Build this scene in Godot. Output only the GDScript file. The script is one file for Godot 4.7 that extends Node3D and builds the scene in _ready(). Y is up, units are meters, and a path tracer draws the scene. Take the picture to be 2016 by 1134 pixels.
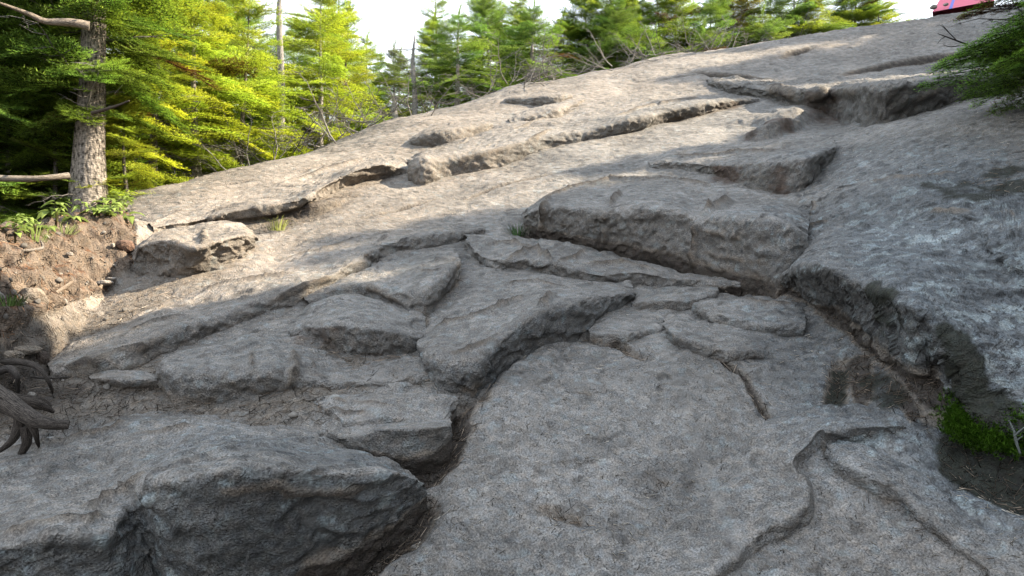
extends Node3D
# A bare granite slope with rounded ledges, seen from its foot, with a belt of small firs along its crest.

var EYE := Vector3(0, 1.6, 0)
var rng := RandomNumberGenerator.new()

# ---------------------------------------------------------------- names and tags
var used := {}
func numbered(called: String) -> String:
	used[called] = used.get(called, -1) + 1
	return called if used[called] == 0 else "%s_%03d" % [called, used[called]]

func tag(o: Node, label := "", category := "", group := "", kind := "") -> void:
	if label: o.set_meta("label", label)
	if category: o.set_meta("category", category)
	if group: o.set_meta("group", group)
	if kind: o.set_meta("kind", kind)

func base_node(called: String, at: Vector3) -> Node3D:
	var o := Node3D.new()
	o.name = numbered(called)
	add_child(o, true)
	o.position = at
	return o

func put(called: String, mesh: Mesh, m: Material, parent: Node = null) -> MeshInstance3D:
	var o := MeshInstance3D.new()
	o.mesh = mesh
	o.material_override = m
	if parent == null:
		o.name = numbered(called)
		add_child(o, true)
	else:
		o.name = called
		parent.add_child(o, true)
	return o

# ---------------------------------------------------------------- the lie of the land: a thin-plate surface through surveyed spots
var SPOTS := [
	Vector3(0,0.811,-2.229),
	Vector3(0,1.07,-2.72),
	Vector3(0,1.41,-3.309),
	Vector3(0,1.647,-3.901),
	Vector3(0,2.048,-4.687),
	Vector3(0,2.43,-5.474),
	Vector3(0,3.098,-6.752),
	Vector3(0,3.778,-8.029),
	Vector3(-0.776,0.811,-2.229),
	Vector3(-1.041,1.226,-2.965),
	Vector3(-1.129,1.372,-3.21),
	Vector3(-1.271,1.543,-3.604),
	Vector3(-1.447,1.763,-4.097),
	Vector3(-1.623,2.038,-4.587),
	Vector3(-1.8,2.299,-5.079),
	Vector3(-1.106,0.847,-2.128),
	Vector3(-1.474,1.148,-2.818),
	Vector3(-1.632,1.336,-3.111),
	Vector3(-1.896,1.543,-3.604),
	Vector3(-2.159,1.763,-4.097),
	Vector3(-2.528,2.124,-4.785),
	Vector3(-1.436,0.865,-2.077),
	Vector3(-1.821,1.09,-2.619),
	Vector3(-2.101,1.303,-3.012),
	Vector3(-2.451,1.448,-3.507),
	Vector3(-2.941,1.592,-4.203),
	Vector3(-2.076,1.015,-2.222),
	Vector3(-2.736,1.313,-2.912),
	Vector3(-3.396,1.493,-3.606),
	Vector3(-0.394,0.811,-2.229),
	Vector3(-0.475,1.08,-2.67),
	Vector3(-0.547,1.298,-3.062),
	Vector3(-0.654,1.542,-3.654),
	Vector3(-0.771,1.831,-4.295),
	Vector3(-0.878,2.135,-4.884),
	Vector3(-1.04,2.555,-5.77),
	Vector3(-1.255,3.142,-6.95),
	Vector3(0.446,0.811,-2.229),
	Vector3(0.548,1.07,-2.72),
	Vector3(0.659,1.368,-3.26),
	Vector3(0.771,1.593,-3.803),
	Vector3(0.893,1.897,-4.392),
	Vector3(1.014,2.25,-4.98),
	Vector3(1.177,2.676,-5.766),
	Vector3(1.461,3.386,-7.142),
	Vector3(1.826,4.332,-8.91),
	Vector3(0.905,0.811,-2.229),
	Vector3(1.069,1.09,-2.619),
	Vector3(1.213,1.308,-2.962),
	Vector3(1.398,1.546,-3.404),
	Vector3(1.604,1.863,-3.893),
	Vector3(1.851,2.216,-4.481),
	Vector3(2.139,2.637,-5.167),
	Vector3(2.591,3.119,-6.251),
	Vector3(3.29,3.918,-7.924),
	Vector3(3.948,4.848,-9.492),
	Vector3(1.301,0.847,-2.128),
	Vector3(1.487,1.046,-2.421),
	Vector3(1.58,1.276,-2.563),
	Vector3(1.828,1.635,-2.951),
	Vector3(2.169,2.006,-3.488),
	Vector3(2.541,2.418,-4.074),
	Vector3(2.975,2.857,-4.759),
	Vector3(4.214,3.641,-6.733),
	Vector3(5.763,4.811,-9.194),
	Vector3(1.705,0.918,-1.925),
	Vector3(2.064,1.308,-2.312),
	Vector3(2.693,1.948,-2.99),
	Vector3(3.77,2.7,-4.164),
	Vector3(6.732,4.189,-7.414),
	Vector3(-4.725,2.132,-5.185),
	Vector3(-5.576,2.252,-6.118),
	Vector3(-6.852,2.282,-7.518),
	Vector3(-10.396,2.032,-11.406),
	Vector3(-23.626,0.932,-25.923),
	Vector3(-2.896,2.46,-5.473),
	Vector3(-3.418,2.58,-6.459),
	Vector3(-4.2,2.61,-7.936),
	Vector3(-6.372,2.36,-12.041),
	Vector3(-14.482,1.26,-27.367),
	Vector3(-2.329,2.939,-6.557),
	Vector3(-2.749,3.059,-7.738),
	Vector3(-3.377,3.089,-9.508),
	Vector3(-5.124,2.839,-14.426),
	Vector3(-11.646,1.739,-32.786),
	Vector3(-1.488,3.757,-8.23),
	Vector3(-1.755,3.877,-9.711),
	Vector3(-2.157,3.907,-11.933),
	Vector3(-3.273,3.657,-18.105),
	Vector3(-7.438,2.557,-41.149),
	Vector3(0,4.674,-9.799),
	Vector3(0,4.794,-11.562),
	Vector3(0,4.824,-14.208),
	Vector3(0,4.574,-21.557),
	Vector3(0,3.474,-48.993),
	Vector3(2.272,5.529,-11.07),
	Vector3(2.681,5.649,-13.062),
	Vector3(3.294,5.679,-16.051),
	Vector3(4.998,5.429,-24.353),
	Vector3(11.36,4.329,-55.348),
	Vector3(5.018,6.32,-12.043),
	Vector3(5.921,6.44,-14.21),
	Vector3(7.276,6.47,-17.462),
	Vector3(11.039,6.22,-26.494),
	Vector3(25.088,5.12,-60.213),
	Vector3(7.932,6.864,-12.624),
	Vector3(9.36,6.984,-14.896),
	Vector3(11.502,7.014,-18.305),
	Vector3(17.451,6.764,-27.773),
	Vector3(39.661,5.664,-63.12),
	Vector3(11.22,7.044,-12.318),
	Vector3(13.239,7.164,-14.535),
	Vector3(16.269,7.194,-17.86),
	Vector3(24.684,6.944,-27.099),
	Vector3(56.099,5.844,-61.588),
	Vector3(-25,0,-2),
	Vector3(25,5,-2),
	Vector3(-6,0.7,-0.8),
	Vector3(6,1.2,-0.8),
	Vector3(0,0.45,-1),
	Vector3(-12,1,-5),
	Vector3(12,6,-5)
]
var plate := PackedFloat64Array()
var spot_x := PackedFloat64Array()
var spot_z := PackedFloat64Array()

func solve_land() -> void:
	var n := SPOTS.size()
	var m := n + 3
	var a := []
	for i in m:
		var row := PackedFloat64Array()
		row.resize(m + 1)
		a.append(row)
	for p in SPOTS:
		spot_x.append(p.x)
		spot_z.append(p.z)
	for i in n:
		for j in n:
			var r2: float = (spot_x[i] - spot_x[j]) ** 2 + (spot_z[i] - spot_z[j]) ** 2
			a[i][j] = 0.5 * r2 * log(r2 + 1e-9) + (0.02 if i == j else 0.0)
		a[i][n] = 1.0
		a[n][i] = 1.0
		a[i][n + 1] = spot_x[i]
		a[n + 1][i] = spot_x[i]
		a[i][n + 2] = spot_z[i]
		a[n + 2][i] = spot_z[i]
		a[i][m] = SPOTS[i].y
	for i in m:
		var best := i
		for j in range(i + 1, m):
			if absf(a[j][i]) > absf(a[best][i]): best = j
		var tmp = a[i]
		a[i] = a[best]
		a[best] = tmp
		var pivot: PackedFloat64Array = a[i]
		for j in range(i + 1, m):
			var row: PackedFloat64Array = a[j]
			var k: float = row[i] / pivot[i]
			if k != 0.0:
				for c in range(i, m + 1):
					row[c] -= k * pivot[c]
				a[j] = row
	plate.resize(m)
	for i in range(m - 1, -1, -1):
		var v: float = a[i][m]
		for j in range(i + 1, m): v -= a[i][j] * plate[j]
		plate[i] = v / a[i][i]

func land(x: float, z: float) -> float:
	var n := spot_x.size()
	var v := plate[n] + plate[n + 1] * x + plate[n + 2] * z
	for i in n:
		var dx := x - spot_x[i]
		var dz := z - spot_z[i]
		var r2 := dx * dx + dz * dz
		v += plate[i] * 0.5 * r2 * log(r2 + 1e-9)
	return v

# ---------------------------------------------------------------- the rock as a net of points, finer where one stands close to it
var ZS := PackedFloat32Array()
var US := PackedFloat32Array()
var nr := 0
var nc := 0
var X := PackedFloat32Array()
var Y := PackedFloat32Array()
var Z := PackedFloat32Array()
var WX := PackedFloat32Array()
var WZ := PackedFloat32Array()
var SX := PackedFloat32Array()
var SZ := PackedFloat32Array()
var DY := PackedFloat32Array()
var D2 := PackedFloat32Array()
var SG := PackedFloat32Array()
var HH := PackedFloat32Array()
var NX := PackedFloat32Array()
var NZ := PackedFloat32Array()
var PAINT := []
var CLASS := PackedByteArray()
var region_names := ["bedrock"]
const SPREAD := 0.35
const QUALITY := 1.0

func fan(z: float) -> float:
	return absf(z) + SPREAD

func noise(seed_: int, freq: float, oct := 3, kind := FastNoiseLite.TYPE_SIMPLEX_SMOOTH, fractal := FastNoiseLite.FRACTAL_FBM) -> FastNoiseLite:
	var n := FastNoiseLite.new()
	n.seed = seed_
	n.noise_type = kind
	n.frequency = freq
	n.fractal_type = fractal if oct > 1 else FastNoiseLite.FRACTAL_NONE
	n.fractal_octaves = oct
	return n

func make_net() -> void:
	for z in [0.5, 0.9, 1.2, 1.45, 1.6]: ZS.append(-z)
	var rows := int(760 * QUALITY)
	for i in rows: ZS.append(-1.7 * pow(11.4 / 1.7, i / float(rows - 1)))
	var z := 11.4
	while z < 75.0:
		z *= 1.07 if z > 16.0 else 1.02
		ZS.append(-z)
	var cols := int(620 * QUALITY)
	for i in 24: US.append(-1.75 + i * (1.75 - 0.76) / 24.0)
	for i in cols: US.append(-0.76 + i * 1.52 / (cols - 1))
	for i in 24: US.append(0.76 + (i + 1) * (1.75 - 0.76) / 24.0)
	nr = ZS.size()
	nc = US.size()
	var n := nr * nc
	for a in [X, Y, Z, WX, WZ, SX, SZ, DY, D2, SG, HH, NX, NZ]: a.resize(n)
	X.resize(n); Y.resize(n); Z.resize(n); WX.resize(n); WZ.resize(n); SX.resize(n); SZ.resize(n); DY.resize(n)
	D2.resize(n); SG.resize(n); HH.resize(n); NX.resize(n); NZ.resize(n)
	CLASS.resize(n)
	for i in 5:
		var p := PackedFloat32Array()
		p.resize(n)
		PAINT.append(p)
	# the smooth surface on every tenth point, then cubic between
	var step := 10
	var cr := (nr - 1) / step + 2
	var cc := (nc - 1) / step + 2
	var coarse := PackedFloat32Array()
	coarse.resize(cr * cc)
	for r in cr:
		var zz := ZS[mini(r * step, nr - 1)]
		for c in cc:
			coarse[r * cc + c] = land(US[mini(c * step, nc - 1)] * fan(zz), zz)
	var w1 := noise(3, 1.6, 2)
	var w2 := noise(4, 9.0, 2)
	var w3 := noise(5, 1.6, 2)
	var w4 := noise(6, 9.0, 2)
	for r in nr:
		var zz := ZS[r]
		var r0 := mini(r / step, cr - 2)
		var za := ZS[r0 * step]
		var zb := ZS[mini((r0 + 1) * step, nr - 1)]
		var fr := 0.0 if zb == za else (zz - za) / (zb - za)
		var rm := maxi(r0 - 1, 0)
		var rp := mini(r0 + 2, cr - 1)
		for c in nc:
			var i := r * nc + c
			var x := US[c] * fan(zz)
			var c0 := mini(c / step, cc - 2)
			var ca := US[c0 * step]
			var cb := US[mini((c0 + 1) * step, nc - 1)]
			var fc := 0.0 if cb == ca else (US[c] - ca) / (cb - ca)
			var cm := maxi(c0 - 1, 0)
			var cp := mini(c0 + 2, cc - 1)
			var a0 := cubic_interpolate(coarse[r0 * cc + c0], coarse[r0 * cc + c0 + 1], coarse[r0 * cc + cm], coarse[r0 * cc + cp], fc)
			var a1 := cubic_interpolate(coarse[(r0 + 1) * cc + c0], coarse[(r0 + 1) * cc + c0 + 1], coarse[(r0 + 1) * cc + cm], coarse[(r0 + 1) * cc + cp], fc)
			var am := lerpf(coarse[rm * cc + c0], coarse[rm * cc + c0 + 1], fc)
			var ap := lerpf(coarse[rp * cc + c0], coarse[rp * cc + c0 + 1], fc)
			X[i] = x
			Z[i] = zz
			Y[i] = cubic_interpolate(a0, a1, am, ap, fr)
			WX[i] = x + w1.get_noise_2d(x, zz) * 0.03 + w2.get_noise_2d(x, zz) * 0.004
			WZ[i] = zz + w3.get_noise_2d(x, zz) * 0.04 + w4.get_noise_2d(x, zz) * 0.005

func col_of(u: float) -> int:
	return clampi(US.bsearch(u), 0, nc)

func row_of(z: float) -> int:
	# ZS falls from -0.5 to -75
	var lo := 0
	var hi := nr
	while lo < hi:
		var mid := (lo + hi) / 2
		if ZS[mid] > z: lo = mid + 1
		else: hi = mid
	return lo

var b_r0 := 0
var b_r1 := 0
var b_u0 := 0.0
var b_u1 := 0.0

func smooth_line(pts: Array) -> Array:
	var o := []
	var n := pts.size()
	for i in n - 1:
		var a: Vector3 = pts[maxi(i - 1, 0)]
		var b: Vector3 = pts[i]
		var c: Vector3 = pts[i + 1]
		var d: Vector3 = pts[mini(i + 2, n - 1)]
		o.append(b)
		if Vector2(b.x - c.x, b.y - c.y).length() > 0.06:
			var m := b.cubic_interpolate(c, a, d, 0.5)
			m.z = (b.z + c.z) * 0.5
			o.append(m)
	o.append(pts[n - 1])
	return o

# nearest point of a polyline for every net point within reach: D2, side SG, value HH, and the normal to the low side
func trace(pts: Array, reach: float) -> void:
	var zmin := INF
	var zmax := -INF
	var xmin := INF
	var xmax := -INF
	for p in pts:
		zmin = minf(zmin, p.y); zmax = maxf(zmax, p.y)
		xmin = minf(xmin, p.x); xmax = maxf(xmax, p.x)
	b_r0 = row_of(zmax + reach)
	b_r1 = row_of(zmin - reach)
	b_u0 = xmin - reach
	b_u1 = xmax + reach
	for r in range(b_r0, b_r1):
		var f := fan(ZS[r])
		var c0 := col_of(b_u0 / f)
		var c1 := col_of(b_u1 / f)
		for i in range(r * nc + c0, r * nc + c1): D2[i] = 1e9
	var lim := reach * reach
	for s in pts.size() - 1:
		var a: Vector3 = pts[s]
		var b: Vector3 = pts[s + 1]
		var ex := b.x - a.x
		var ez := b.y - a.y
		var l2 := ex * ex + ez * ez + 1e-12
		var il := 1.0 / l2
		var l := sqrt(l2)
		var ux := -ez / l      # right-hand side when walking a to b, seen from above with z towards the viewer
		var uz := ex / l
		var h0 := a.z
		var dh := b.z - a.z
		var lo := minf(a.x, b.x) - reach
		var hi := maxf(a.x, b.x) + reach
		for r in range(maxi(row_of(maxf(a.y, b.y) + reach), b_r0), mini(row_of(minf(a.y, b.y) - reach), b_r1)):
			var f := fan(ZS[r])
			for i in range(r * nc + col_of(lo / f), r * nc + col_of(hi / f)):
				var px := WX[i] - a.x
				var pz := WZ[i] - a.y
				var t := (px * ex + pz * ez) * il
				t = 0.0 if t < 0.0 else (1.0 if t > 1.0 else t)
				var qx := px - t * ex
				var qz := pz - t * ez
				var d := qx * qx + qz * qz
				var side := px * ux + pz * uz
				d -= absf(side) * 1e-5
				if d < D2[i] and d < lim:
					D2[i] = d
					SG[i] = 1.0 if side > 0.0 else -1.0
					HH[i] = h0 + t * dh
					NX[i] = ux
					NZ[i] = uz

# a ledge: the rock above the line stands H higher than below it, with a riser w wide in plan
func ledge(up: float, w: float, over: float, k: float, points: Array) -> void:
	var pts := smooth_line(points)
	trace(pts, maxf(up, 3.0 * w))
	for r in range(b_r0, b_r1):
		var f := fan(ZS[r])
		for i in range(r * nc + col_of(b_u0 / f), r * nc + col_of(b_u1 / f)):
			if D2[i] > 1e8: continue
			var d := sqrt(maxf(D2[i], 0.0))
			var h := HH[i]
			if h <= 0.0: continue
			if SG[i] < 0.0:
				var t := minf(d / up, 1.0)
				var e := 1.0 - t
				DY[i] += h * e * e * (1.0 + 2.0 * t)
				if over > 0.0 and d < 2.5 * w:
					var g := over * minf(h * 12.0, 1.0) * (1.0 - d / (2.5 * w))
					SX[i] += NX[i] * g
					SZ[i] += NZ[i] * g
			else:
				if d < w:
					var rp := 1.0 - d / w
					var s := 1.0 - pow(1.0 - rp, k)
					DY[i] += h * s
					if over > 0.0:
						var g := over * minf(h * 12.0, 1.0) * (1.5 * s - 0.5)
						SX[i] += NX[i] * g
						SZ[i] += NZ[i] * g
				elif over > 0.0 and d < 2.0 * w:
					var g := -0.5 * over * minf(h * 12.0, 1.0) * (2.0 - d / w)
					SX[i] += NX[i] * g
					SZ[i] += NZ[i] * g

func crack(w: float, points: Array) -> void:
	var soil: PackedFloat32Array = PAINT[0]
	trace(smooth_line(points), w * 1.6)
	for r in range(b_r0, b_r1):
		var f := fan(ZS[r])
		for i in range(r * nc + col_of(b_u0 / f), r * nc + col_of(b_u1 / f)):
			if D2[i] > 1e8: continue
			var t := sqrt(maxf(D2[i], 0.0)) / (w * 1.6)
			if t < 1.0:
				var e := 1.0 - t * t
				DY[i] -= HH[i] * e * e
				if w < 0.05: soil[i] = maxf(soil[i], clampf(HH[i] / 0.03, 0.0, 1.0) * e * 1.1)
	PAINT[0] = soil

const STRIKE := Vector2(0.68, -0.733)

func swell(at: Vector2, along: float, across: float, high: float) -> void:
	var reach := maxf(along, across) * 2.2
	for r in range(row_of(at.y + reach), row_of(at.y - reach)):
		var f := fan(ZS[r])
		for i in range(r * nc + col_of((at.x - reach) / f), r * nc + col_of((at.x + reach) / f)):
			var dx := WX[i] - at.x
			var dz := WZ[i] - at.y
			var s := (dx * STRIKE.x + dz * STRIKE.y) / along
			var t := (dx * STRIKE.y - dz * STRIKE.x) / across
			DY[i] += high * exp(-(s * s + t * t))

func paint(channel: int, radius: float, points: Array) -> void:
	trace(points, radius)
	var ch: PackedFloat32Array = PAINT[channel]
	for r in range(b_r0, b_r1):
		var f := fan(ZS[r])
		for i in range(r * nc + col_of(b_u0 / f), r * nc + col_of(b_u1 / f)):
			if D2[i] > 1e8: continue
			var t := sqrt(maxf(D2[i], 0.0)) / radius
			if t < 1.0:
				ch[i] = maxf(ch[i], HH[i] * (1.0 - t * t))
	PAINT[channel] = ch

func region(called: String, pts: Array) -> void:
	var poly := PackedVector2Array(pts)
	var number := region_names.size()
	region_names.append(called)
	var lo := Vector2(INF, INF)
	var hi := -lo
	for p in poly:
		lo = lo.min(p)
		hi = hi.max(p)
	for r in range(row_of(hi.y), row_of(lo.y)):
		# where this row meets the outline
		var f := fan(ZS[r])
		for i in range(r * nc + col_of(lo.x / f), r * nc + col_of(hi.x / f)):
			if CLASS[i] == 0 and Geometry2D.is_point_in_polygon(Vector2(WX[i], WZ[i]), poly): CLASS[i] = number

# ---------------------------------------------------------------- materials
var rock_mat: StandardMaterial3D

func picture(bytes: PackedByteArray, size: int) -> ImageTexture:
	return ImageTexture.create_from_image(Image.create_from_data(size, size, false, Image.FORMAT_L8, bytes))

func make_rock_material() -> void:
	# grain: flakes drawn out along the foliation, small dark and pale crystals
	var n := 1024
	var f1 := noise(21, 0.05, 2, FastNoiseLite.TYPE_SIMPLEX_SMOOTH, FastNoiseLite.FRACTAL_RIDGED)
	var flakes := f1.get_seamless_image(n * 5 / 8, n)
	flakes.resize(n, n, Image.INTERPOLATE_CUBIC)
	var f2 := noise(22, 0.13, 3)
	var grit := f2.get_seamless_image(n, n)
	var f3 := noise(23, 0.06, 1, FastNoiseLite.TYPE_CELLULAR)
	f3.cellular_return_type = FastNoiseLite.RETURN_CELL_VALUE
	f3.domain_warp_enabled = true
	f3.domain_warp_amplitude = 16.0
	f3.domain_warp_frequency = 0.05
	var plates := f3.get_seamless_image(n * 5 / 8, n)
	plates.resize(n, n, Image.INTERPOLATE_BILINEAR)
	var broad := noise(25, 0.010, 3).get_seamless_image(n, n).get_data()
	var hue := noise(26, 0.03, 3).get_seamless_image(n, n).get_data()
	var specks := noise(24, 0.24, 2).get_seamless_image(n, n).get_data()
	var a := flakes.get_data()
	var gr := grit.get_data()
	var p := plates.get_data()
	var color := PackedByteArray()
	var height := PackedByteArray()
	color.resize(n * n * 3)
	height.resize(n * n)
	for i in n * n:
		var fl := a[i] / 255.0
		var g := gr[i] / 255.0
		var pl := p[i] / 255.0
		var sp := specks[i] / 255.0
		var br := broad[i] / 255.0
		var hu := (hue[i] / 255.0 - 0.5) * 0.07
		var groove := clampf((fl - 0.82) * 6.0, 0.0, 1.0) * clampf((br - 0.45) * 5.0, 0.0, 1.0)
		var v := 0.70 + (g - 0.5) * 0.42 + (pl - 0.5) * 0.16 - groove * 0.34 + (br - 0.5) * 0.10
		if sp > 0.70: v += (sp - 0.70) * 1.3
		elif sp < 0.30: v -= (0.30 - sp) * 1.7
		color[i * 3] = int(clampf(v * (1.0 + hu), 0.08, 1.0) * 255.0)
		color[i * 3 + 1] = int(clampf(v, 0.08, 1.0) * 255.0)
		color[i * 3 + 2] = int(clampf(v * (1.0 - hu), 0.08, 1.0) * 255.0)
		height[i] = int(clampf(0.5 + (g - 0.5) * 0.38 + (pl - 0.5) * 0.40 - groove * 0.45 + (sp - 0.5) * 0.14, 0.0, 1.0) * 255.0)
	rock_mat = StandardMaterial3D.new()
	rock_mat.resource_name = "granite"
	rock_mat.vertex_color_use_as_albedo = true
	rock_mat.albedo_texture = ImageTexture.create_from_image(Image.create_from_data(n, n, false, Image.FORMAT_RGB8, color))
	rock_mat.roughness = 0.88
	rock_mat.metallic_specular = 0.35
	rock_mat.heightmap_enabled = true
	rock_mat.heightmap_texture = picture(height, n)
	rock_mat.heightmap_scale = 1.0
	rock_mat.uv1_triplanar = true
	rock_mat.uv1_world_triplanar = true
	rock_mat.uv1_triplanar_sharpness = 5.0
	rock_mat.uv1_scale = Vector3(0.8, 0.8, 0.8)

# ---------------------------------------------------------------- turning the net into rock
var PX := PackedVector3Array()
var NN := PackedVector3Array()

func net_normals(w := 1) -> void:
	for r in nr:
		var ra := maxi(r - w, 0) * nc
		var rb := mini(r + w, nr - 1) * nc
		for c in nc:
			var ca := maxi(c - w, 0)
			var cb := mini(c + w, nc - 1)
			var i := r * nc + c
			NN[i] = (PX[r * nc + cb] - PX[r * nc + ca]).cross(PX[rb + c] - PX[ra + c]).normalized()

func shape_net() -> void:
	PX.resize(nr * nc)
	NN.resize(nr * nc)
	for i in nr * nc: PX[i] = Vector3(X[i] + SX[i], Y[i] + DY[i], Z[i] + SZ[i])
	net_normals(4)
	# weathering: low swells, foliation ribs along the strike, flaking and grit
	var big := noise(31, 1.1, 2)
	var ribs := noise(32, 1.0, 3, FastNoiseLite.TYPE_SIMPLEX_SMOOTH, FastNoiseLite.FRACTAL_RIDGED)
	var scale_n := noise(33, 1.0, 2, FastNoiseLite.TYPE_CELLULAR)
	scale_n.cellular_return_type = FastNoiseLite.RETURN_CELL_VALUE
	var grit := noise(34, 16.0, 3)
	var chunks := noise(35, 3.5, 3)
	for i in nr * nc:
		var p := PX[i]
		if p.z < -14.0: continue
		var s := p.x * STRIKE.x + p.z * STRIKE.y
		var t := p.x * STRIKE.y - p.z * STRIKE.x
		var steep := 1.0 - clampf(NN[i].y * 1.25, 0.0, 1.0)
		var d := big.get_noise_3d(p.x, p.y, p.z) * 0.030
		d -= maxf(ribs.get_noise_3d(s * 1.1, t * 4.5, p.y * 9.0), 0.0) * 0.012
		d += scale_n.get_noise_3d(s * 5.0, t * 14.0, p.y * 20.0) * (0.004 - steep * 0.002)
		d += grit.get_noise_3d(s * 0.6, t * 1.5, p.y * 1.5) * (0.004 - steep * 0.003)
		d += chunks.get_noise_3d(s * 0.7, t, p.y * 2.0) * steep * 0.04
		if CLASS[i] == 1: d += chunks.get_noise_3d(p.x * 1.5, p.y * 1.5, p.z * 1.5) * 0.07 + grit.get_noise_3d(p.x, p.y, p.z) * 0.012
		if CLASS[i] != 1: d -= seam(p) * 0.014
		PX[i] = p + NN[i] * d
	net_normals()

func soft(a: float, b: float, v: float) -> float:
	var t := clampf((v - a) / (b - a), 0.0, 1.0)
	return t * t * (3.0 - 2.0 * t)

var COL := PackedColorArray()

var tone := noise(41, 1.4, 4)
var blot := noise(42, 6.0, 4)
var patch := noise(43, 5.0, 4)
var patch2 := noise(44, 14.0, 4)
var fleck := noise(45, 24.0, 2)
var warm := noise(46, 0.9, 3)
var seams := noise(47, 1.0, 2, FastNoiseLite.TYPE_SIMPLEX_SMOOTH, FastNoiseLite.FRACTAL_RIDGED)
var spots_n := noise(48, 9.0, 3)

# thin weathered seams along the foliation
func seam(p: Vector3) -> float:
	var s := p.x * STRIKE.x + p.z * STRIKE.y
	var t := p.x * STRIKE.y - p.z * STRIKE.x
	var v := seams.get_noise_3d(s * 0.55 + 3.0, t * 2.6, p.y * 4.0)
	return clampf((v - 0.80) * 9.0, 0.0, 1.0) * clampf(0.3 + 2.5 * tone.get_noise_3d(p.z * 0.7, p.x * 0.7, 9.0), 0.0, 1.0)

const GRAY := Vector3(0.268, 0.254, 0.238)
const DUST := Vector3(0.215, 0.185, 0.155)
const TAN := Vector3(0.345, 0.300, 0.258)
const BLUE := Vector3(0.140, 0.158, 0.172)
const SOIL := Vector3(0.075, 0.061, 0.050)
const RUST := Vector3(0.110, 0.075, 0.056)
const MOSS := Vector3(0.026, 0.028, 0.020)
const PALE := Vector3(0.34, 0.39, 0.40)
const FACE_SHADE := Vector3(0.085, 0.086, 0.080)

func rock_uv(p: Vector3) -> Vector2:
	return Vector2((p.x * 0.93 - p.z * 0.37) / 1.35, (p.x * 0.37 + p.z * 0.93 - p.y * 0.9) / 1.1)

# soil, rust, moss, lichen, tan: how much of each; dark: shade painted into the colour of the faces under the brow
func rock_color(p: Vector3, soil: float, rust: float, moss: float, lichen: float, tan_: float, dark: float) -> Color:
	var b := blot.get_noise_3d(p.x, p.y * 2.0, p.z)
	var v := 1.0 + tone.get_noise_3d(p.x, p.y, p.z) * 0.38 + b * 0.26
	var k := GRAY.lerp(TAN, clampf(tan_ + warm.get_noise_2d(p.x, p.z) * 0.25, 0.0, 1.0))
	if dark > 0.0: k = k.lerp(FACE_SHADE, clampf(dark * (1.0 + b * 0.8), 0.0, 1.0))
	if lichen > 0.0:
		k = k.lerp(BLUE, clampf(lichen * 1.2, 0.0, 0.85) * (1.0 - dark * 0.8))
		var m := patch.get_noise_3d(p.x, p.y * 1.5, p.z) + patch2.get_noise_3d(p.x, p.y, p.z) * 0.6
		k = k.lerp(PALE, soft(0.24, 0.30, m + (lichen - 0.9) * 0.4) * 0.65)
		k = k.lerp(Vector3(0.06, 0.063, 0.066), soft(0.28, 0.40, -m + (lichen - 0.8) * 0.3) * 0.7)
		if fleck.get_noise_3d(p.x, p.y, p.z) > 0.42: k = k.lerp(Vector3(0.03, 0.03, 0.03), lichen * 0.8)
	var sp := spots_n.get_noise_3d(p.x, p.y, p.z)
	if sp > 0.36: k = k.lerp(PALE, minf((sp - 0.36) * 4.0, 0.35))
	elif sp < -0.42: k *= 1.0 - minf((-0.42 - sp) * 4.0, 0.4)
	k *= v * (1.0 - 0.45 * seam(p))
	if rust > 0.0: k = k.lerp(RUST * v, soft(0.15, 0.8, rust + b * 0.5) * 0.85)
	if soil > 0.0: k = k.lerp(DUST.lerp(SOIL, soft(0.72, 0.92, soil + b * 0.15)) * (v * 0.6 + 0.4), soft(0.1, 0.6, soil + b * 0.5) * 0.92)
	if moss > 0.0: k = k.lerp(MOSS * v, soft(0.15, 0.55, moss + b * 0.6) * 0.95)
	return Color(k.x, k.y, k.z)

func color_net() -> void:
	COL.resize(nr * nc)
	var c0: PackedFloat32Array = PAINT[0]
	var c1: PackedFloat32Array = PAINT[1]
	var c2: PackedFloat32Array = PAINT[2]
	var c3: PackedFloat32Array = PAINT[3]
	var c4: PackedFloat32Array = PAINT[4]
	for i in nr * nc:
		var p := PX[i]
		if CLASS[i] == 1 or p.z < -13.0:
			# bare soil, red-brown needle litter where it levels off
			var b := blot.get_noise_3d(p.x, p.y, p.z) * 0.7 + patch2.get_noise_3d(p.x, p.y, p.z) * 0.5
			var k := Vector3(0.215, 0.168, 0.130).lerp(Vector3(0.17, 0.080, 0.038), soft(0.80, 0.92, NN[i].y + b * 0.15))
			k = k.lerp(Vector3(0.055, 0.04, 0.03), soft(0.18, 0.42, b)) * (1.0 + b * 0.5)
			COL[i] = Color(k.x, k.y, k.z)
		else:
			COL[i] = rock_color(p, c0[i], c1[i], c2[i], c3[i], c4[i], 0.0)

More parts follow.
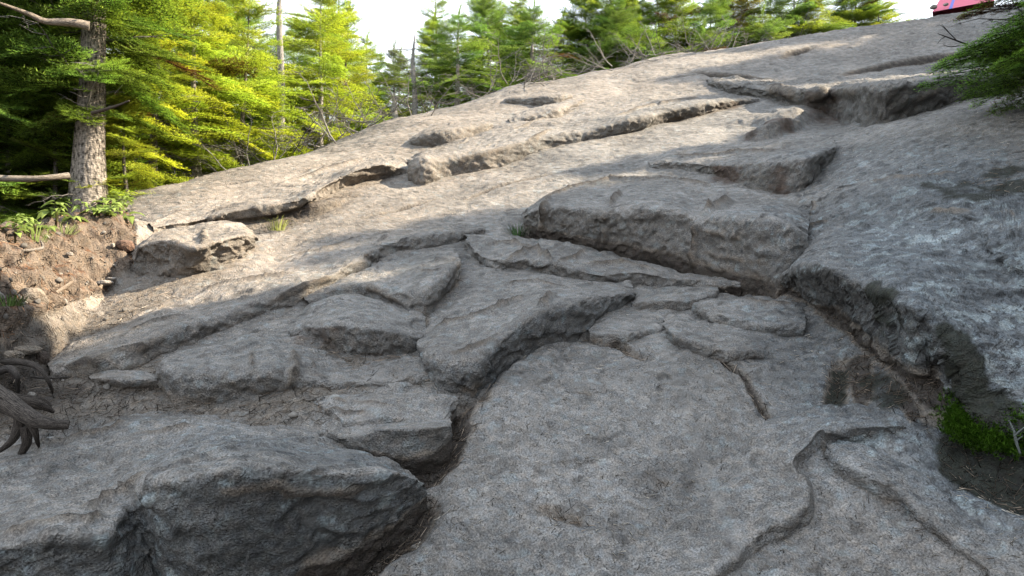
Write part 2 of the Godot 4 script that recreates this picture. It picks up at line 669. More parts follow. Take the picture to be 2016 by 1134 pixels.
func rock_mesh(number: int) -> ArrayMesh:
	var remap := PackedInt32Array()
	remap.resize(nr * nc)
	remap.fill(-1)
	var v := PackedVector3Array()
	var nn := PackedVector3Array()
	var cc := PackedColorArray()
	var uv := PackedVector2Array()
	var idx := PackedInt32Array()
	for r in nr - 1:
		for c in nc - 1:
			var i := r * nc + c
			if CLASS[i] != number: continue
			for j in [i, i + 1, i + nc, i + nc + 1]:
				if remap[j] < 0:
					remap[j] = v.size()
					var p := PX[j]
					v.append(p)
					nn.append(NN[j])
					cc.append(COL[j])
					uv.append(rock_uv(p))
			idx.append_array(PackedInt32Array([remap[i], remap[i + nc], remap[i + 1], remap[i + 1], remap[i + nc], remap[i + nc + 1]]))
	if v.is_empty(): return null
	var a := []
	a.resize(Mesh.ARRAY_MAX)
	a[Mesh.ARRAY_VERTEX] = v
	a[Mesh.ARRAY_NORMAL] = nn
	a[Mesh.ARRAY_COLOR] = cc
	a[Mesh.ARRAY_TEX_UV] = uv
	a[Mesh.ARRAY_INDEX] = idx
	var m := ArrayMesh.new()
	m.add_surface_from_arrays(Mesh.PRIMITIVE_TRIANGLES, a)
	return m


# ---------------------------------------------------------------- blocks: a net of surveyed points from the back of the top, over the brow, down the face to the foot
var R := {}
var CUT := {}

class Block:
	var rows := 0
	var cols := 0
	var p := PackedVector3Array()
	var n := PackedVector3Array()
	var face := PackedFloat32Array()
	var dirt := PackedFloat32Array()

func loft(nr_: int, nc_: int, size: float, seed_: int, pts: Array) -> Block:
	var b := Block.new()
	# how finely to divide
	var wide := 0.0
	for i in nr_:
		var l := 0.0
		for j in nc_ - 1: l += (pts[i * nc_ + j + 1] as Vector3).distance_to(pts[i * nc_ + j])
		wide = maxf(wide, l)
	var tall := []
	for i in nr_ - 1:
		var l := 0.0
		for j in nc_: l += (pts[(i + 1) * nc_ + j] as Vector3).distance_to(pts[i * nc_ + j])
		tall.append(maxi(2, int(ceil(l / nc_ * 1.25 / size))))
	b.cols = int(wide / size) + 1
	var cross := []
	for i in nr_:
		var line := PackedVector3Array()
		for c in b.cols:
			var u := c * (nc_ - 1) / float(b.cols - 1)
			var j := mini(int(u), nc_ - 2)
			var o := i * nc_
			line.append((pts[o + j] as Vector3).cubic_interpolate(pts[o + j + 1], pts[o + maxi(j - 1, 0)], pts[o + mini(j + 2, nc_ - 1)], u - j))
		cross.append(line)
	for i in nr_ - 1:
		var m: int = tall[i] + (1 if i == nr_ - 2 else 0)
		for k in m:
			var t := k / float(tall[i])
			b.rows += 1
			for c in b.cols:
				b.p.append((cross[i][c] as Vector3).cubic_interpolate(cross[i + 1][c], cross[maxi(i - 1, 0)][c], cross[mini(i + 2, nr_ - 1)][c], t))
				b.face.append((i + t - 5.0) / 4.0)   # below 0 on top, 0 at the brow, 1 at the foot
	return b

# wear down the brow: a running mean along each line from the back to the foot
func wear(b: Block, w: int) -> void:
	if w < 1: return
	for pass_ in 2:
		var src := b.p.duplicate()
		for c in b.cols:
			var sum := Vector3.ZERO
			for r in b.rows:
				var k := mini(w, mini(r, b.rows - 1 - r))
				sum = Vector3.ZERO
				for j in range(r - k, r + k + 1): sum += src[j * b.cols + c]
				b.p[r * b.cols + c] = sum / (2 * k + 1)

func block_normals(b: Block, w: int) -> void:
	b.n.resize(b.p.size())
	for r in b.rows:
		var ra := maxi(r - w, 0) * b.cols
		var rb := mini(r + w, b.rows - 1) * b.cols
		for c in b.cols:
			var ca := maxi(c - w, 0)
			var cb := mini(c + w, b.cols - 1)
			b.n[r * b.cols + c] = (b.p[r * b.cols + cb] - b.p[r * b.cols + ca]).cross(b.p[rb + c] - b.p[ra + c]).normalized()

func cut(called: String, w: float, deep: float, pts: Array) -> void:
	if not CUT.has(called): CUT[called] = []
	CUT[called].append([w, deep, pts])

func roughen(called: String, b: Block, seed_: int, amp := 1.0) -> void:
	block_normals(b, 3)
	var big := noise(seed_, 1.5, 2)
	var mid := noise(seed_ + 1, 4.0, 3)
	var ribs := noise(seed_ + 2, 1.0, 3, FastNoiseLite.TYPE_SIMPLEX_SMOOTH, FastNoiseLite.FRACTAL_RIDGED)
	var plate_n := noise(seed_ + 3, 1.0, 1, FastNoiseLite.TYPE_CELLULAR)
	plate_n.cellular_return_type = FastNoiseLite.RETURN_CELL_VALUE
	var warp := noise(seed_ + 4, 6.0, 2)
	var grit := noise(seed_ + 5, 22.0, 2)
	var chip := noise(seed_ + 6, 1.0, 1, FastNoiseLite.TYPE_CELLULAR)
	chip.cellular_return_type = FastNoiseLite.RETURN_CELL_VALUE
	var cuts: Array = CUT.get(called, [])
	b.dirt.resize(b.p.size())
	var smooth: bool = called in ["A", "J", "K", "O", "P", "H", "Gup", "F", "Ma", "Mb", "Mc", "L"]
	for i in b.p.size():
		var p := b.p[i]
		var s := p.x * STRIKE.x + p.z * STRIKE.y
		var t := p.x * STRIKE.y - p.z * STRIKE.x
		var f := clampf(b.face[i] * 3.0 + 0.3, 0.0, 1.0)
		var wp := warp.get_noise_3d(p.x, p.y, p.z) * 0.06
		var d := big.get_noise_3d(p.x, p.y, p.z) * 0.030 + mid.get_noise_3d(p.x, p.y, p.z) * lerpf(0.010, 0.016 if smooth else 0.028, f)
		d -= maxf(ribs.get_noise_3d(s * 1.3, (t + wp) * 5.0, (p.y + wp) * 9.0), 0.0) * lerpf(0.010, 0.016, f)
		d += plate_n.get_noise_3d((s + wp) * 5.0, (t + wp) * 13.0, (p.y - wp) * 18.0) * lerpf(0.003, 0.007, f)
		d += grit.get_noise_3d(p.x, p.y, p.z) * 0.004
		d += chip.get_noise_3d((s + wp) * 2.4, (t + wp) * 4.0, (p.y - wp) * 6.0) * (0.002 if smooth else 0.014) * f
		d = d * amp - seam(p) * 0.014
		for k in cuts:
			var w: float = k[0]
			var q: Array = k[2]
			var pw := p + Vector3(wp, wp, -wp) * 0.35
			for j in q.size() - 1:
				var a: Vector3 = q[j]
				var e: Vector3 = q[j + 1] - a
				if absf(pw.x - a.x) > 0.6: continue
				var h := clampf((pw - a).dot(e) / e.length_squared(), 0.0, 1.0)
				var dd := (pw - a - e * h).length()
				if dd < w * 1.5:
					var end := 1.0
					if j == 0: end = minf(end, h * 2.0 + 0.25)
					if j == q.size() - 2: end = minf(end, (1.0 - h) * 2.0 + 0.25)
					b.dirt[i] = maxf(b.dirt[i], end * (1.0 - dd / (w * 1.5)))
					d = minf(d, d * 0.5 - k[1] * end * (1.0 - dd / (w * 1.5)))
		b.p[i] = p + b.n[i] * d
	block_normals(b, 1)

func block_mesh(b: Block, dark: float, pale_spots: float, flat: bool) -> ArrayMesh:
	var cc := PackedColorArray()
	var uv := PackedVector2Array()
	var idx := PackedInt32Array()
	var run := PackedFloat32Array()
	run.append(b.p[0].z * 0.8)
	for r in range(1, b.rows):
		var l := 0.0
		for c in b.cols: l += b.p[r * b.cols + c].distance_to(b.p[(r - 1) * b.cols + c])
		run.append(run[r - 1] + l / b.cols)
	for i in b.p.size():
		var p := b.p[i]
		var r := clampi(row_of(p.z), 0, nr - 1)
		var j := r * nc + clampi(col_of(p.x / fan(ZS[r])), 0, nc - 1)
		var f := b.face[i]
		cc.append(rock_color(p, maxf(PAINT[0][j] * clampf((f - 0.72) * 4.0, 0.0, 1.0), b.dirt[i] * 1.2 - 0.15), PAINT[1][j] * clampf(f * 4.0, 0.0, 1.0), PAINT[2][j], maxf(PAINT[3][j], pale_spots * clampf(f * 5.0, 0.0, 1.0)), PAINT[4][j], dark * clampf(f * 6.0, 0.0, 1.0)))  # faces coloured darker than the tops, painted-in shade
		uv.append(rock_uv(p) if flat else Vector2((p.x * 0.93 - p.z * 0.37) / 1.35, run[i / b.cols] / 1.1 + p.x * 0.3))
	for r in b.rows - 1:
		for c in b.cols - 1:
			var q := r * b.cols + c
			idx.append_array(PackedInt32Array([q, q + b.cols, q + 1, q + 1, q + b.cols, q + b.cols + 1]))
	var a := []
	a.resize(Mesh.ARRAY_MAX)
	a[Mesh.ARRAY_VERTEX] = b.p
	a[Mesh.ARRAY_NORMAL] = b.n
	a[Mesh.ARRAY_COLOR] = cc
	a[Mesh.ARRAY_TEX_UV] = uv
	a[Mesh.ARRAY_INDEX] = idx
	var m := ArrayMesh.new()
	m.add_surface_from_arrays(Mesh.PRIMITIVE_TRIANGLES, a)
	return m

const WEAR := {"A": 4, "Eup": 1, "Elow": 1, "F": 8, "Glow": 8, "Gup": 5, "H": 7, "I": 2, "J": 5, "D": 3, "K": 7, "O": 4, "M": 2, "R": 4, "T": 1, "N1": 3, "N2": 4, "N3": 4, "N4": 4, "L": 3, "P": 4, "B": 2, "C": 2, "Ma": 5, "Mb": 4, "Mc": 6}

func blocks() -> void:
	R["A"] = loft(11, 13, 0.01, 11, [Vector3(-2,1.015,-2.486),Vector3(-1.885,1.078,-2.71),Vector3(-1.79,1.12,-2.823),Vector3(-1.693,1.175,-2.94),Vector3(-1.615,1.194,-2.984),Vector3(-1.553,1.205,-3.01),Vector3(-1.464,1.213,-3.033),Vector3(-1.272,1.201,-3.025),Vector3(-1.083,1.165,-2.966),Vector3(-0.906,1.15,-2.928),Vector3(-0.715,1.098,-2.812),Vector3(-0.54,1.058,-2.718),Vector3(-0.376,1.003,-2.623),Vector3(-1.886,1.031,-2.346),Vector3(-1.751,1.073,-2.52),Vector3(-1.648,1.098,-2.599),Vector3(-1.579,1.147,-2.722),Vector3(-1.513,1.155,-2.751),Vector3(-1.458,1.172,-2.779),Vector3(-1.36,1.181,-2.793),Vector3(-1.184,1.194,-2.809),Vector3(-0.992,1.18,-2.78),Vector3(-0.805,1.167,-2.749),Vector3(-0.629,1.129,-2.676),Vector3(-0.483,1.092,-2.627),Vector3(-0.349,1.048,-2.577),Vector3(-1.771,1.005,-2.204),Vector3(-1.617,1.03,-2.33),Vector3(-1.508,1.048,-2.387),Vector3(-1.439,1.078,-2.497),Vector3(-1.395,1.091,-2.538),Vector3(-1.354,1.112,-2.573),Vector3(-1.258,1.133,-2.574),Vector3(-1.085,1.16,-2.592),Vector3(-0.902,1.158,-2.588),Vector3(-0.716,1.142,-2.575),Vector3(-0.547,1.116,-2.552),Vector3(-0.426,1.078,-2.555),Vector3(-0.325,1.038,-2.549),Vector3(-1.604,1.009,-1.999),Vector3(-1.46,1.013,-2.107),Vector3(-1.343,1.034,-2.136),Vector3(-1.267,1.04,-2.229),Vector3(-1.25,1.058,-2.303),Vector3(-1.23,1.081,-2.351),Vector3(-1.121,1.126,-2.293),Vector3(-0.937,1.168,-2.267),Vector3(-0.782,1.17,-2.292),Vector3(-0.62,1.143,-2.333),Vector3(-0.461,1.121,-2.376),Vector3(-0.365,1.077,-2.453),Vector3(-0.302,1.03,-2.514),Vector3(-1.497,1.015,-1.867),Vector3(-1.36,1.007,-1.964),Vector3(-1.238,1.032,-1.978),Vector3(-1.151,1.022,-2.054),Vector3(-1.155,1.044,-2.154),Vector3(-1.147,1.067,-2.21),Vector3(-1.034,1.13,-2.118),Vector3(-0.842,1.18,-2.062),Vector3(-0.707,1.182,-2.105),Vector3(-0.563,1.146,-2.18),Vector3(-0.407,1.126,-2.266),Vector3(-0.325,1.077,-2.389),Vector3(-0.286,1.024,-2.491),Vector3(-1.436,1.019,-1.791),Vector3(-1.303,1.005,-1.882),Vector3(-1.179,1.034,-1.889),Vector3(-1.085,1.014,-1.954),Vector3(-1.099,1.038,-2.071),Vector3(-1.1,1.061,-2.131),Vector3(-0.985,1.135,-2.019),Vector3(-0.789,1.189,-1.946),Vector3(-0.665,1.19,-1.998),Vector3(-0.531,1.149,-2.092),Vector3(-0.377,1.13,-2.204),Vector3(-0.301,1.077,-2.352),Vector3(-0.276,1.021,-2.477),Vector3(-1.441,0.992,-1.798),Vector3(-1.312,0.982,-1.896),Vector3(-1.191,1.007,-1.908),Vector3(-1.091,0.989,-1.969),Vector3(-1.094,1.013,-2.078),Vector3(-1.09,1.034,-2.134),Vector3(-0.983,1.095,-2.034),Vector3(-0.794,1.14,-1.973),Vector3(-0.67,1.142,-2.025),Vector3(-0.536,1.11,-2.116),Vector3(-0.386,1.098,-2.22),Vector3(-0.307,1.059,-2.361),Vector3(-0.277,1.016,-2.477),Vector3(-1.449,0.929,-1.811),Vector3(-1.326,0.93,-1.918),Vector3(-1.211,0.947,-1.939),Vector3(-1.1,0.934,-1.994),Vector3(-1.08,0.954,-2.091),Vector3(-1.068,0.971,-2.14),Vector3(-0.976,1.004,-2.058),Vector3(-0.799,1.027,-2.019),Vector3(-0.676,1.031,-2.071),Vector3(-0.545,1.018,-2.154),Vector3(-0.405,1.024,-2.248),Vector3(-0.318,1.017,-2.375),Vector3(-0.278,1.004,-2.478),Vector3(-1.458,0.851,-1.824),Vector3(-1.342,0.865,-1.943),Vector3(-1.233,0.872,-1.973),Vector3(-1.109,0.865,-2.021),Vector3(-1.061,0.881,-2.104),Vector3(-1.039,0.893,-2.148),Vector3(-0.964,0.888,-2.084),Vector3(-0.802,0.882,-2.068),Vector3(-0.681,0.889,-2.12),Vector3(-0.555,0.903,-2.196),Vector3(-0.429,0.93,-2.277),Vector3(-0.333,0.965,-2.39),Vector3(-0.28,0.989,-2.478),Vector3(-1.464,0.795,-1.833),Vector3(-1.352,0.819,-1.959),Vector3(-1.247,0.818,-1.995),Vector3(-1.114,0.815,-2.038),Vector3(-1.047,0.829,-2.113),Vector3(-1.018,0.836,-2.152),Vector3(-0.954,0.805,-2.101),Vector3(-0.803,0.777,-2.1),Vector3(-0.683,0.786,-2.152),Vector3(-0.561,0.819,-2.223),Vector3(-0.446,0.863,-2.297),Vector3(-0.343,0.928,-2.399),Vector3(-0.281,0.978,-2.479),Vector3(-1.464,0.675,-1.893),Vector3(-1.352,0.699,-2.019),Vector3(-1.247,0.698,-2.055),Vector3(-1.114,0.695,-2.098),Vector3(-1.047,0.709,-2.173),Vector3(-1.018,0.716,-2.212),Vector3(-0.954,0.685,-2.161),Vector3(-0.803,0.657,-2.16),Vector3(-0.683,0.666,-2.212),Vector3(-0.561,0.699,-2.283),Vector3(-0.446,0.743,-2.357),Vector3(-0.343,0.808,-2.459),Vector3(-0.281,0.858,-2.539)])
	R["Eup"] = loft(11, 7, 0.008, 12, [Vector3(-0.829,1.203,-3.013),Vector3(-0.77,1.235,-3.066),Vector3(-0.677,1.246,-3.076),Vector3(-0.526,1.252,-3.067),Vector3(-0.375,1.247,-3.047),Vector3(-0.298,1.242,-3.034),Vector3(-0.257,1.225,-3),Vector3(-0.812,1.254,-2.979),Vector3(-0.745,1.272,-2.989),Vector3(-0.653,1.273,-2.973),Vector3(-0.507,1.274,-2.956),Vector3(-0.363,1.274,-2.946),Vector3(-0.272,1.277,-2.954),Vector3(-0.244,1.269,-2.964),Vector3(-0.802,1.251,-2.965),Vector3(-0.725,1.254,-2.935),Vector3(-0.638,1.245,-2.899),Vector3(-0.495,1.248,-2.884),Vector3(-0.339,1.249,-2.876),Vector3(-0.255,1.265,-2.911),Vector3(-0.235,1.262,-2.949),Vector3(-0.794,1.249,-2.95),Vector3(-0.707,1.235,-2.891),Vector3(-0.627,1.217,-2.847),Vector3(-0.486,1.225,-2.838),Vector3(-0.31,1.225,-2.828),Vector3(-0.244,1.256,-2.882),Vector3(-0.228,1.258,-2.928),Vector3(-0.79,1.247,-2.94),Vector3(-0.695,1.222,-2.861),Vector3(-0.621,1.198,-2.811),Vector3(-0.481,1.21,-2.809),Vector3(-0.287,1.209,-2.797),Vector3(-0.238,1.252,-2.865),Vector3(-0.225,1.255,-2.916),Vector3(-0.787,1.246,-2.934),Vector3(-0.688,1.214,-2.843),Vector3(-0.617,1.186,-2.791),Vector3(-0.478,1.201,-2.792),Vector3(-0.273,1.2,-2.779),Vector3(-0.235,1.249,-2.857),Vector3(-0.223,1.253,-2.909),Vector3(-0.788,1.243,-2.934),Vector3(-0.689,1.21,-2.843),Vector3(-0.617,1.183,-2.791),Vector3(-0.478,1.198,-2.792),Vector3(-0.273,1.195,-2.779),Vector3(-0.234,1.244,-2.857),Vector3(-0.223,1.251,-2.909),Vector3(-0.789,1.238,-2.935),Vector3(-0.691,1.201,-2.843),Vector3(-0.618,1.176,-2.791),Vector3(-0.478,1.189,-2.793),Vector3(-0.274,1.186,-2.779),Vector3(-0.233,1.233,-2.857),Vector3(-0.222,1.247,-2.909),Vector3(-0.79,1.231,-2.935),Vector3(-0.695,1.19,-2.844),Vector3(-0.62,1.166,-2.791),Vector3(-0.478,1.178,-2.793),Vector3(-0.275,1.174,-2.78),Vector3(-0.231,1.22,-2.858),Vector3(-0.22,1.242,-2.909),Vector3(-0.791,1.225,-2.935),Vector3(-0.697,1.182,-2.844),Vector3(-0.621,1.159,-2.792),Vector3(-0.478,1.171,-2.793),Vector3(-0.276,1.165,-2.78),Vector3(-0.229,1.21,-2.858),Vector3(-0.219,1.239,-2.909),Vector3(-0.791,1.105,-2.995),Vector3(-0.697,1.062,-2.904),Vector3(-0.621,1.039,-2.852),Vector3(-0.478,1.051,-2.853),Vector3(-0.276,1.045,-2.84),Vector3(-0.229,1.09,-2.918),Vector3(-0.219,1.119,-2.969)])
	R["Elow"] = loft(11, 7, 0.008, 13, [Vector3(-0.726,1.106,-2.827),Vector3(-0.642,1.118,-2.835),Vector3(-0.606,1.128,-2.847),Vector3(-0.528,1.135,-2.85),Vector3(-0.448,1.138,-2.847),Vector3(-0.287,1.137,-2.842),Vector3(-0.252,1.143,-2.853),Vector3(-0.712,1.155,-2.799),Vector3(-0.625,1.162,-2.787),Vector3(-0.574,1.172,-2.791),Vector3(-0.512,1.181,-2.795),Vector3(-0.414,1.186,-2.79),Vector3(-0.275,1.188,-2.793),Vector3(-0.245,1.192,-2.827),Vector3(-0.704,1.153,-2.791),Vector3(-0.612,1.156,-2.762),Vector3(-0.549,1.167,-2.754),Vector3(-0.501,1.178,-2.755),Vector3(-0.391,1.184,-2.744),Vector3(-0.265,1.188,-2.76),Vector3(-0.24,1.189,-2.815),Vector3(-0.695,1.152,-2.777),Vector3(-0.599,1.152,-2.734),Vector3(-0.524,1.168,-2.699),Vector3(-0.487,1.182,-2.688),Vector3(-0.369,1.189,-2.664),Vector3(-0.253,1.19,-2.708),Vector3(-0.235,1.188,-2.788),Vector3(-0.69,1.151,-2.769),Vector3(-0.59,1.15,-2.716),Vector3(-0.508,1.169,-2.666),Vector3(-0.478,1.184,-2.647),Vector3(-0.356,1.192,-2.614),Vector3(-0.245,1.191,-2.675),Vector3(-0.232,1.188,-2.77),Vector3(-0.687,1.15,-2.764),Vector3(-0.585,1.149,-2.707),Vector3(-0.499,1.17,-2.647),Vector3(-0.473,1.186,-2.623),Vector3(-0.35,1.194,-2.585),Vector3(-0.24,1.192,-2.656),Vector3(-0.231,1.187,-2.76),Vector3(-0.687,1.149,-2.764),Vector3(-0.585,1.144,-2.707),Vector3(-0.499,1.16,-2.65),Vector3(-0.473,1.174,-2.628),Vector3(-0.351,1.178,-2.591),Vector3(-0.242,1.182,-2.661),Vector3(-0.231,1.183,-2.76),Vector3(-0.688,1.145,-2.764),Vector3(-0.585,1.134,-2.707),Vector3(-0.498,1.139,-2.655),Vector3(-0.473,1.146,-2.637),Vector3(-0.352,1.143,-2.601),Vector3(-0.244,1.159,-2.671),Vector3(-0.231,1.173,-2.76),Vector3(-0.69,1.14,-2.764),Vector3(-0.585,1.122,-2.707),Vector3(-0.497,1.113,-2.661),Vector3(-0.472,1.112,-2.646),Vector3(-0.353,1.099,-2.612),Vector3(-0.248,1.13,-2.682),Vector3(-0.232,1.161,-2.761),Vector3(-0.691,1.137,-2.764),Vector3(-0.585,1.113,-2.708),Vector3(-0.496,1.094,-2.664),Vector3(-0.472,1.087,-2.652),Vector3(-0.354,1.068,-2.62),Vector3(-0.25,1.109,-2.688),Vector3(-0.233,1.153,-2.761),Vector3(-0.691,1.017,-2.824),Vector3(-0.585,0.993,-2.768),Vector3(-0.496,0.974,-2.724),Vector3(-0.472,0.967,-2.712),Vector3(-0.354,0.948,-2.68),Vector3(-0.25,0.989,-2.748),Vector3(-0.233,1.033,-2.821)])
	R["F"] = loft(11, 11, 0.01, 14, [Vector3(-1.553,1.337,-3.248),Vector3(-1.533,1.377,-3.336),Vector3(-1.488,1.424,-3.444),Vector3(-1.42,1.451,-3.511),Vector3(-1.32,1.486,-3.603),Vector3(-1.208,1.498,-3.641),Vector3(-1.111,1.469,-3.576),Vector3(-1.046,1.43,-3.484),Vector3(-0.835,1.376,-3.366),Vector3(-0.64,1.36,-3.322),Vector3(-0.432,1.367,-3.319),Vector3(-1.54,1.379,-3.21),Vector3(-1.518,1.419,-3.256),Vector3(-1.461,1.452,-3.316),Vector3(-1.355,1.47,-3.343),Vector3(-1.263,1.496,-3.403),Vector3(-1.136,1.498,-3.417),Vector3(-1.035,1.469,-3.38),Vector3(-0.899,1.437,-3.348),Vector3(-0.683,1.403,-3.268),Vector3(-0.515,1.394,-3.229),Vector3(-0.377,1.398,-3.245),Vector3(-1.532,1.371,-3.187),Vector3(-1.5,1.407,-3.186),Vector3(-1.429,1.423,-3.198),Vector3(-1.305,1.432,-3.196),Vector3(-1.205,1.451,-3.229),Vector3(-1.07,1.451,-3.234),Vector3(-0.979,1.425,-3.232),Vector3(-0.816,1.397,-3.238),Vector3(-0.602,1.38,-3.185),Vector3(-0.444,1.376,-3.162),Vector3(-0.344,1.381,-3.193),Vector3(-1.515,1.364,-3.149),Vector3(-1.464,1.396,-3.094),Vector3(-1.389,1.394,-3.076),Vector3(-1.265,1.395,-3.069),Vector3(-1.153,1.408,-3.087),Vector3(-1.014,1.409,-3.091),Vector3(-0.937,1.387,-3.12),Vector3(-0.772,1.363,-3.137),Vector3(-0.567,1.357,-3.104),Vector3(-0.409,1.36,-3.102),Vector3(-0.323,1.368,-3.13),Vector3(-1.504,1.36,-3.125),Vector3(-1.439,1.388,-3.033),Vector3(-1.361,1.372,-2.996),Vector3(-1.241,1.37,-2.987),Vector3(-1.118,1.378,-2.996),Vector3(-0.978,1.382,-3.002),Vector3(-0.912,1.362,-3.05),Vector3(-0.757,1.342,-3.073),Vector3(-0.56,1.342,-3.052),Vector3(-0.398,1.349,-3.063),Vector3(-0.314,1.359,-3.091),Vector3(-1.497,1.357,-3.11),Vector3(-1.424,1.383,-2.997),Vector3(-1.344,1.36,-2.949),Vector3(-1.227,1.354,-2.94),Vector3(-1.097,1.36,-2.945),Vector3(-0.957,1.366,-2.952),Vector3(-0.898,1.348,-3.011),Vector3(-0.753,1.33,-3.037),Vector3(-0.561,1.333,-3.022),Vector3(-0.396,1.342,-3.041),Vector3(-0.31,1.354,-3.069),Vector3(-1.496,1.353,-3.111),Vector3(-1.419,1.368,-3),Vector3(-1.345,1.346,-2.957),Vector3(-1.23,1.341,-2.949),Vector3(-1.101,1.348,-2.958),Vector3(-0.961,1.354,-2.966),Vector3(-0.899,1.34,-3.017),Vector3(-0.754,1.324,-3.037),Vector3(-0.562,1.328,-3.022),Vector3(-0.397,1.337,-3.039),Vector3(-0.309,1.35,-3.069),Vector3(-1.494,1.344,-3.111),Vector3(-1.407,1.334,-3.004),Vector3(-1.344,1.315,-2.97),Vector3(-1.233,1.311,-2.965),Vector3(-1.105,1.32,-2.98),Vector3(-0.968,1.326,-2.987),Vector3(-0.9,1.32,-3.027),Vector3(-0.757,1.311,-3.038),Vector3(-0.565,1.315,-3.023),Vector3(-0.399,1.325,-3.036),Vector3(-0.305,1.342,-3.069),Vector3(-1.492,1.333,-3.111),Vector3(-1.392,1.292,-3.009),Vector3(-1.343,1.277,-2.984),Vector3(-1.236,1.274,-2.982),Vector3(-1.11,1.285,-3.003),Vector3(-0.975,1.291,-3.011),Vector3(-0.901,1.296,-3.037),Vector3(-0.76,1.295,-3.038),Vector3(-0.568,1.3,-3.023),Vector3(-0.403,1.311,-3.034),Vector3(-0.301,1.33,-3.069),Vector3(-1.49,1.325,-3.112),Vector3(-1.381,1.261,-3.012),Vector3(-1.341,1.249,-2.993),Vector3(-1.238,1.247,-2.993),Vector3(-1.113,1.26,-3.019),Vector3(-0.979,1.266,-3.026),Vector3(-0.901,1.279,-3.044),Vector3(-0.763,1.283,-3.039),Vector3(-0.571,1.289,-3.024),Vector3(-0.405,1.301,-3.032),Vector3(-0.297,1.322,-3.07),Vector3(-1.49,1.205,-3.172),Vector3(-1.381,1.141,-3.072),Vector3(-1.341,1.129,-3.053),Vector3(-1.238,1.127,-3.053),Vector3(-1.113,1.14,-3.079),Vector3(-0.979,1.146,-3.086),Vector3(-0.901,1.159,-3.104),Vector3(-0.763,1.163,-3.099),Vector3(-0.571,1.169,-3.084),Vector3(-0.405,1.181,-3.092),Vector3(-0.297,1.202,-3.13)])
	R["Glow"] = loft(11, 7, 0.01, 15, [Vector3(-1.136,1.488,-3.622),Vector3(-1.102,1.597,-3.89),Vector3(-1.03,1.654,-4.027),Vector3(-0.907,1.685,-4.103),Vector3(-0.761,1.673,-4.085),Vector3(-0.603,1.625,-3.983),Vector3(-0.469,1.564,-3.838),Vector3(-1.116,1.531,-3.586),Vector3(-1.074,1.625,-3.787),Vector3(-0.99,1.672,-3.874),Vector3(-0.857,1.693,-3.914),Vector3(-0.704,1.668,-3.866),Vector3(-0.556,1.625,-3.79),Vector3(-0.443,1.568,-3.676),Vector3(-1.1,1.525,-3.56),Vector3(-1.046,1.599,-3.695),Vector3(-0.95,1.636,-3.718),Vector3(-0.808,1.647,-3.722),Vector3(-0.654,1.621,-3.669),Vector3(-0.522,1.584,-3.627),Vector3(-0.425,1.537,-3.567),Vector3(-1.077,1.52,-3.509),Vector3(-1.016,1.574,-3.6),Vector3(-0.901,1.6,-3.528),Vector3(-0.752,1.604,-3.489),Vector3(-0.605,1.582,-3.454),Vector3(-0.491,1.551,-3.462),Vector3(-0.411,1.516,-3.485),Vector3(-1.063,1.516,-3.476),Vector3(-0.995,1.556,-3.535),Vector3(-0.868,1.576,-3.398),Vector3(-0.714,1.576,-3.332),Vector3(-0.574,1.558,-3.314),Vector3(-0.474,1.531,-3.355),Vector3(-0.404,1.504,-3.438),Vector3(-1.055,1.514,-3.457),Vector3(-0.982,1.545,-3.495),Vector3(-0.848,1.561,-3.322),Vector3(-0.693,1.56,-3.24),Vector3(-0.556,1.545,-3.232),Vector3(-0.464,1.521,-3.294),Vector3(-0.4,1.499,-3.413),Vector3(-1.055,1.51,-3.457),Vector3(-0.979,1.538,-3.493),Vector3(-0.846,1.546,-3.33),Vector3(-0.694,1.543,-3.255),Vector3(-0.557,1.53,-3.247),Vector3(-0.463,1.51,-3.3),Vector3(-0.399,1.493,-3.408),Vector3(-1.053,1.5,-3.457),Vector3(-0.972,1.522,-3.491),Vector3(-0.839,1.511,-3.343),Vector3(-0.696,1.504,-3.28),Vector3(-0.558,1.495,-3.272),Vector3(-0.461,1.484,-3.31),Vector3(-0.397,1.48,-3.4),Vector3(-1.051,1.487,-3.458),Vector3(-0.964,1.501,-3.489),Vector3(-0.83,1.467,-3.357),Vector3(-0.698,1.455,-3.307),Vector3(-0.558,1.451,-3.298),Vector3(-0.459,1.451,-3.32),Vector3(-0.396,1.464,-3.391),Vector3(-1.05,1.478,-3.458),Vector3(-0.958,1.487,-3.487),Vector3(-0.824,1.435,-3.366),Vector3(-0.698,1.419,-3.325),Vector3(-0.558,1.419,-3.316),Vector3(-0.457,1.428,-3.327),Vector3(-0.394,1.453,-3.385),Vector3(-1.05,1.358,-3.518),Vector3(-0.958,1.367,-3.547),Vector3(-0.824,1.315,-3.426),Vector3(-0.698,1.299,-3.385),Vector3(-0.558,1.299,-3.376),Vector3(-0.457,1.308,-3.387),Vector3(-0.394,1.333,-3.445)])
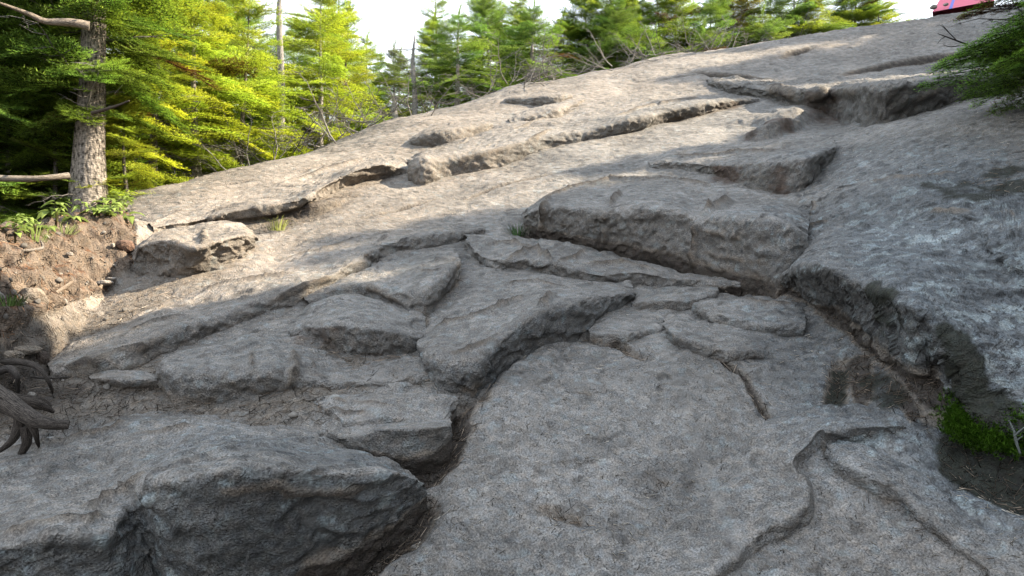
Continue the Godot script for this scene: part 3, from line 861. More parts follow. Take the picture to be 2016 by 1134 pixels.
	R["Gup"] = loft(11, 8, 0.012, 16, [Vector3(-1.122,1.619,-3.94),Vector3(-1.03,1.706,-4.139),Vector3(-0.947,1.805,-4.348),Vector3(-0.863,1.902,-4.543),Vector3(-0.719,1.944,-4.63),Vector3(-0.551,1.983,-4.706),Vector3(-0.411,2.011,-4.755),Vector3(-0.355,1.994,-4.719),Vector3(-1.11,1.666,-3.914),Vector3(-1.016,1.737,-4.049),Vector3(-0.91,1.82,-4.218),Vector3(-0.807,1.889,-4.349),Vector3(-0.664,1.919,-4.404),Vector3(-0.514,1.954,-4.47),Vector3(-0.394,1.997,-4.571),Vector3(-0.343,1.998,-4.604),Vector3(-1.102,1.662,-3.901),Vector3(-1.01,1.723,-3.998),Vector3(-0.883,1.794,-4.129),Vector3(-0.764,1.835,-4.194),Vector3(-0.619,1.846,-4.2),Vector3(-0.48,1.879,-4.249),Vector3(-0.376,1.94,-4.406),Vector3(-0.332,1.962,-4.509),Vector3(-1.089,1.658,-3.873),Vector3(-1.011,1.712,-3.976),Vector3(-0.863,1.773,-4.069),Vector3(-0.731,1.789,-4.065),Vector3(-0.58,1.78,-4.005),Vector3(-0.443,1.811,-3.997),Vector3(-0.355,1.889,-4.211),Vector3(-0.317,1.93,-4.372),Vector3(-1.081,1.656,-3.855),Vector3(-1.011,1.706,-3.962),Vector3(-0.851,1.761,-4.031),Vector3(-0.711,1.76,-3.98),Vector3(-0.555,1.736,-3.872),Vector3(-0.419,1.768,-3.831),Vector3(-0.341,1.856,-4.086),Vector3(-0.307,1.912,-4.287),Vector3(-1.076,1.654,-3.845),Vector3(-1.011,1.702,-3.955),Vector3(-0.845,1.754,-4.01),Vector3(-0.7,1.743,-3.931),Vector3(-0.541,1.711,-3.794),Vector3(-0.405,1.743,-3.734),Vector3(-0.332,1.838,-4.014),Vector3(-0.301,1.902,-4.24),Vector3(-1.077,1.652,-3.845),Vector3(-1.01,1.698,-3.951),Vector3(-0.845,1.748,-4.013),Vector3(-0.702,1.735,-3.939),Vector3(-0.544,1.701,-3.803),Vector3(-0.411,1.725,-3.74),Vector3(-0.339,1.821,-4.013),Vector3(-0.304,1.891,-4.242),Vector3(-1.078,1.647,-3.845),Vector3(-1.008,1.689,-3.943),Vector3(-0.846,1.735,-4.018),Vector3(-0.705,1.718,-3.952),Vector3(-0.552,1.677,-3.819),Vector3(-0.424,1.683,-3.749),Vector3(-0.353,1.782,-4.012),Vector3(-0.311,1.866,-4.245),Vector3(-1.08,1.64,-3.845),Vector3(-1.006,1.677,-3.935),Vector3(-0.847,1.719,-4.024),Vector3(-0.71,1.696,-3.966),Vector3(-0.562,1.647,-3.836),Vector3(-0.44,1.631,-3.758),Vector3(-0.371,1.733,-4.011),Vector3(-0.319,1.836,-4.249),Vector3(-1.082,1.635,-3.845),Vector3(-1.005,1.669,-3.93),Vector3(-0.848,1.707,-4.028),Vector3(-0.713,1.681,-3.975),Vector3(-0.569,1.625,-3.847),Vector3(-0.452,1.593,-3.765),Vector3(-0.385,1.698,-4.01),Vector3(-0.325,1.814,-4.251),Vector3(-1.082,1.515,-3.905),Vector3(-1.005,1.549,-3.99),Vector3(-0.848,1.587,-4.088),Vector3(-0.713,1.561,-4.035),Vector3(-0.569,1.505,-3.907),Vector3(-0.452,1.473,-3.825),Vector3(-0.385,1.578,-4.07),Vector3(-0.325,1.694,-4.311)])
	R["H"] = loft(11, 9, 0.012, 17, [Vector3(-0.4,1.492,-3.65),Vector3(-0.354,1.625,-3.976),Vector3(-0.275,1.755,-4.25),Vector3(-0.146,1.825,-4.385),Vector3(-0.025,1.843,-4.416),Vector3(0.158,1.822,-4.38),Vector3(0.337,1.788,-4.321),Vector3(0.538,1.749,-4.247),Vector3(0.678,1.729,-4.203),Vector3(-0.407,1.515,-3.539),Vector3(-0.349,1.597,-3.717),Vector3(-0.27,1.679,-3.891),Vector3(-0.139,1.764,-4.077),Vector3(-0.004,1.801,-4.154),Vector3(0.169,1.812,-4.187),Vector3(0.339,1.79,-4.156),Vector3(0.529,1.77,-4.132),Vector3(0.671,1.763,-4.145),Vector3(-0.409,1.492,-3.449),Vector3(-0.341,1.529,-3.479),Vector3(-0.255,1.568,-3.542),Vector3(-0.13,1.643,-3.733),Vector3(0.008,1.707,-3.874),Vector3(0.174,1.751,-3.966),Vector3(0.342,1.747,-3.98),Vector3(0.527,1.744,-4.028),Vector3(0.668,1.749,-4.099),Vector3(-0.404,1.473,-3.35),Vector3(-0.331,1.474,-3.251),Vector3(-0.235,1.478,-3.228),Vector3(-0.12,1.536,-3.349),Vector3(0.013,1.621,-3.536),Vector3(0.171,1.692,-3.632),Vector3(0.334,1.707,-3.704),Vector3(0.522,1.72,-3.888),Vector3(0.664,1.735,-4.031),Vector3(-0.4,1.461,-3.287),Vector3(-0.324,1.44,-3.112),Vector3(-0.222,1.424,-3.046),Vector3(-0.113,1.47,-3.097),Vector3(0.015,1.568,-3.293),Vector3(0.167,1.655,-3.407),Vector3(0.329,1.683,-3.525),Vector3(0.521,1.705,-3.797),Vector3(0.662,1.727,-3.988),Vector3(-0.397,1.454,-3.251),Vector3(-0.32,1.422,-3.035),Vector3(-0.215,1.394,-2.95),Vector3(-0.109,1.434,-2.967),Vector3(0.015,1.539,-3.148),Vector3(0.164,1.635,-3.273),Vector3(0.326,1.67,-3.421),Vector3(0.52,1.697,-3.745),Vector3(0.661,1.722,-3.962),Vector3(-0.394,1.445,-3.242),Vector3(-0.318,1.409,-3.037),Vector3(-0.212,1.382,-2.96),Vector3(-0.111,1.419,-2.981),Vector3(0.013,1.524,-3.163),Vector3(0.159,1.615,-3.29),Vector3(0.322,1.65,-3.431),Vector3(0.516,1.684,-3.745),Vector3(0.661,1.717,-3.964),Vector3(-0.388,1.425,-3.228),Vector3(-0.313,1.378,-3.041),Vector3(-0.206,1.353,-2.976),Vector3(-0.114,1.386,-3.003),Vector3(0.007,1.488,-3.188),Vector3(0.147,1.569,-3.318),Vector3(0.314,1.604,-3.447),Vector3(0.507,1.655,-3.746),Vector3(0.661,1.705,-3.968),Vector3(-0.382,1.399,-3.213),Vector3(-0.306,1.339,-3.045),Vector3(-0.199,1.317,-2.993),Vector3(-0.119,1.343,-3.026),Vector3(-0.001,1.443,-3.215),Vector3(0.132,1.51,-3.349),Vector3(0.302,1.546,-3.465),Vector3(0.495,1.619,-3.747),Vector3(0.66,1.691,-3.971),Vector3(-0.377,1.381,-3.204),Vector3(-0.302,1.312,-3.048),Vector3(-0.193,1.291,-3.004),Vector3(-0.122,1.312,-3.042),Vector3(-0.007,1.41,-3.233),Vector3(0.121,1.468,-3.369),Vector3(0.294,1.504,-3.477),Vector3(0.487,1.593,-3.748),Vector3(0.66,1.681,-3.974),Vector3(-0.377,1.261,-3.264),Vector3(-0.302,1.192,-3.108),Vector3(-0.193,1.171,-3.064),Vector3(-0.122,1.192,-3.102),Vector3(-0.007,1.29,-3.293),Vector3(0.121,1.348,-3.429),Vector3(0.294,1.384,-3.537),Vector3(0.487,1.473,-3.808),Vector3(0.66,1.561,-4.034)])
	R["I"] = loft(11, 10, 0.012, 18, [Vector3(-0.325,2.065,-4.858),Vector3(-0.25,2.095,-4.914),Vector3(-0.113,2.107,-4.93),Vector3(0.075,2.097,-4.901),Vector3(0.277,2.067,-4.84),Vector3(0.501,2.009,-4.73),Vector3(0.739,1.93,-4.575),Vector3(0.953,1.847,-4.39),Vector3(1.138,1.771,-4.175),Vector3(1.247,1.721,-4.011),Vector3(-0.317,2.109,-4.83),Vector3(-0.238,2.103,-4.785),Vector3(-0.088,2.092,-4.741),Vector3(0.092,2.084,-4.712),Vector3(0.283,2.049,-4.648),Vector3(0.499,1.989,-4.538),Vector3(0.727,1.941,-4.446),Vector3(0.932,1.874,-4.294),Vector3(1.124,1.811,-4.122),Vector3(1.239,1.766,-3.984),Vector3(-0.31,2.101,-4.806),Vector3(-0.226,2.057,-4.668),Vector3(-0.07,2.03,-4.584),Vector3(0.105,2.025,-4.56),Vector3(0.292,1.986,-4.488),Vector3(0.498,1.928,-4.38),Vector3(0.718,1.905,-4.339),Vector3(0.917,1.852,-4.222),Vector3(1.115,1.801,-4.09),Vector3(1.238,1.763,-3.973),Vector3(-0.302,2.089,-4.752),Vector3(-0.214,2.012,-4.551),Vector3(-0.057,1.974,-4.459),Vector3(0.116,1.973,-4.437),Vector3(0.302,1.929,-4.346),Vector3(0.497,1.874,-4.238),Vector3(0.709,1.871,-4.234),Vector3(0.903,1.831,-4.16),Vector3(1.108,1.791,-4.063),Vector3(1.234,1.76,-3.954),Vector3(-0.297,2.08,-4.715),Vector3(-0.205,1.98,-4.471),Vector3(-0.049,1.936,-4.376),Vector3(0.123,1.939,-4.356),Vector3(0.308,1.891,-4.251),Vector3(0.496,1.839,-4.144),Vector3(0.703,1.849,-4.164),Vector3(0.894,1.817,-4.118),Vector3(1.103,1.784,-4.045),Vector3(1.232,1.758,-3.942),Vector3(-0.294,2.075,-4.693),Vector3(-0.2,1.961,-4.424),Vector3(-0.045,1.914,-4.327),Vector3(0.126,1.919,-4.308),Vector3(0.312,1.869,-4.196),Vector3(0.495,1.82,-4.089),Vector3(0.7,1.836,-4.123),Vector3(0.888,1.808,-4.093),Vector3(1.1,1.78,-4.034),Vector3(1.231,1.757,-3.935),Vector3(-0.294,2.071,-4.693),Vector3(-0.2,1.955,-4.426),Vector3(-0.044,1.908,-4.33),Vector3(0.126,1.911,-4.313),Vector3(0.313,1.862,-4.203),Vector3(0.495,1.811,-4.096),Vector3(0.7,1.828,-4.129),Vector3(0.889,1.802,-4.096),Vector3(1.099,1.777,-4.032),Vector3(1.232,1.755,-3.935),Vector3(-0.292,2.062,-4.693),Vector3(-0.198,1.94,-4.429),Vector3(-0.043,1.894,-4.335),Vector3(0.126,1.894,-4.32),Vector3(0.314,1.843,-4.215),Vector3(0.495,1.792,-4.108),Vector3(0.7,1.808,-4.138),Vector3(0.89,1.788,-4.101),Vector3(1.099,1.769,-4.031),Vector3(1.233,1.751,-3.935),Vector3(-0.289,2.05,-4.694),Vector3(-0.196,1.922,-4.432),Vector3(-0.041,1.876,-4.34),Vector3(0.126,1.872,-4.328),Vector3(0.315,1.82,-4.227),Vector3(0.494,1.768,-4.121),Vector3(0.7,1.783,-4.148),Vector3(0.891,1.771,-4.106),Vector3(1.098,1.759,-4.028),Vector3(1.235,1.746,-3.935),Vector3(-0.288,2.042,-4.694),Vector3(-0.194,1.909,-4.434),Vector3(-0.039,1.864,-4.344),Vector3(0.127,1.857,-4.333),Vector3(0.315,1.804,-4.236),Vector3(0.494,1.75,-4.129),Vector3(0.699,1.765,-4.155),Vector3(0.891,1.758,-4.11),Vector3(1.098,1.752,-4.027),Vector3(1.236,1.743,-3.935),Vector3(-0.288,1.922,-4.754),Vector3(-0.194,1.789,-4.494),Vector3(-0.039,1.744,-4.404),Vector3(0.127,1.737,-4.393),Vector3(0.315,1.684,-4.296),Vector3(0.494,1.63,-4.189),Vector3(0.699,1.645,-4.215),Vector3(0.891,1.638,-4.17),Vector3(1.098,1.632,-4.087),Vector3(1.236,1.623,-3.995)])
	R["J"] = loft(11, 12, 0.013, 19, [Vector3(0.081,2.284,-5.283),Vector3(0.201,2.411,-5.529),Vector3(0.416,2.582,-5.836),Vector3(0.601,2.711,-6.058),Vector3(0.789,2.799,-6.2),Vector3(1.005,2.816,-6.196),Vector3(1.228,2.749,-6.017),Vector3(1.487,2.641,-5.718),Vector3(1.676,2.544,-5.426),Vector3(1.819,2.428,-5.086),Vector3(1.888,2.327,-4.812),Vector3(1.896,2.255,-4.651),Vector3(0.076,2.316,-5.232),Vector3(0.178,2.418,-5.397),Vector3(0.362,2.537,-5.594),Vector3(0.566,2.614,-5.704),Vector3(0.749,2.673,-5.779),Vector3(0.963,2.694,-5.78),Vector3(1.181,2.667,-5.675),Vector3(1.403,2.585,-5.444),Vector3(1.573,2.495,-5.181),Vector3(1.733,2.408,-4.912),Vector3(1.818,2.314,-4.687),Vector3(1.855,2.249,-4.547),Vector3(0.072,2.301,-5.189),Vector3(0.158,2.379,-5.268),Vector3(0.32,2.455,-5.362),Vector3(0.534,2.491,-5.38),Vector3(0.704,2.517,-5.385),Vector3(0.912,2.539,-5.375),Vector3(1.122,2.526,-5.294),Vector3(1.308,2.453,-5.111),Vector3(1.469,2.382,-4.877),Vector3(1.632,2.317,-4.666),Vector3(1.731,2.239,-4.501),Vector3(1.791,2.176,-4.399),Vector3(0.067,2.281,-5.104),Vector3(0.14,2.333,-5.075),Vector3(0.281,2.37,-5.043),Vector3(0.494,2.374,-4.988),Vector3(0.647,2.371,-4.937),Vector3(0.837,2.385,-4.868),Vector3(1.031,2.371,-4.785),Vector3(1.188,2.305,-4.663),Vector3(1.324,2.249,-4.404),Vector3(1.472,2.2,-4.231),Vector3(1.579,2.142,-4.13),Vector3(1.674,2.087,-4.126),Vector3(0.065,2.269,-5.05),Vector3(0.129,2.305,-4.952),Vector3(0.259,2.319,-4.842),Vector3(0.47,2.304,-4.742),Vector3(0.609,2.283,-4.655),Vector3(0.788,2.292,-4.548),Vector3(0.97,2.274,-4.457),Vector3(1.111,2.209,-4.37),Vector3(1.232,2.164,-4.095),Vector3(1.368,2.125,-3.943),Vector3(1.481,2.079,-3.885),Vector3(1.595,2.028,-3.944),Vector3(0.063,2.262,-5.019),Vector3(0.123,2.288,-4.881),Vector3(0.247,2.29,-4.727),Vector3(0.456,2.265,-4.603),Vector3(0.587,2.234,-4.495),Vector3(0.759,2.24,-4.367),Vector3(0.935,2.22,-4.269),Vector3(1.066,2.154,-4.2),Vector3(1.18,2.117,-3.917),Vector3(1.309,2.082,-3.775),Vector3(1.424,2.044,-3.741),Vector3(1.548,1.994,-3.838),Vector3(0.064,2.256,-5.02),Vector3(0.127,2.273,-4.886),Vector3(0.255,2.269,-4.741),Vector3(0.458,2.242,-4.622),Vector3(0.592,2.21,-4.52),Vector3(0.763,2.209,-4.394),Vector3(0.936,2.185,-4.294),Vector3(1.066,2.116,-4.204),Vector3(1.185,2.077,-3.935),Vector3(1.311,2.041,-3.79),Vector3(1.423,2.005,-3.744),Vector3(1.546,1.971,-3.838),Vector3(0.066,2.243,-5.02),Vector3(0.138,2.237,-4.893),Vector3(0.272,2.218,-4.763),Vector3(0.461,2.184,-4.654),Vector3(0.601,2.15,-4.561),Vector3(0.768,2.131,-4.438),Vector3(0.934,2.101,-4.335),Vector3(1.065,2.028,-4.21),Vector3(1.193,1.982,-3.965),Vector3(1.315,1.944,-3.814),Vector3(1.42,1.914,-3.75),Vector3(1.541,1.919,-3.84),Vector3(0.068,2.225,-5.021),Vector3(0.151,2.191,-4.901),Vector3(0.293,2.153,-4.788),Vector3(0.464,2.11,-4.688),Vector3(0.612,2.073,-4.604),Vector3(0.773,2.032,-4.486),Vector3(0.93,1.993,-4.38),Vector3(1.064,1.918,-4.217),Vector3(1.202,1.861,-3.997),Vector3(1.318,1.821,-3.84),Vector3(1.415,1.8,-3.757),Vector3(1.534,1.853,-3.843),Vector3(0.07,2.213,-5.021),Vector3(0.161,2.158,-4.906),Vector3(0.308,2.106,-4.804),Vector3(0.466,2.057,-4.711),Vector3(0.62,2.017,-4.633),Vector3(0.777,1.959,-4.517),Vector3(0.927,1.914,-4.409),Vector3(1.063,1.839,-4.221),Vector3(1.207,1.774,-4.019),Vector3(1.319,1.732,-3.858),Vector3(1.412,1.718,-3.762),Vector3(1.53,1.806,-3.844),Vector3(0.07,2.093,-5.081),Vector3(0.161,2.038,-4.966),Vector3(0.308,1.986,-4.864),Vector3(0.466,1.937,-4.771),Vector3(0.62,1.897,-4.693),Vector3(0.777,1.839,-4.577),Vector3(0.927,1.794,-4.469),Vector3(1.063,1.719,-4.281),Vector3(1.207,1.654,-4.079),Vector3(1.319,1.612,-3.918),Vector3(1.412,1.598,-3.822),Vector3(1.53,1.686,-3.904)])
	R["D"] = loft(11, 13, 0.012, 20, [Vector3(1.413,1.749,-3.953),Vector3(1.624,1.993,-4.316),Vector3(1.878,2.235,-4.624),Vector3(2.264,2.63,-5.163),Vector3(2.929,3.118,-6.13),Vector3(3.453,3.373,-6.549),Vector3(3.82,3.483,-6.626),Vector3(4.198,3.602,-6.784),Vector3(5.554,4.275,-8.308),Vector3(6.257,4.392,-8.307),Vector3(5.419,3.628,-6.476),Vector3(3.239,2.283,-3.53),Vector3(2.525,1.581,-2.574),Vector3(1.401,1.789,-3.919),Vector3(1.544,1.947,-4.098),Vector3(1.739,2.112,-4.279),Vector3(1.983,2.323,-4.498),Vector3(2.169,2.425,-4.51),Vector3(2.304,2.429,-4.337),Vector3(2.392,2.385,-4.109),Vector3(2.426,2.291,-3.843),Vector3(2.403,2.144,-3.519),Vector3(2.462,2.056,-3.275),Vector3(2.381,1.866,-2.943),Vector3(2.372,1.674,-2.633),Vector3(2.261,1.436,-2.356),Vector3(1.393,1.78,-3.898),Vector3(1.487,1.883,-3.941),Vector3(1.62,1.991,-3.999),Vector3(1.779,2.092,-4.039),Vector3(1.877,2.083,-3.884),Vector3(1.958,2.05,-3.684),Vector3(2.008,1.993,-3.469),Vector3(2.017,1.891,-3.22),Vector3(1.954,1.734,-2.907),Vector3(1.971,1.642,-2.729),Vector3(1.927,1.498,-2.543),Vector3(2.021,1.414,-2.395),Vector3(2.077,1.32,-2.268),Vector3(1.378,1.772,-3.858),Vector3(1.428,1.839,-3.778),Vector3(1.484,1.899,-3.684),Vector3(1.568,1.926,-3.576),Vector3(1.632,1.863,-3.366),Vector3(1.67,1.817,-3.157),Vector3(1.69,1.761,-2.964),Vector3(1.715,1.675,-2.81),Vector3(1.701,1.556,-2.631),Vector3(1.72,1.466,-2.538),Vector3(1.709,1.349,-2.46),Vector3(1.804,1.291,-2.359),Vector3(1.929,1.246,-2.242),Vector3(1.368,1.766,-3.832),Vector3(1.393,1.816,-3.683),Vector3(1.402,1.85,-3.498),Vector3(1.446,1.842,-3.313),Vector3(1.497,1.755,-3.083),Vector3(1.511,1.706,-2.871),Vector3(1.514,1.654,-2.695),Vector3(1.56,1.578,-2.622),Vector3(1.577,1.492,-2.534),Vector3(1.591,1.403,-2.487),Vector3(1.597,1.308,-2.474),Vector3(1.674,1.245,-2.392),Vector3(1.834,1.209,-2.247),Vector3(1.362,1.763,-3.818),Vector3(1.374,1.805,-3.631),Vector3(1.357,1.825,-3.397),Vector3(1.38,1.799,-3.173),Vector3(1.425,1.702,-2.932),Vector3(1.427,1.653,-2.72),Vector3(1.423,1.604,-2.558),Vector3(1.481,1.534,-2.535),Vector3(1.514,1.469,-2.5),Vector3(1.524,1.381,-2.479),Vector3(1.537,1.301,-2.503),Vector3(1.596,1.23,-2.428),Vector3(1.779,1.191,-2.258),Vector3(1.363,1.759,-3.818),Vector3(1.383,1.794,-3.648),Vector3(1.376,1.807,-3.433),Vector3(1.405,1.778,-3.221),Vector3(1.445,1.682,-2.979),Vector3(1.447,1.63,-2.763),Vector3(1.443,1.578,-2.599),Vector3(1.499,1.516,-2.572),Vector3(1.528,1.452,-2.528),Vector3(1.533,1.368,-2.499),Vector3(1.542,1.295,-2.514),Vector3(1.601,1.226,-2.437),Vector3(1.782,1.187,-2.264),Vector3(1.365,1.75,-3.818),Vector3(1.399,1.767,-3.677),Vector3(1.412,1.761,-3.493),Vector3(1.448,1.726,-3.298),Vector3(1.478,1.632,-3.056),Vector3(1.478,1.572,-2.833),Vector3(1.474,1.515,-2.666),Vector3(1.527,1.473,-2.631),Vector3(1.546,1.414,-2.574),Vector3(1.546,1.338,-2.531),Vector3(1.55,1.28,-2.532),Vector3(1.608,1.219,-2.451),Vector3(1.786,1.179,-2.275),Vector3(1.368,1.739,-3.818),Vector3(1.417,1.732,-3.707),Vector3(1.452,1.702,-3.556),Vector3(1.497,1.657,-3.38),Vector3(1.511,1.566,-3.138),Vector3(1.51,1.497,-2.908),Vector3(1.506,1.434,-2.737),Vector3(1.555,1.418,-2.695),Vector3(1.565,1.365,-2.622),Vector3(1.559,1.301,-2.565),Vector3(1.557,1.263,-2.55),Vector3(1.614,1.209,-2.465),Vector3(1.789,1.168,-2.286),Vector3(1.37,1.731,-3.819),Vector3(1.43,1.707,-3.727),Vector3(1.48,1.658,-3.598),Vector3(1.53,1.605,-3.433),Vector3(1.532,1.517,-3.191),Vector3(1.531,1.441,-2.957),Vector3(1.527,1.373,-2.784),Vector3(1.572,1.377,-2.736),Vector3(1.576,1.329,-2.654),Vector3(1.566,1.273,-2.587),Vector3(1.562,1.25,-2.563),Vector3(1.618,1.203,-2.475),Vector3(1.79,1.161,-2.293),Vector3(1.37,1.611,-3.879),Vector3(1.43,1.587,-3.787),Vector3(1.48,1.538,-3.658),Vector3(1.53,1.485,-3.493),Vector3(1.532,1.397,-3.251),Vector3(1.531,1.321,-3.017),Vector3(1.527,1.253,-2.844),Vector3(1.572,1.257,-2.796),Vector3(1.576,1.209,-2.714),Vector3(1.566,1.153,-2.647),Vector3(1.562,1.13,-2.623),Vector3(1.618,1.083,-2.535),Vector3(1.79,1.041,-2.353)])
	R["K"] = loft(11, 12, 0.018, 21, [Vector3(-0.926,3.035,-6.824),Vector3(-0.776,3.198,-7.112),Vector3(-0.547,3.351,-7.368),Vector3(-0.252,3.605,-7.819),Vector3(0.081,3.885,-8.303),Vector3(0.488,4.016,-8.493),Vector3(0.935,4.189,-8.767),Vector3(1.4,4.319,-8.987),Vector3(1.933,4.412,-9.12),Vector3(2.339,4.342,-8.959),Vector3(2.637,4.211,-8.699),Vector3(2.863,4.098,-8.465),Vector3(-0.906,2.998,-6.574),Vector3(-0.796,3.167,-6.916),Vector3(-0.541,3.266,-7.065),Vector3(-0.249,3.468,-7.418),Vector3(0.105,3.701,-7.845),Vector3(0.497,3.798,-7.994),Vector3(0.929,3.946,-8.227),Vector3(1.378,4.102,-8.489),Vector3(1.873,4.263,-8.759),Vector3(2.288,4.255,-8.701),Vector3(2.601,4.19,-8.562),Vector3(2.855,4.128,-8.421),Vector3(-0.895,2.934,-6.412),Vector3(-0.804,3.081,-6.694),Vector3(-0.537,3.154,-6.796),Vector3(-0.237,3.312,-7.067),Vector3(0.119,3.509,-7.434),Vector3(0.494,3.597,-7.594),Vector3(0.924,3.738,-7.81),Vector3(1.349,3.895,-8.064),Vector3(1.809,4.076,-8.381),Vector3(2.236,4.13,-8.439),Vector3(2.569,4.126,-8.431),Vector3(2.846,4.107,-8.376),Vector3(-0.884,2.879,-6.277),Vector3(-0.789,2.97,-6.339),Vector3(-0.526,3.041,-6.463),Vector3(-0.217,3.162,-6.673),Vector3(0.123,3.335,-7),Vector3(0.483,3.433,-7.229),Vector3(0.909,3.564,-7.392),Vector3(1.298,3.701,-7.583),Vector3(1.722,3.877,-7.905),Vector3(2.153,3.981,-8.062),Vector3(2.521,4.049,-8.242),Vector3(2.821,4.074,-8.289),Vector3(-0.877,2.845,-6.193),Vector3(-0.771,2.889,-6.061),Vector3(-0.519,2.973,-6.255),Vector3(-0.203,3.072,-6.426),Vector3(0.125,3.234,-6.737),Vector3(0.474,3.34,-7.014),Vector3(0.9,3.469,-7.149),Vector3(1.264,3.59,-7.293),Vector3(1.667,3.753,-7.6),Vector3(2.1,3.889,-7.822),Vector3(2.491,4,-8.121),Vector3(2.804,4.051,-8.231),Vector3(-0.87,2.822,-6.129),Vector3(-0.763,2.849,-5.932),Vector3(-0.515,2.936,-6.138),Vector3(-0.194,3.021,-6.286),Vector3(0.125,3.178,-6.591),Vector3(0.468,3.291,-6.897),Vector3(0.895,3.42,-7.019),Vector3(1.245,3.53,-7.134),Vector3(1.635,3.683,-7.426),Vector3(2.07,3.837,-7.685),Vector3(2.473,3.972,-8.051),Vector3(2.795,4.038,-8.197),Vector3(-0.868,2.81,-6.125),Vector3(-0.759,2.829,-5.945),Vector3(-0.514,2.92,-6.156),Vector3(-0.191,3.006,-6.302),Vector3(0.126,3.164,-6.602),Vector3(0.47,3.282,-6.902),Vector3(0.898,3.412,-7.037),Vector3(1.246,3.522,-7.16),Vector3(1.634,3.678,-7.455),Vector3(2.072,3.83,-7.709),Vector3(2.472,3.965,-8.055),Vector3(2.795,4.034,-8.197),Vector3(-0.863,2.782,-6.12),Vector3(-0.749,2.779,-5.968),Vector3(-0.509,2.881,-6.184),Vector3(-0.184,2.968,-6.327),Vector3(0.131,3.13,-6.621),Vector3(0.473,3.261,-6.912),Vector3(0.905,3.39,-7.068),Vector3(1.246,3.498,-7.202),Vector3(1.626,3.66,-7.503),Vector3(2.071,3.807,-7.749),Vector3(2.467,3.948,-8.061),Vector3(2.797,4.024,-8.197),Vector3(-0.858,2.748,-6.115),Vector3(-0.736,2.716,-5.992),Vector3(-0.502,2.831,-6.214),Vector3(-0.176,2.919,-6.354),Vector3(0.136,3.085,-6.642),Vector3(0.477,3.235,-6.922),Vector3(0.912,3.362,-7.1),Vector3(1.245,3.465,-7.247),Vector3(1.615,3.635,-7.554),Vector3(2.069,3.777,-7.79),Vector3(2.461,3.926,-8.068),Vector3(2.799,4.012,-8.198),Vector3(-0.854,2.724,-6.112),Vector3(-0.726,2.671,-6.008),Vector3(-0.497,2.794,-6.233),Vector3(-0.169,2.883,-6.371),Vector3(0.14,3.053,-6.655),Vector3(0.48,3.215,-6.929),Vector3(0.918,3.341,-7.122),Vector3(1.244,3.44,-7.277),Vector3(1.606,3.615,-7.588),Vector3(2.066,3.754,-7.818),Vector3(2.457,3.91,-8.073),Vector3(2.8,4.004,-8.198),Vector3(-0.854,2.604,-6.172),Vector3(-0.726,2.551,-6.068),Vector3(-0.497,2.674,-6.293),Vector3(-0.169,2.763,-6.431),Vector3(0.14,2.933,-6.715),Vector3(0.48,3.095,-6.989),Vector3(0.918,3.221,-7.182),Vector3(1.244,3.32,-7.337),Vector3(1.606,3.495,-7.648),Vector3(2.066,3.634,-7.878),Vector3(2.457,3.79,-8.133),Vector3(2.8,3.884,-8.258)])
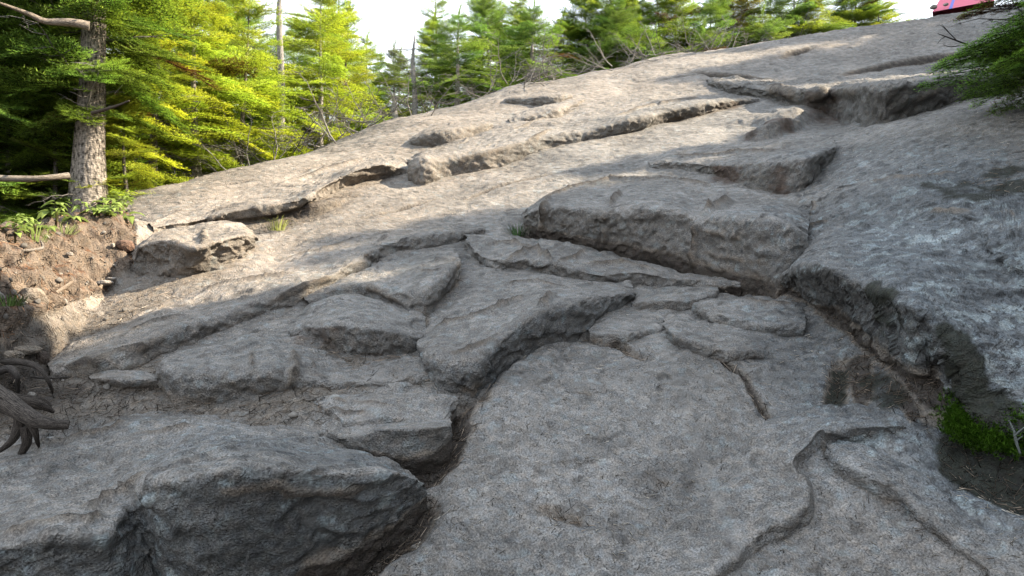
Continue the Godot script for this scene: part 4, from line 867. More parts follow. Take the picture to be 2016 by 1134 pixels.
	R["O"] = loft(11, 7, 0.015, 22, [Vector3(1.167,2.857,-6.248),Vector3(1.451,3.081,-6.647),Vector3(1.82,3.189,-6.806),Vector3(2.115,3.23,-6.832),Vector3(2.342,3.156,-6.532),Vector3(2.6,3.11,-6.381),Vector3(2.598,2.951,-5.852),Vector3(1.165,2.895,-6.212),Vector3(1.415,3.04,-6.434),Vector3(1.737,3.088,-6.458),Vector3(2.027,3.146,-6.511),Vector3(2.265,3.101,-6.329),Vector3(2.487,3.06,-6.114),Vector3(2.559,2.969,-5.763),Vector3(1.164,2.883,-6.181),Vector3(1.392,2.968,-6.258),Vector3(1.673,2.963,-6.163),Vector3(1.929,3.003,-6.156),Vector3(2.131,2.955,-5.941),Vector3(2.348,2.937,-5.759),Vector3(2.515,2.931,-5.655),Vector3(1.158,2.864,-6.118),Vector3(1.368,2.9,-6.073),Vector3(1.612,2.853,-5.88),Vector3(1.801,2.847,-5.712),Vector3(1.955,2.791,-5.425),Vector3(2.155,2.784,-5.26),Vector3(2.445,2.878,-5.484),Vector3(1.154,2.852,-6.077),Vector3(1.354,2.859,-5.957),Vector3(1.576,2.786,-5.703),Vector3(1.717,2.746,-5.422),Vector3(1.846,2.689,-5.101),Vector3(2.035,2.688,-4.946),Vector3(2.399,2.843,-5.371),Vector3(1.151,2.845,-6.053),Vector3(1.347,2.836,-5.891),Vector3(1.556,2.748,-5.603),Vector3(1.669,2.689,-5.257),Vector3(1.785,2.632,-4.918),Vector3(1.968,2.634,-4.769),Vector3(2.373,2.822,-5.305),Vector3(1.151,2.841,-6.053),Vector3(1.348,2.829,-5.895),Vector3(1.558,2.741,-5.613),Vector3(1.665,2.674,-5.274),Vector3(1.788,2.614,-4.943),Vector3(1.966,2.611,-4.784),Vector3(2.371,2.816,-5.306),Vector3(1.151,2.833,-6.054),Vector3(1.349,2.81,-5.901),Vector3(1.562,2.723,-5.628),Vector3(1.653,2.637,-5.302),Vector3(1.787,2.566,-4.983),Vector3(1.957,2.553,-4.81),Vector3(2.365,2.801,-5.306),Vector3(1.151,2.823,-6.054),Vector3(1.351,2.787,-5.909),Vector3(1.567,2.7,-5.645),Vector3(1.636,2.589,-5.332),Vector3(1.783,2.504,-5.026),Vector3(1.944,2.478,-4.838),Vector3(2.359,2.783,-5.307),Vector3(1.151,2.815,-6.054),Vector3(1.352,2.77,-5.913),Vector3(1.569,2.684,-5.656),Vector3(1.623,2.554,-5.352),Vector3(1.779,2.458,-5.054),Vector3(1.933,2.425,-4.856),Vector3(2.354,2.77,-5.307),Vector3(1.151,2.695,-6.114),Vector3(1.352,2.65,-5.973),Vector3(1.569,2.564,-5.716),Vector3(1.623,2.434,-5.412),Vector3(1.779,2.338,-5.114),Vector3(1.933,2.305,-4.916),Vector3(2.354,2.65,-5.367)])
	R["M"] = loft(11, 10, 0.015, 23, [Vector3(-2.305,2.119,-4.604),Vector3(-2.38,2.355,-5.261),Vector3(-2.269,2.528,-5.621),Vector3(-2.031,2.67,-5.954),Vector3(-1.858,2.835,-6.358),Vector3(-1.722,2.968,-6.69),Vector3(-1.552,3.092,-6.974),Vector3(-1.32,3.132,-7.041),Vector3(-1.136,3.1,-6.966),Vector3(-0.97,2.996,-6.731),Vector3(-2.285,2.161,-4.584),Vector3(-2.279,2.336,-5.092),Vector3(-2.124,2.454,-5.319),Vector3(-1.895,2.585,-5.628),Vector3(-1.719,2.705,-5.925),Vector3(-1.584,2.843,-6.253),Vector3(-1.458,3.03,-6.687),Vector3(-1.255,3.093,-6.827),Vector3(-1.079,3.043,-6.676),Vector3(-0.932,2.945,-6.466),Vector3(-2.273,2.154,-4.577),Vector3(-2.207,2.282,-4.966),Vector3(-2.029,2.374,-5.13),Vector3(-1.797,2.489,-5.398),Vector3(-1.622,2.586,-5.633),Vector3(-1.495,2.744,-5.997),Vector3(-1.38,2.936,-6.428),Vector3(-1.191,3.003,-6.568),Vector3(-1.041,2.966,-6.48),Vector3(-0.926,2.907,-6.431),Vector3(-2.256,2.146,-4.555),Vector3(-2.141,2.235,-4.836),Vector3(-1.95,2.315,-4.969),Vector3(-1.706,2.411,-5.173),Vector3(-1.521,2.489,-5.32),Vector3(-1.41,2.668,-5.739),Vector3(-1.29,2.832,-6.076),Vector3(-1.119,2.902,-6.219),Vector3(-1.01,2.901,-6.314),Vector3(-0.916,2.871,-6.36),Vector3(-2.244,2.141,-4.541),Vector3(-2.1,2.207,-4.754),Vector3(-1.905,2.284,-4.878),Vector3(-1.651,2.366,-5.037),Vector3(-1.461,2.437,-5.138),Vector3(-1.362,2.633,-5.6),Vector3(-1.237,2.77,-5.858),Vector3(-1.079,2.843,-6.018),Vector3(-0.99,2.86,-6.205),Vector3(-0.906,2.846,-6.292),Vector3(-2.237,2.138,-4.533),Vector3(-2.079,2.192,-4.709),Vector3(-1.88,2.268,-4.83),Vector3(-1.617,2.34,-4.95),Vector3(-1.428,2.409,-5.037),Vector3(-1.336,2.616,-5.528),Vector3(-1.207,2.735,-5.736),Vector3(-1.057,2.811,-5.907),Vector3(-0.976,2.833,-6.12),Vector3(-0.901,2.834,-6.256),Vector3(-2.237,2.135,-4.533),Vector3(-2.084,2.187,-4.72),Vector3(-1.886,2.263,-4.844),Vector3(-1.621,2.334,-4.965),Vector3(-1.433,2.405,-5.053),Vector3(-1.346,2.609,-5.552),Vector3(-1.217,2.727,-5.77),Vector3(-1.067,2.802,-5.94),Vector3(-0.98,2.826,-6.134),Vector3(-0.901,2.83,-6.256),Vector3(-2.235,2.128,-4.533),Vector3(-2.091,2.175,-4.739),Vector3(-1.894,2.25,-4.867),Vector3(-1.629,2.319,-4.988),Vector3(-1.442,2.392,-5.078),Vector3(-1.363,2.587,-5.592),Vector3(-1.237,2.703,-5.824),Vector3(-1.084,2.778,-5.994),Vector3(-0.99,2.809,-6.157),Vector3(-0.901,2.82,-6.257),Vector3(-2.233,2.119,-4.533),Vector3(-2.1,2.16,-4.758),Vector3(-1.904,2.233,-4.891),Vector3(-1.637,2.299,-5.012),Vector3(-1.452,2.375,-5.105),Vector3(-1.382,2.559,-5.635),Vector3(-1.259,2.671,-5.882),Vector3(-1.105,2.745,-6.052),Vector3(-1.001,2.786,-6.182),Vector3(-0.901,2.808,-6.257),Vector3(-2.231,2.112,-4.534),Vector3(-2.105,2.149,-4.771),Vector3(-1.91,2.22,-4.908),Vector3(-1.642,2.285,-5.028),Vector3(-1.459,2.362,-5.123),Vector3(-1.396,2.538,-5.663),Vector3(-1.274,2.647,-5.919),Vector3(-1.119,2.72,-6.09),Vector3(-1.009,2.77,-6.198),Vector3(-0.901,2.799,-6.257),Vector3(-2.231,1.992,-4.594),Vector3(-2.105,2.029,-4.831),Vector3(-1.91,2.1,-4.968),Vector3(-1.642,2.165,-5.088),Vector3(-1.459,2.242,-5.183),Vector3(-1.396,2.418,-5.723),Vector3(-1.274,2.527,-5.979),Vector3(-1.119,2.6,-6.15),Vector3(-1.009,2.65,-6.258),Vector3(-0.901,2.679,-6.317)])
	R["R"] = loft(11, 7, 0.009, 24, [Vector3(-2.236,1.923,-4.28),Vector3(-2.219,2.005,-4.435),Vector3(-2.224,2.108,-4.706),Vector3(-2.172,2.156,-4.882),Vector3(-2.03,2.189,-4.95),Vector3(-1.868,2.196,-4.979),Vector3(-1.74,2.14,-4.884),Vector3(-2.218,1.958,-4.254),Vector3(-2.183,2.033,-4.343),Vector3(-2.149,2.115,-4.551),Vector3(-2.084,2.151,-4.701),Vector3(-1.947,2.188,-4.771),Vector3(-1.794,2.196,-4.813),Vector3(-1.705,2.16,-4.8),Vector3(-2.208,1.942,-4.24),Vector3(-2.159,2.015,-4.275),Vector3(-2.094,2.08,-4.429),Vector3(-1.987,2.091,-4.511),Vector3(-1.864,2.133,-4.593),Vector3(-1.731,2.15,-4.663),Vector3(-1.676,2.133,-4.726),Vector3(-2.19,1.925,-4.211),Vector3(-2.137,1.999,-4.212),Vector3(-2.016,2.043,-4.256),Vector3(-1.868,2.028,-4.275),Vector3(-1.767,2.075,-4.376),Vector3(-1.662,2.105,-4.487),Vector3(-1.635,2.105,-4.615),Vector3(-2.178,1.913,-4.192),Vector3(-2.123,1.988,-4.172),Vector3(-1.966,2.02,-4.143),Vector3(-1.788,1.986,-4.118),Vector3(-1.702,2.036,-4.232),Vector3(-1.619,2.076,-4.373),Vector3(-1.609,2.088,-4.544),Vector3(-2.171,1.906,-4.181),Vector3(-2.116,1.982,-4.15),Vector3(-1.938,2.007,-4.079),Vector3(-1.742,1.962,-4.026),Vector3(-1.665,2.014,-4.148),Vector3(-1.594,2.06,-4.308),Vector3(-1.594,2.078,-4.503),Vector3(-2.172,1.899,-4.181),Vector3(-2.121,1.965,-4.159),Vector3(-1.945,1.986,-4.096),Vector3(-1.76,1.947,-4.053),Vector3(-1.674,1.997,-4.168),Vector3(-1.601,2.045,-4.321),Vector3(-1.596,2.068,-4.506),Vector3(-2.176,1.883,-4.182),Vector3(-2.13,1.924,-4.175),Vector3(-1.954,1.934,-4.125),Vector3(-1.794,1.908,-4.096),Vector3(-1.692,1.956,-4.2),Vector3(-1.612,2.008,-4.343),Vector3(-1.6,2.047,-4.511),Vector3(-2.18,1.863,-4.182),Vector3(-2.14,1.872,-4.193),Vector3(-1.964,1.869,-4.156),Vector3(-1.835,1.858,-4.141),Vector3(-1.711,1.903,-4.235),Vector3(-1.626,1.961,-4.367),Vector3(-1.605,2.02,-4.516),Vector3(-2.183,1.848,-4.183),Vector3(-2.147,1.835,-4.204),Vector3(-1.97,1.821,-4.176),Vector3(-1.863,1.821,-4.171),Vector3(-1.724,1.864,-4.258),Vector3(-1.635,1.927,-4.382),Vector3(-1.609,2,-4.52),Vector3(-2.183,1.728,-4.243),Vector3(-2.147,1.715,-4.264),Vector3(-1.97,1.701,-4.236),Vector3(-1.863,1.701,-4.231),Vector3(-1.724,1.744,-4.318),Vector3(-1.635,1.807,-4.442),Vector3(-1.609,1.88,-4.58)])
	R["T"] = loft(11, 5, 0.008, 25, [Vector3(-1.803,1.277,-3.116),Vector3(-1.76,1.31,-3.185),Vector3(-1.67,1.318,-3.202),Vector3(-1.572,1.306,-3.185),Vector3(-1.513,1.279,-3.141),Vector3(-1.785,1.328,-3.094),Vector3(-1.729,1.355,-3.13),Vector3(-1.633,1.358,-3.13),Vector3(-1.54,1.347,-3.126),Vector3(-1.501,1.327,-3.115),Vector3(-1.778,1.327,-3.09),Vector3(-1.711,1.347,-3.097),Vector3(-1.608,1.347,-3.085),Vector3(-1.521,1.339,-3.096),Vector3(-1.497,1.325,-3.108),Vector3(-1.769,1.326,-3.08),Vector3(-1.695,1.341,-3.065),Vector3(-1.587,1.338,-3.051),Vector3(-1.506,1.333,-3.074),Vector3(-1.492,1.323,-3.099),Vector3(-1.762,1.325,-3.073),Vector3(-1.684,1.337,-3.043),Vector3(-1.574,1.331,-3.029),Vector3(-1.497,1.33,-3.061),Vector3(-1.488,1.321,-3.092),Vector3(-1.758,1.325,-3.068),Vector3(-1.679,1.334,-3.031),Vector3(-1.566,1.327,-3.017),Vector3(-1.492,1.328,-3.054),Vector3(-1.486,1.321,-3.089),Vector3(-1.758,1.323,-3.068),Vector3(-1.68,1.33,-3.035),Vector3(-1.569,1.323,-3.022),Vector3(-1.495,1.325,-3.057),Vector3(-1.486,1.32,-3.089),Vector3(-1.758,1.32,-3.069),Vector3(-1.682,1.322,-3.041),Vector3(-1.575,1.314,-3.032),Vector3(-1.499,1.319,-3.064),Vector3(-1.486,1.317,-3.089),Vector3(-1.758,1.317,-3.069),Vector3(-1.684,1.311,-3.048),Vector3(-1.581,1.303,-3.041),Vector3(-1.503,1.311,-3.07),Vector3(-1.486,1.314,-3.089),Vector3(-1.758,1.314,-3.069),Vector3(-1.685,1.303,-3.052),Vector3(-1.586,1.295,-3.048),Vector3(-1.506,1.305,-3.075),Vector3(-1.486,1.312,-3.089),Vector3(-1.758,1.194,-3.129),Vector3(-1.685,1.183,-3.112),Vector3(-1.586,1.175,-3.108),Vector3(-1.506,1.185,-3.135),Vector3(-1.486,1.192,-3.149)])
	R["N1"] = loft(11, 5, 0.013, 26, [Vector3(0.65,1.625,-3.981),Vector3(0.798,1.706,-4.144),Vector3(0.955,1.72,-4.139),Vector3(1.07,1.712,-4.082),Vector3(1.128,1.693,-4.015),Vector3(0.645,1.67,-3.95),Vector3(0.791,1.735,-4.058),Vector3(0.941,1.746,-4.04),Vector3(1.06,1.745,-4.012),Vector3(1.121,1.737,-3.985),Vector3(0.642,1.665,-3.933),Vector3(0.783,1.716,-3.99),Vector3(0.929,1.722,-3.957),Vector3(1.054,1.73,-3.963),Vector3(1.118,1.732,-3.971),Vector3(0.638,1.66,-3.903),Vector3(0.771,1.697,-3.915),Vector3(0.914,1.698,-3.87),Vector3(1.047,1.715,-3.915),Vector3(1.113,1.728,-3.948),Vector3(0.636,1.657,-3.884),Vector3(0.762,1.685,-3.865),Vector3(0.903,1.681,-3.81),Vector3(1.042,1.706,-3.883),Vector3(1.11,1.725,-3.933),Vector3(0.635,1.654,-3.872),Vector3(0.757,1.678,-3.836),Vector3(0.897,1.671,-3.775),Vector3(1.039,1.7,-3.865),Vector3(1.108,1.723,-3.925),Vector3(0.635,1.653,-3.872),Vector3(0.757,1.673,-3.839),Vector3(0.898,1.666,-3.779),Vector3(1.039,1.696,-3.865),Vector3(1.108,1.721,-3.925),Vector3(0.636,1.648,-3.873),Vector3(0.758,1.66,-3.844),Vector3(0.899,1.652,-3.786),Vector3(1.038,1.687,-3.866),Vector3(1.108,1.717,-3.925),Vector3(0.637,1.642,-3.873),Vector3(0.759,1.644,-3.849),Vector3(0.901,1.634,-3.794),Vector3(1.038,1.676,-3.866),Vector3(1.108,1.711,-3.925),Vector3(0.638,1.638,-3.873),Vector3(0.76,1.633,-3.853),Vector3(0.902,1.622,-3.799),Vector3(1.037,1.668,-3.867),Vector3(1.108,1.707,-3.925),Vector3(0.638,1.518,-3.933),Vector3(0.76,1.513,-3.913),Vector3(0.902,1.502,-3.859),Vector3(1.037,1.548,-3.927),Vector3(1.108,1.587,-3.985)])
	R["N2"] = loft(11, 5, 0.013, 27, [Vector3(0.968,1.619,-3.914),Vector3(1.087,1.673,-3.99),Vector3(1.218,1.691,-3.964),Vector3(1.356,1.697,-3.886),Vector3(1.431,1.647,-3.73),Vector3(0.96,1.664,-3.884),Vector3(1.052,1.693,-3.874),Vector3(1.18,1.694,-3.814),Vector3(1.314,1.684,-3.719),Vector3(1.424,1.65,-3.624),Vector3(0.956,1.659,-3.868),Vector3(1.024,1.665,-3.78),Vector3(1.148,1.653,-3.694),Vector3(1.282,1.632,-3.6),Vector3(1.413,1.608,-3.549),Vector3(0.949,1.654,-3.837),Vector3(0.996,1.64,-3.686),Vector3(1.117,1.618,-3.582),Vector3(1.257,1.588,-3.513),Vector3(1.39,1.572,-3.473),Vector3(0.944,1.65,-3.818),Vector3(0.977,1.623,-3.623),Vector3(1.095,1.596,-3.507),Vector3(1.239,1.561,-3.456),Vector3(1.372,1.548,-3.424),Vector3(0.941,1.648,-3.806),Vector3(0.966,1.613,-3.585),Vector3(1.082,1.584,-3.463),Vector3(1.228,1.546,-3.423),Vector3(1.359,1.535,-3.395),Vector3(0.942,1.646,-3.806),Vector3(0.968,1.607,-3.588),Vector3(1.082,1.577,-3.466),Vector3(1.226,1.541,-3.421),Vector3(1.358,1.532,-3.396),Vector3(0.943,1.641,-3.806),Vector3(0.972,1.592,-3.595),Vector3(1.081,1.561,-3.47),Vector3(1.222,1.53,-3.419),Vector3(1.355,1.525,-3.396),Vector3(0.945,1.634,-3.806),Vector3(0.977,1.574,-3.601),Vector3(1.079,1.54,-3.474),Vector3(1.217,1.516,-3.417),Vector3(1.351,1.517,-3.396),Vector3(0.946,1.63,-3.807),Vector3(0.981,1.561,-3.606),Vector3(1.078,1.526,-3.477),Vector3(1.213,1.506,-3.415),Vector3(1.348,1.511,-3.396),Vector3(0.946,1.51,-3.867),Vector3(0.981,1.441,-3.666),Vector3(1.078,1.406,-3.537),Vector3(1.213,1.386,-3.475),Vector3(1.348,1.391,-3.456)])
	R["N3"] = loft(11, 5, 0.012, 28, [Vector3(0.771,1.512,-3.679),Vector3(0.876,1.561,-3.799),Vector3(0.96,1.523,-3.67),Vector3(1.06,1.487,-3.535),Vector3(1.182,1.46,-3.448),Vector3(0.762,1.557,-3.642),Vector3(0.841,1.582,-3.662),Vector3(0.927,1.545,-3.525),Vector3(1.034,1.51,-3.401),Vector3(1.159,1.485,-3.367),Vector3(0.755,1.552,-3.615),Vector3(0.806,1.554,-3.538),Vector3(0.896,1.515,-3.395),Vector3(1.008,1.484,-3.302),Vector3(1.14,1.462,-3.308),Vector3(0.743,1.547,-3.561),Vector3(0.768,1.529,-3.411),Vector3(0.869,1.485,-3.287),Vector3(0.983,1.459,-3.226),Vector3(1.117,1.442,-3.248),Vector3(0.734,1.544,-3.526),Vector3(0.743,1.512,-3.327),Vector3(0.852,1.465,-3.219),Vector3(0.966,1.442,-3.179),Vector3(1.101,1.429,-3.211),Vector3(0.73,1.542,-3.506),Vector3(0.728,1.503,-3.278),Vector3(0.842,1.453,-3.181),Vector3(0.955,1.432,-3.153),Vector3(1.092,1.422,-3.19),Vector3(0.731,1.539,-3.506),Vector3(0.731,1.496,-3.285),Vector3(0.844,1.448,-3.188),Vector3(0.955,1.428,-3.156),Vector3(1.091,1.42,-3.19),Vector3(0.733,1.531,-3.507),Vector3(0.737,1.48,-3.297),Vector3(0.847,1.435,-3.199),Vector3(0.953,1.418,-3.163),Vector3(1.09,1.416,-3.19),Vector3(0.735,1.52,-3.507),Vector3(0.744,1.461,-3.309),Vector3(0.85,1.42,-3.211),Vector3(0.951,1.405,-3.169),Vector3(1.089,1.412,-3.19),Vector3(0.737,1.513,-3.507),Vector3(0.749,1.447,-3.316),Vector3(0.852,1.409,-3.219),Vector3(0.95,1.396,-3.174),Vector3(1.088,1.408,-3.191),Vector3(0.737,1.393,-3.567),Vector3(0.749,1.327,-3.376),Vector3(0.852,1.289,-3.279),Vector3(0.95,1.276,-3.234),Vector3(1.088,1.288,-3.251)])
	R["N4"] = loft(11, 5, 0.012, 29, [Vector3(0.371,1.474,-3.56),Vector3(0.478,1.548,-3.782),Vector3(0.619,1.569,-3.844),Vector3(0.707,1.533,-3.743),Vector3(0.739,1.493,-3.622),Vector3(0.368,1.521,-3.529),Vector3(0.469,1.576,-3.672),Vector3(0.608,1.594,-3.721),Vector3(0.699,1.568,-3.663),Vector3(0.734,1.539,-3.59),Vector3(0.368,1.517,-3.512),Vector3(0.464,1.553,-3.581),Vector3(0.595,1.566,-3.612),Vector3(0.695,1.555,-3.606),Vector3(0.732,1.535,-3.573),Vector3(0.367,1.513,-3.484),Vector3(0.458,1.531,-3.494),Vector3(0.58,1.54,-3.506),Vector3(0.69,1.544,-3.551),Vector3(0.727,1.532,-3.545),Vector3(0.367,1.511,-3.465),Vector3(0.455,1.517,-3.436),Vector3(0.569,1.522,-3.435),Vector3(0.686,1.537,-3.516),Vector3(0.724,1.529,-3.526),Vector3(0.367,1.51,-3.454),Vector3(0.453,1.509,-3.403),Vector3(0.562,1.511,-3.392),Vector3(0.684,1.533,-3.496),Vector3(0.722,1.528,-3.515),Vector3(0.367,1.508,-3.454),Vector3(0.453,1.505,-3.403),Vector3(0.562,1.507,-3.394),Vector3(0.683,1.529,-3.493),Vector3(0.722,1.526,-3.515),Vector3(0.368,1.504,-3.455),Vector3(0.453,1.495,-3.403),Vector3(0.561,1.496,-3.396),Vector3(0.682,1.521,-3.49),Vector3(0.722,1.523,-3.516),Vector3(0.368,1.499,-3.455),Vector3(0.453,1.484,-3.404),Vector3(0.56,1.483,-3.398),Vector3(0.68,1.511,-3.487),Vector3(0.722,1.518,-3.516),Vector3(0.369,1.495,-3.455),Vector3(0.453,1.476,-3.404),Vector3(0.559,1.473,-3.4),Vector3(0.679,1.504,-3.485),Vector3(0.722,1.515,-3.516),Vector3(0.369,1.375,-3.515),Vector3(0.453,1.356,-3.464),Vector3(0.559,1.353,-3.46),Vector3(0.679,1.384,-3.545),Vector3(0.722,1.395,-3.576)])
	R["L"] = loft(11, 12, 0.014, 30, [Vector3(-2.052,1.329,-3.234),Vector3(-2.128,1.445,-3.534),Vector3(-2.058,1.543,-3.761),Vector3(-1.952,1.653,-3.967),Vector3(-1.779,1.744,-4.139),Vector3(-1.625,1.844,-4.34),Vector3(-1.427,1.955,-4.574),Vector3(-1.244,2.081,-4.849),Vector3(-1.019,2.177,-5.076),Vector3(-0.752,2.22,-5.185),Vector3(-0.46,2.204,-5.152),Vector3(-0.223,2.178,-5.084),Vector3(-2.027,1.375,-3.2),Vector3(-2.028,1.459,-3.393),Vector3(-1.901,1.518,-3.504),Vector3(-1.814,1.618,-3.724),Vector3(-1.655,1.699,-3.896),Vector3(-1.526,1.791,-4.101),Vector3(-1.337,1.891,-4.316),Vector3(-1.145,2.012,-4.578),Vector3(-0.932,2.135,-4.846),Vector3(-0.686,2.21,-5.016),Vector3(-0.428,2.216,-5.036),Vector3(-0.211,2.211,-5.033),Vector3(-2.01,1.37,-3.181),Vector3(-1.952,1.432,-3.287),Vector3(-1.799,1.472,-3.34),Vector3(-1.718,1.561,-3.551),Vector3(-1.572,1.638,-3.729),Vector3(-1.454,1.721,-3.93),Vector3(-1.273,1.814,-4.138),Vector3(-1.077,1.938,-4.403),Vector3(-0.872,2.082,-4.711),Vector3(-0.633,2.168,-4.894),Vector3(-0.404,2.187,-4.956),Vector3(-0.2,2.198,-5),Vector3(-1.987,1.366,-3.152),Vector3(-1.894,1.41,-3.206),Vector3(-1.731,1.443,-3.233),Vector3(-1.648,1.523,-3.42),Vector3(-1.512,1.6,-3.601),Vector3(-1.4,1.672,-3.799),Vector3(-1.222,1.762,-3.992),Vector3(-1.022,1.889,-4.261),Vector3(-0.825,2.053,-4.609),Vector3(-0.589,2.134,-4.778),Vector3(-0.382,2.164,-4.88),Vector3(-0.191,2.185,-4.953),Vector3(-1.972,1.363,-3.133),Vector3(-1.859,1.397,-3.159),Vector3(-1.695,1.429,-3.178),Vector3(-1.61,1.503,-3.346),Vector3(-1.479,1.581,-3.53),Vector3(-1.368,1.645,-3.723),Vector3(-1.192,1.735,-3.907),Vector3(-0.991,1.866,-4.183),Vector3(-0.798,2.041,-4.559),Vector3(-0.562,2.115,-4.708),Vector3(-0.369,2.151,-4.833),Vector3(-0.185,2.176,-4.923),Vector3(-1.963,1.361,-3.122),Vector3(-1.841,1.39,-3.134),Vector3(-1.676,1.422,-3.15),Vector3(-1.589,1.493,-3.307),Vector3(-1.462,1.572,-3.494),Vector3(-1.35,1.631,-3.682),Vector3(-1.176,1.721,-3.862),Vector3(-0.974,1.854,-4.143),Vector3(-0.783,2.036,-4.534),Vector3(-0.547,2.105,-4.67),Vector3(-0.362,2.143,-4.808),Vector3(-0.181,2.172,-4.906),Vector3(-1.962,1.359,-3.122),Vector3(-1.839,1.384,-3.131),Vector3(-1.676,1.414,-3.15),Vector3(-1.59,1.485,-3.308),Vector3(-1.462,1.563,-3.494),Vector3(-1.349,1.624,-3.68),Vector3(-1.176,1.712,-3.862),Vector3(-0.974,1.844,-4.143),Vector3(-0.784,2.027,-4.536),Vector3(-0.547,2.095,-4.67),Vector3(-0.362,2.137,-4.804),Vector3(-0.181,2.169,-4.906),Vector3(-1.961,1.354,-3.122),Vector3(-1.837,1.371,-3.128),Vector3(-1.676,1.395,-3.15),Vector3(-1.59,1.467,-3.31),Vector3(-1.462,1.544,-3.494),Vector3(-1.348,1.608,-3.676),Vector3(-1.175,1.691,-3.862),Vector3(-0.974,1.818,-4.143),Vector3(-0.786,2.005,-4.537),Vector3(-0.549,2.072,-4.67),Vector3(-0.361,2.121,-4.799),Vector3(-0.181,2.164,-4.906),Vector3(-1.96,1.348,-3.123),Vector3(-1.834,1.354,-3.124),Vector3(-1.675,1.371,-3.15),Vector3(-1.591,1.445,-3.312),Vector3(-1.462,1.521,-3.494),Vector3(-1.346,1.587,-3.673),Vector3(-1.175,1.665,-3.862),Vector3(-0.974,1.787,-4.144),Vector3(-0.789,1.978,-4.54),Vector3(-0.551,2.044,-4.67),Vector3(-0.361,2.102,-4.793),Vector3(-0.181,2.156,-4.906),Vector3(-1.959,1.343,-3.123),Vector3(-1.832,1.341,-3.121),Vector3(-1.675,1.354,-3.15),Vector3(-1.591,1.428,-3.313),Vector3(-1.461,1.504,-3.494),Vector3(-1.345,1.573,-3.67),Vector3(-1.175,1.646,-3.862),Vector3(-0.974,1.765,-4.144),Vector3(-0.79,1.958,-4.541),Vector3(-0.553,2.023,-4.67),Vector3(-0.36,2.088,-4.79),Vector3(-0.181,2.151,-4.907),Vector3(-1.959,1.223,-3.183),Vector3(-1.832,1.221,-3.181),Vector3(-1.675,1.234,-3.21),Vector3(-1.591,1.308,-3.373),Vector3(-1.461,1.384,-3.554),Vector3(-1.345,1.453,-3.73),Vector3(-1.175,1.526,-3.922),Vector3(-0.974,1.645,-4.204),Vector3(-0.79,1.838,-4.601),Vector3(-0.553,1.903,-4.73),Vector3(-0.36,1.968,-4.85),Vector3(-0.181,2.031,-4.967)])
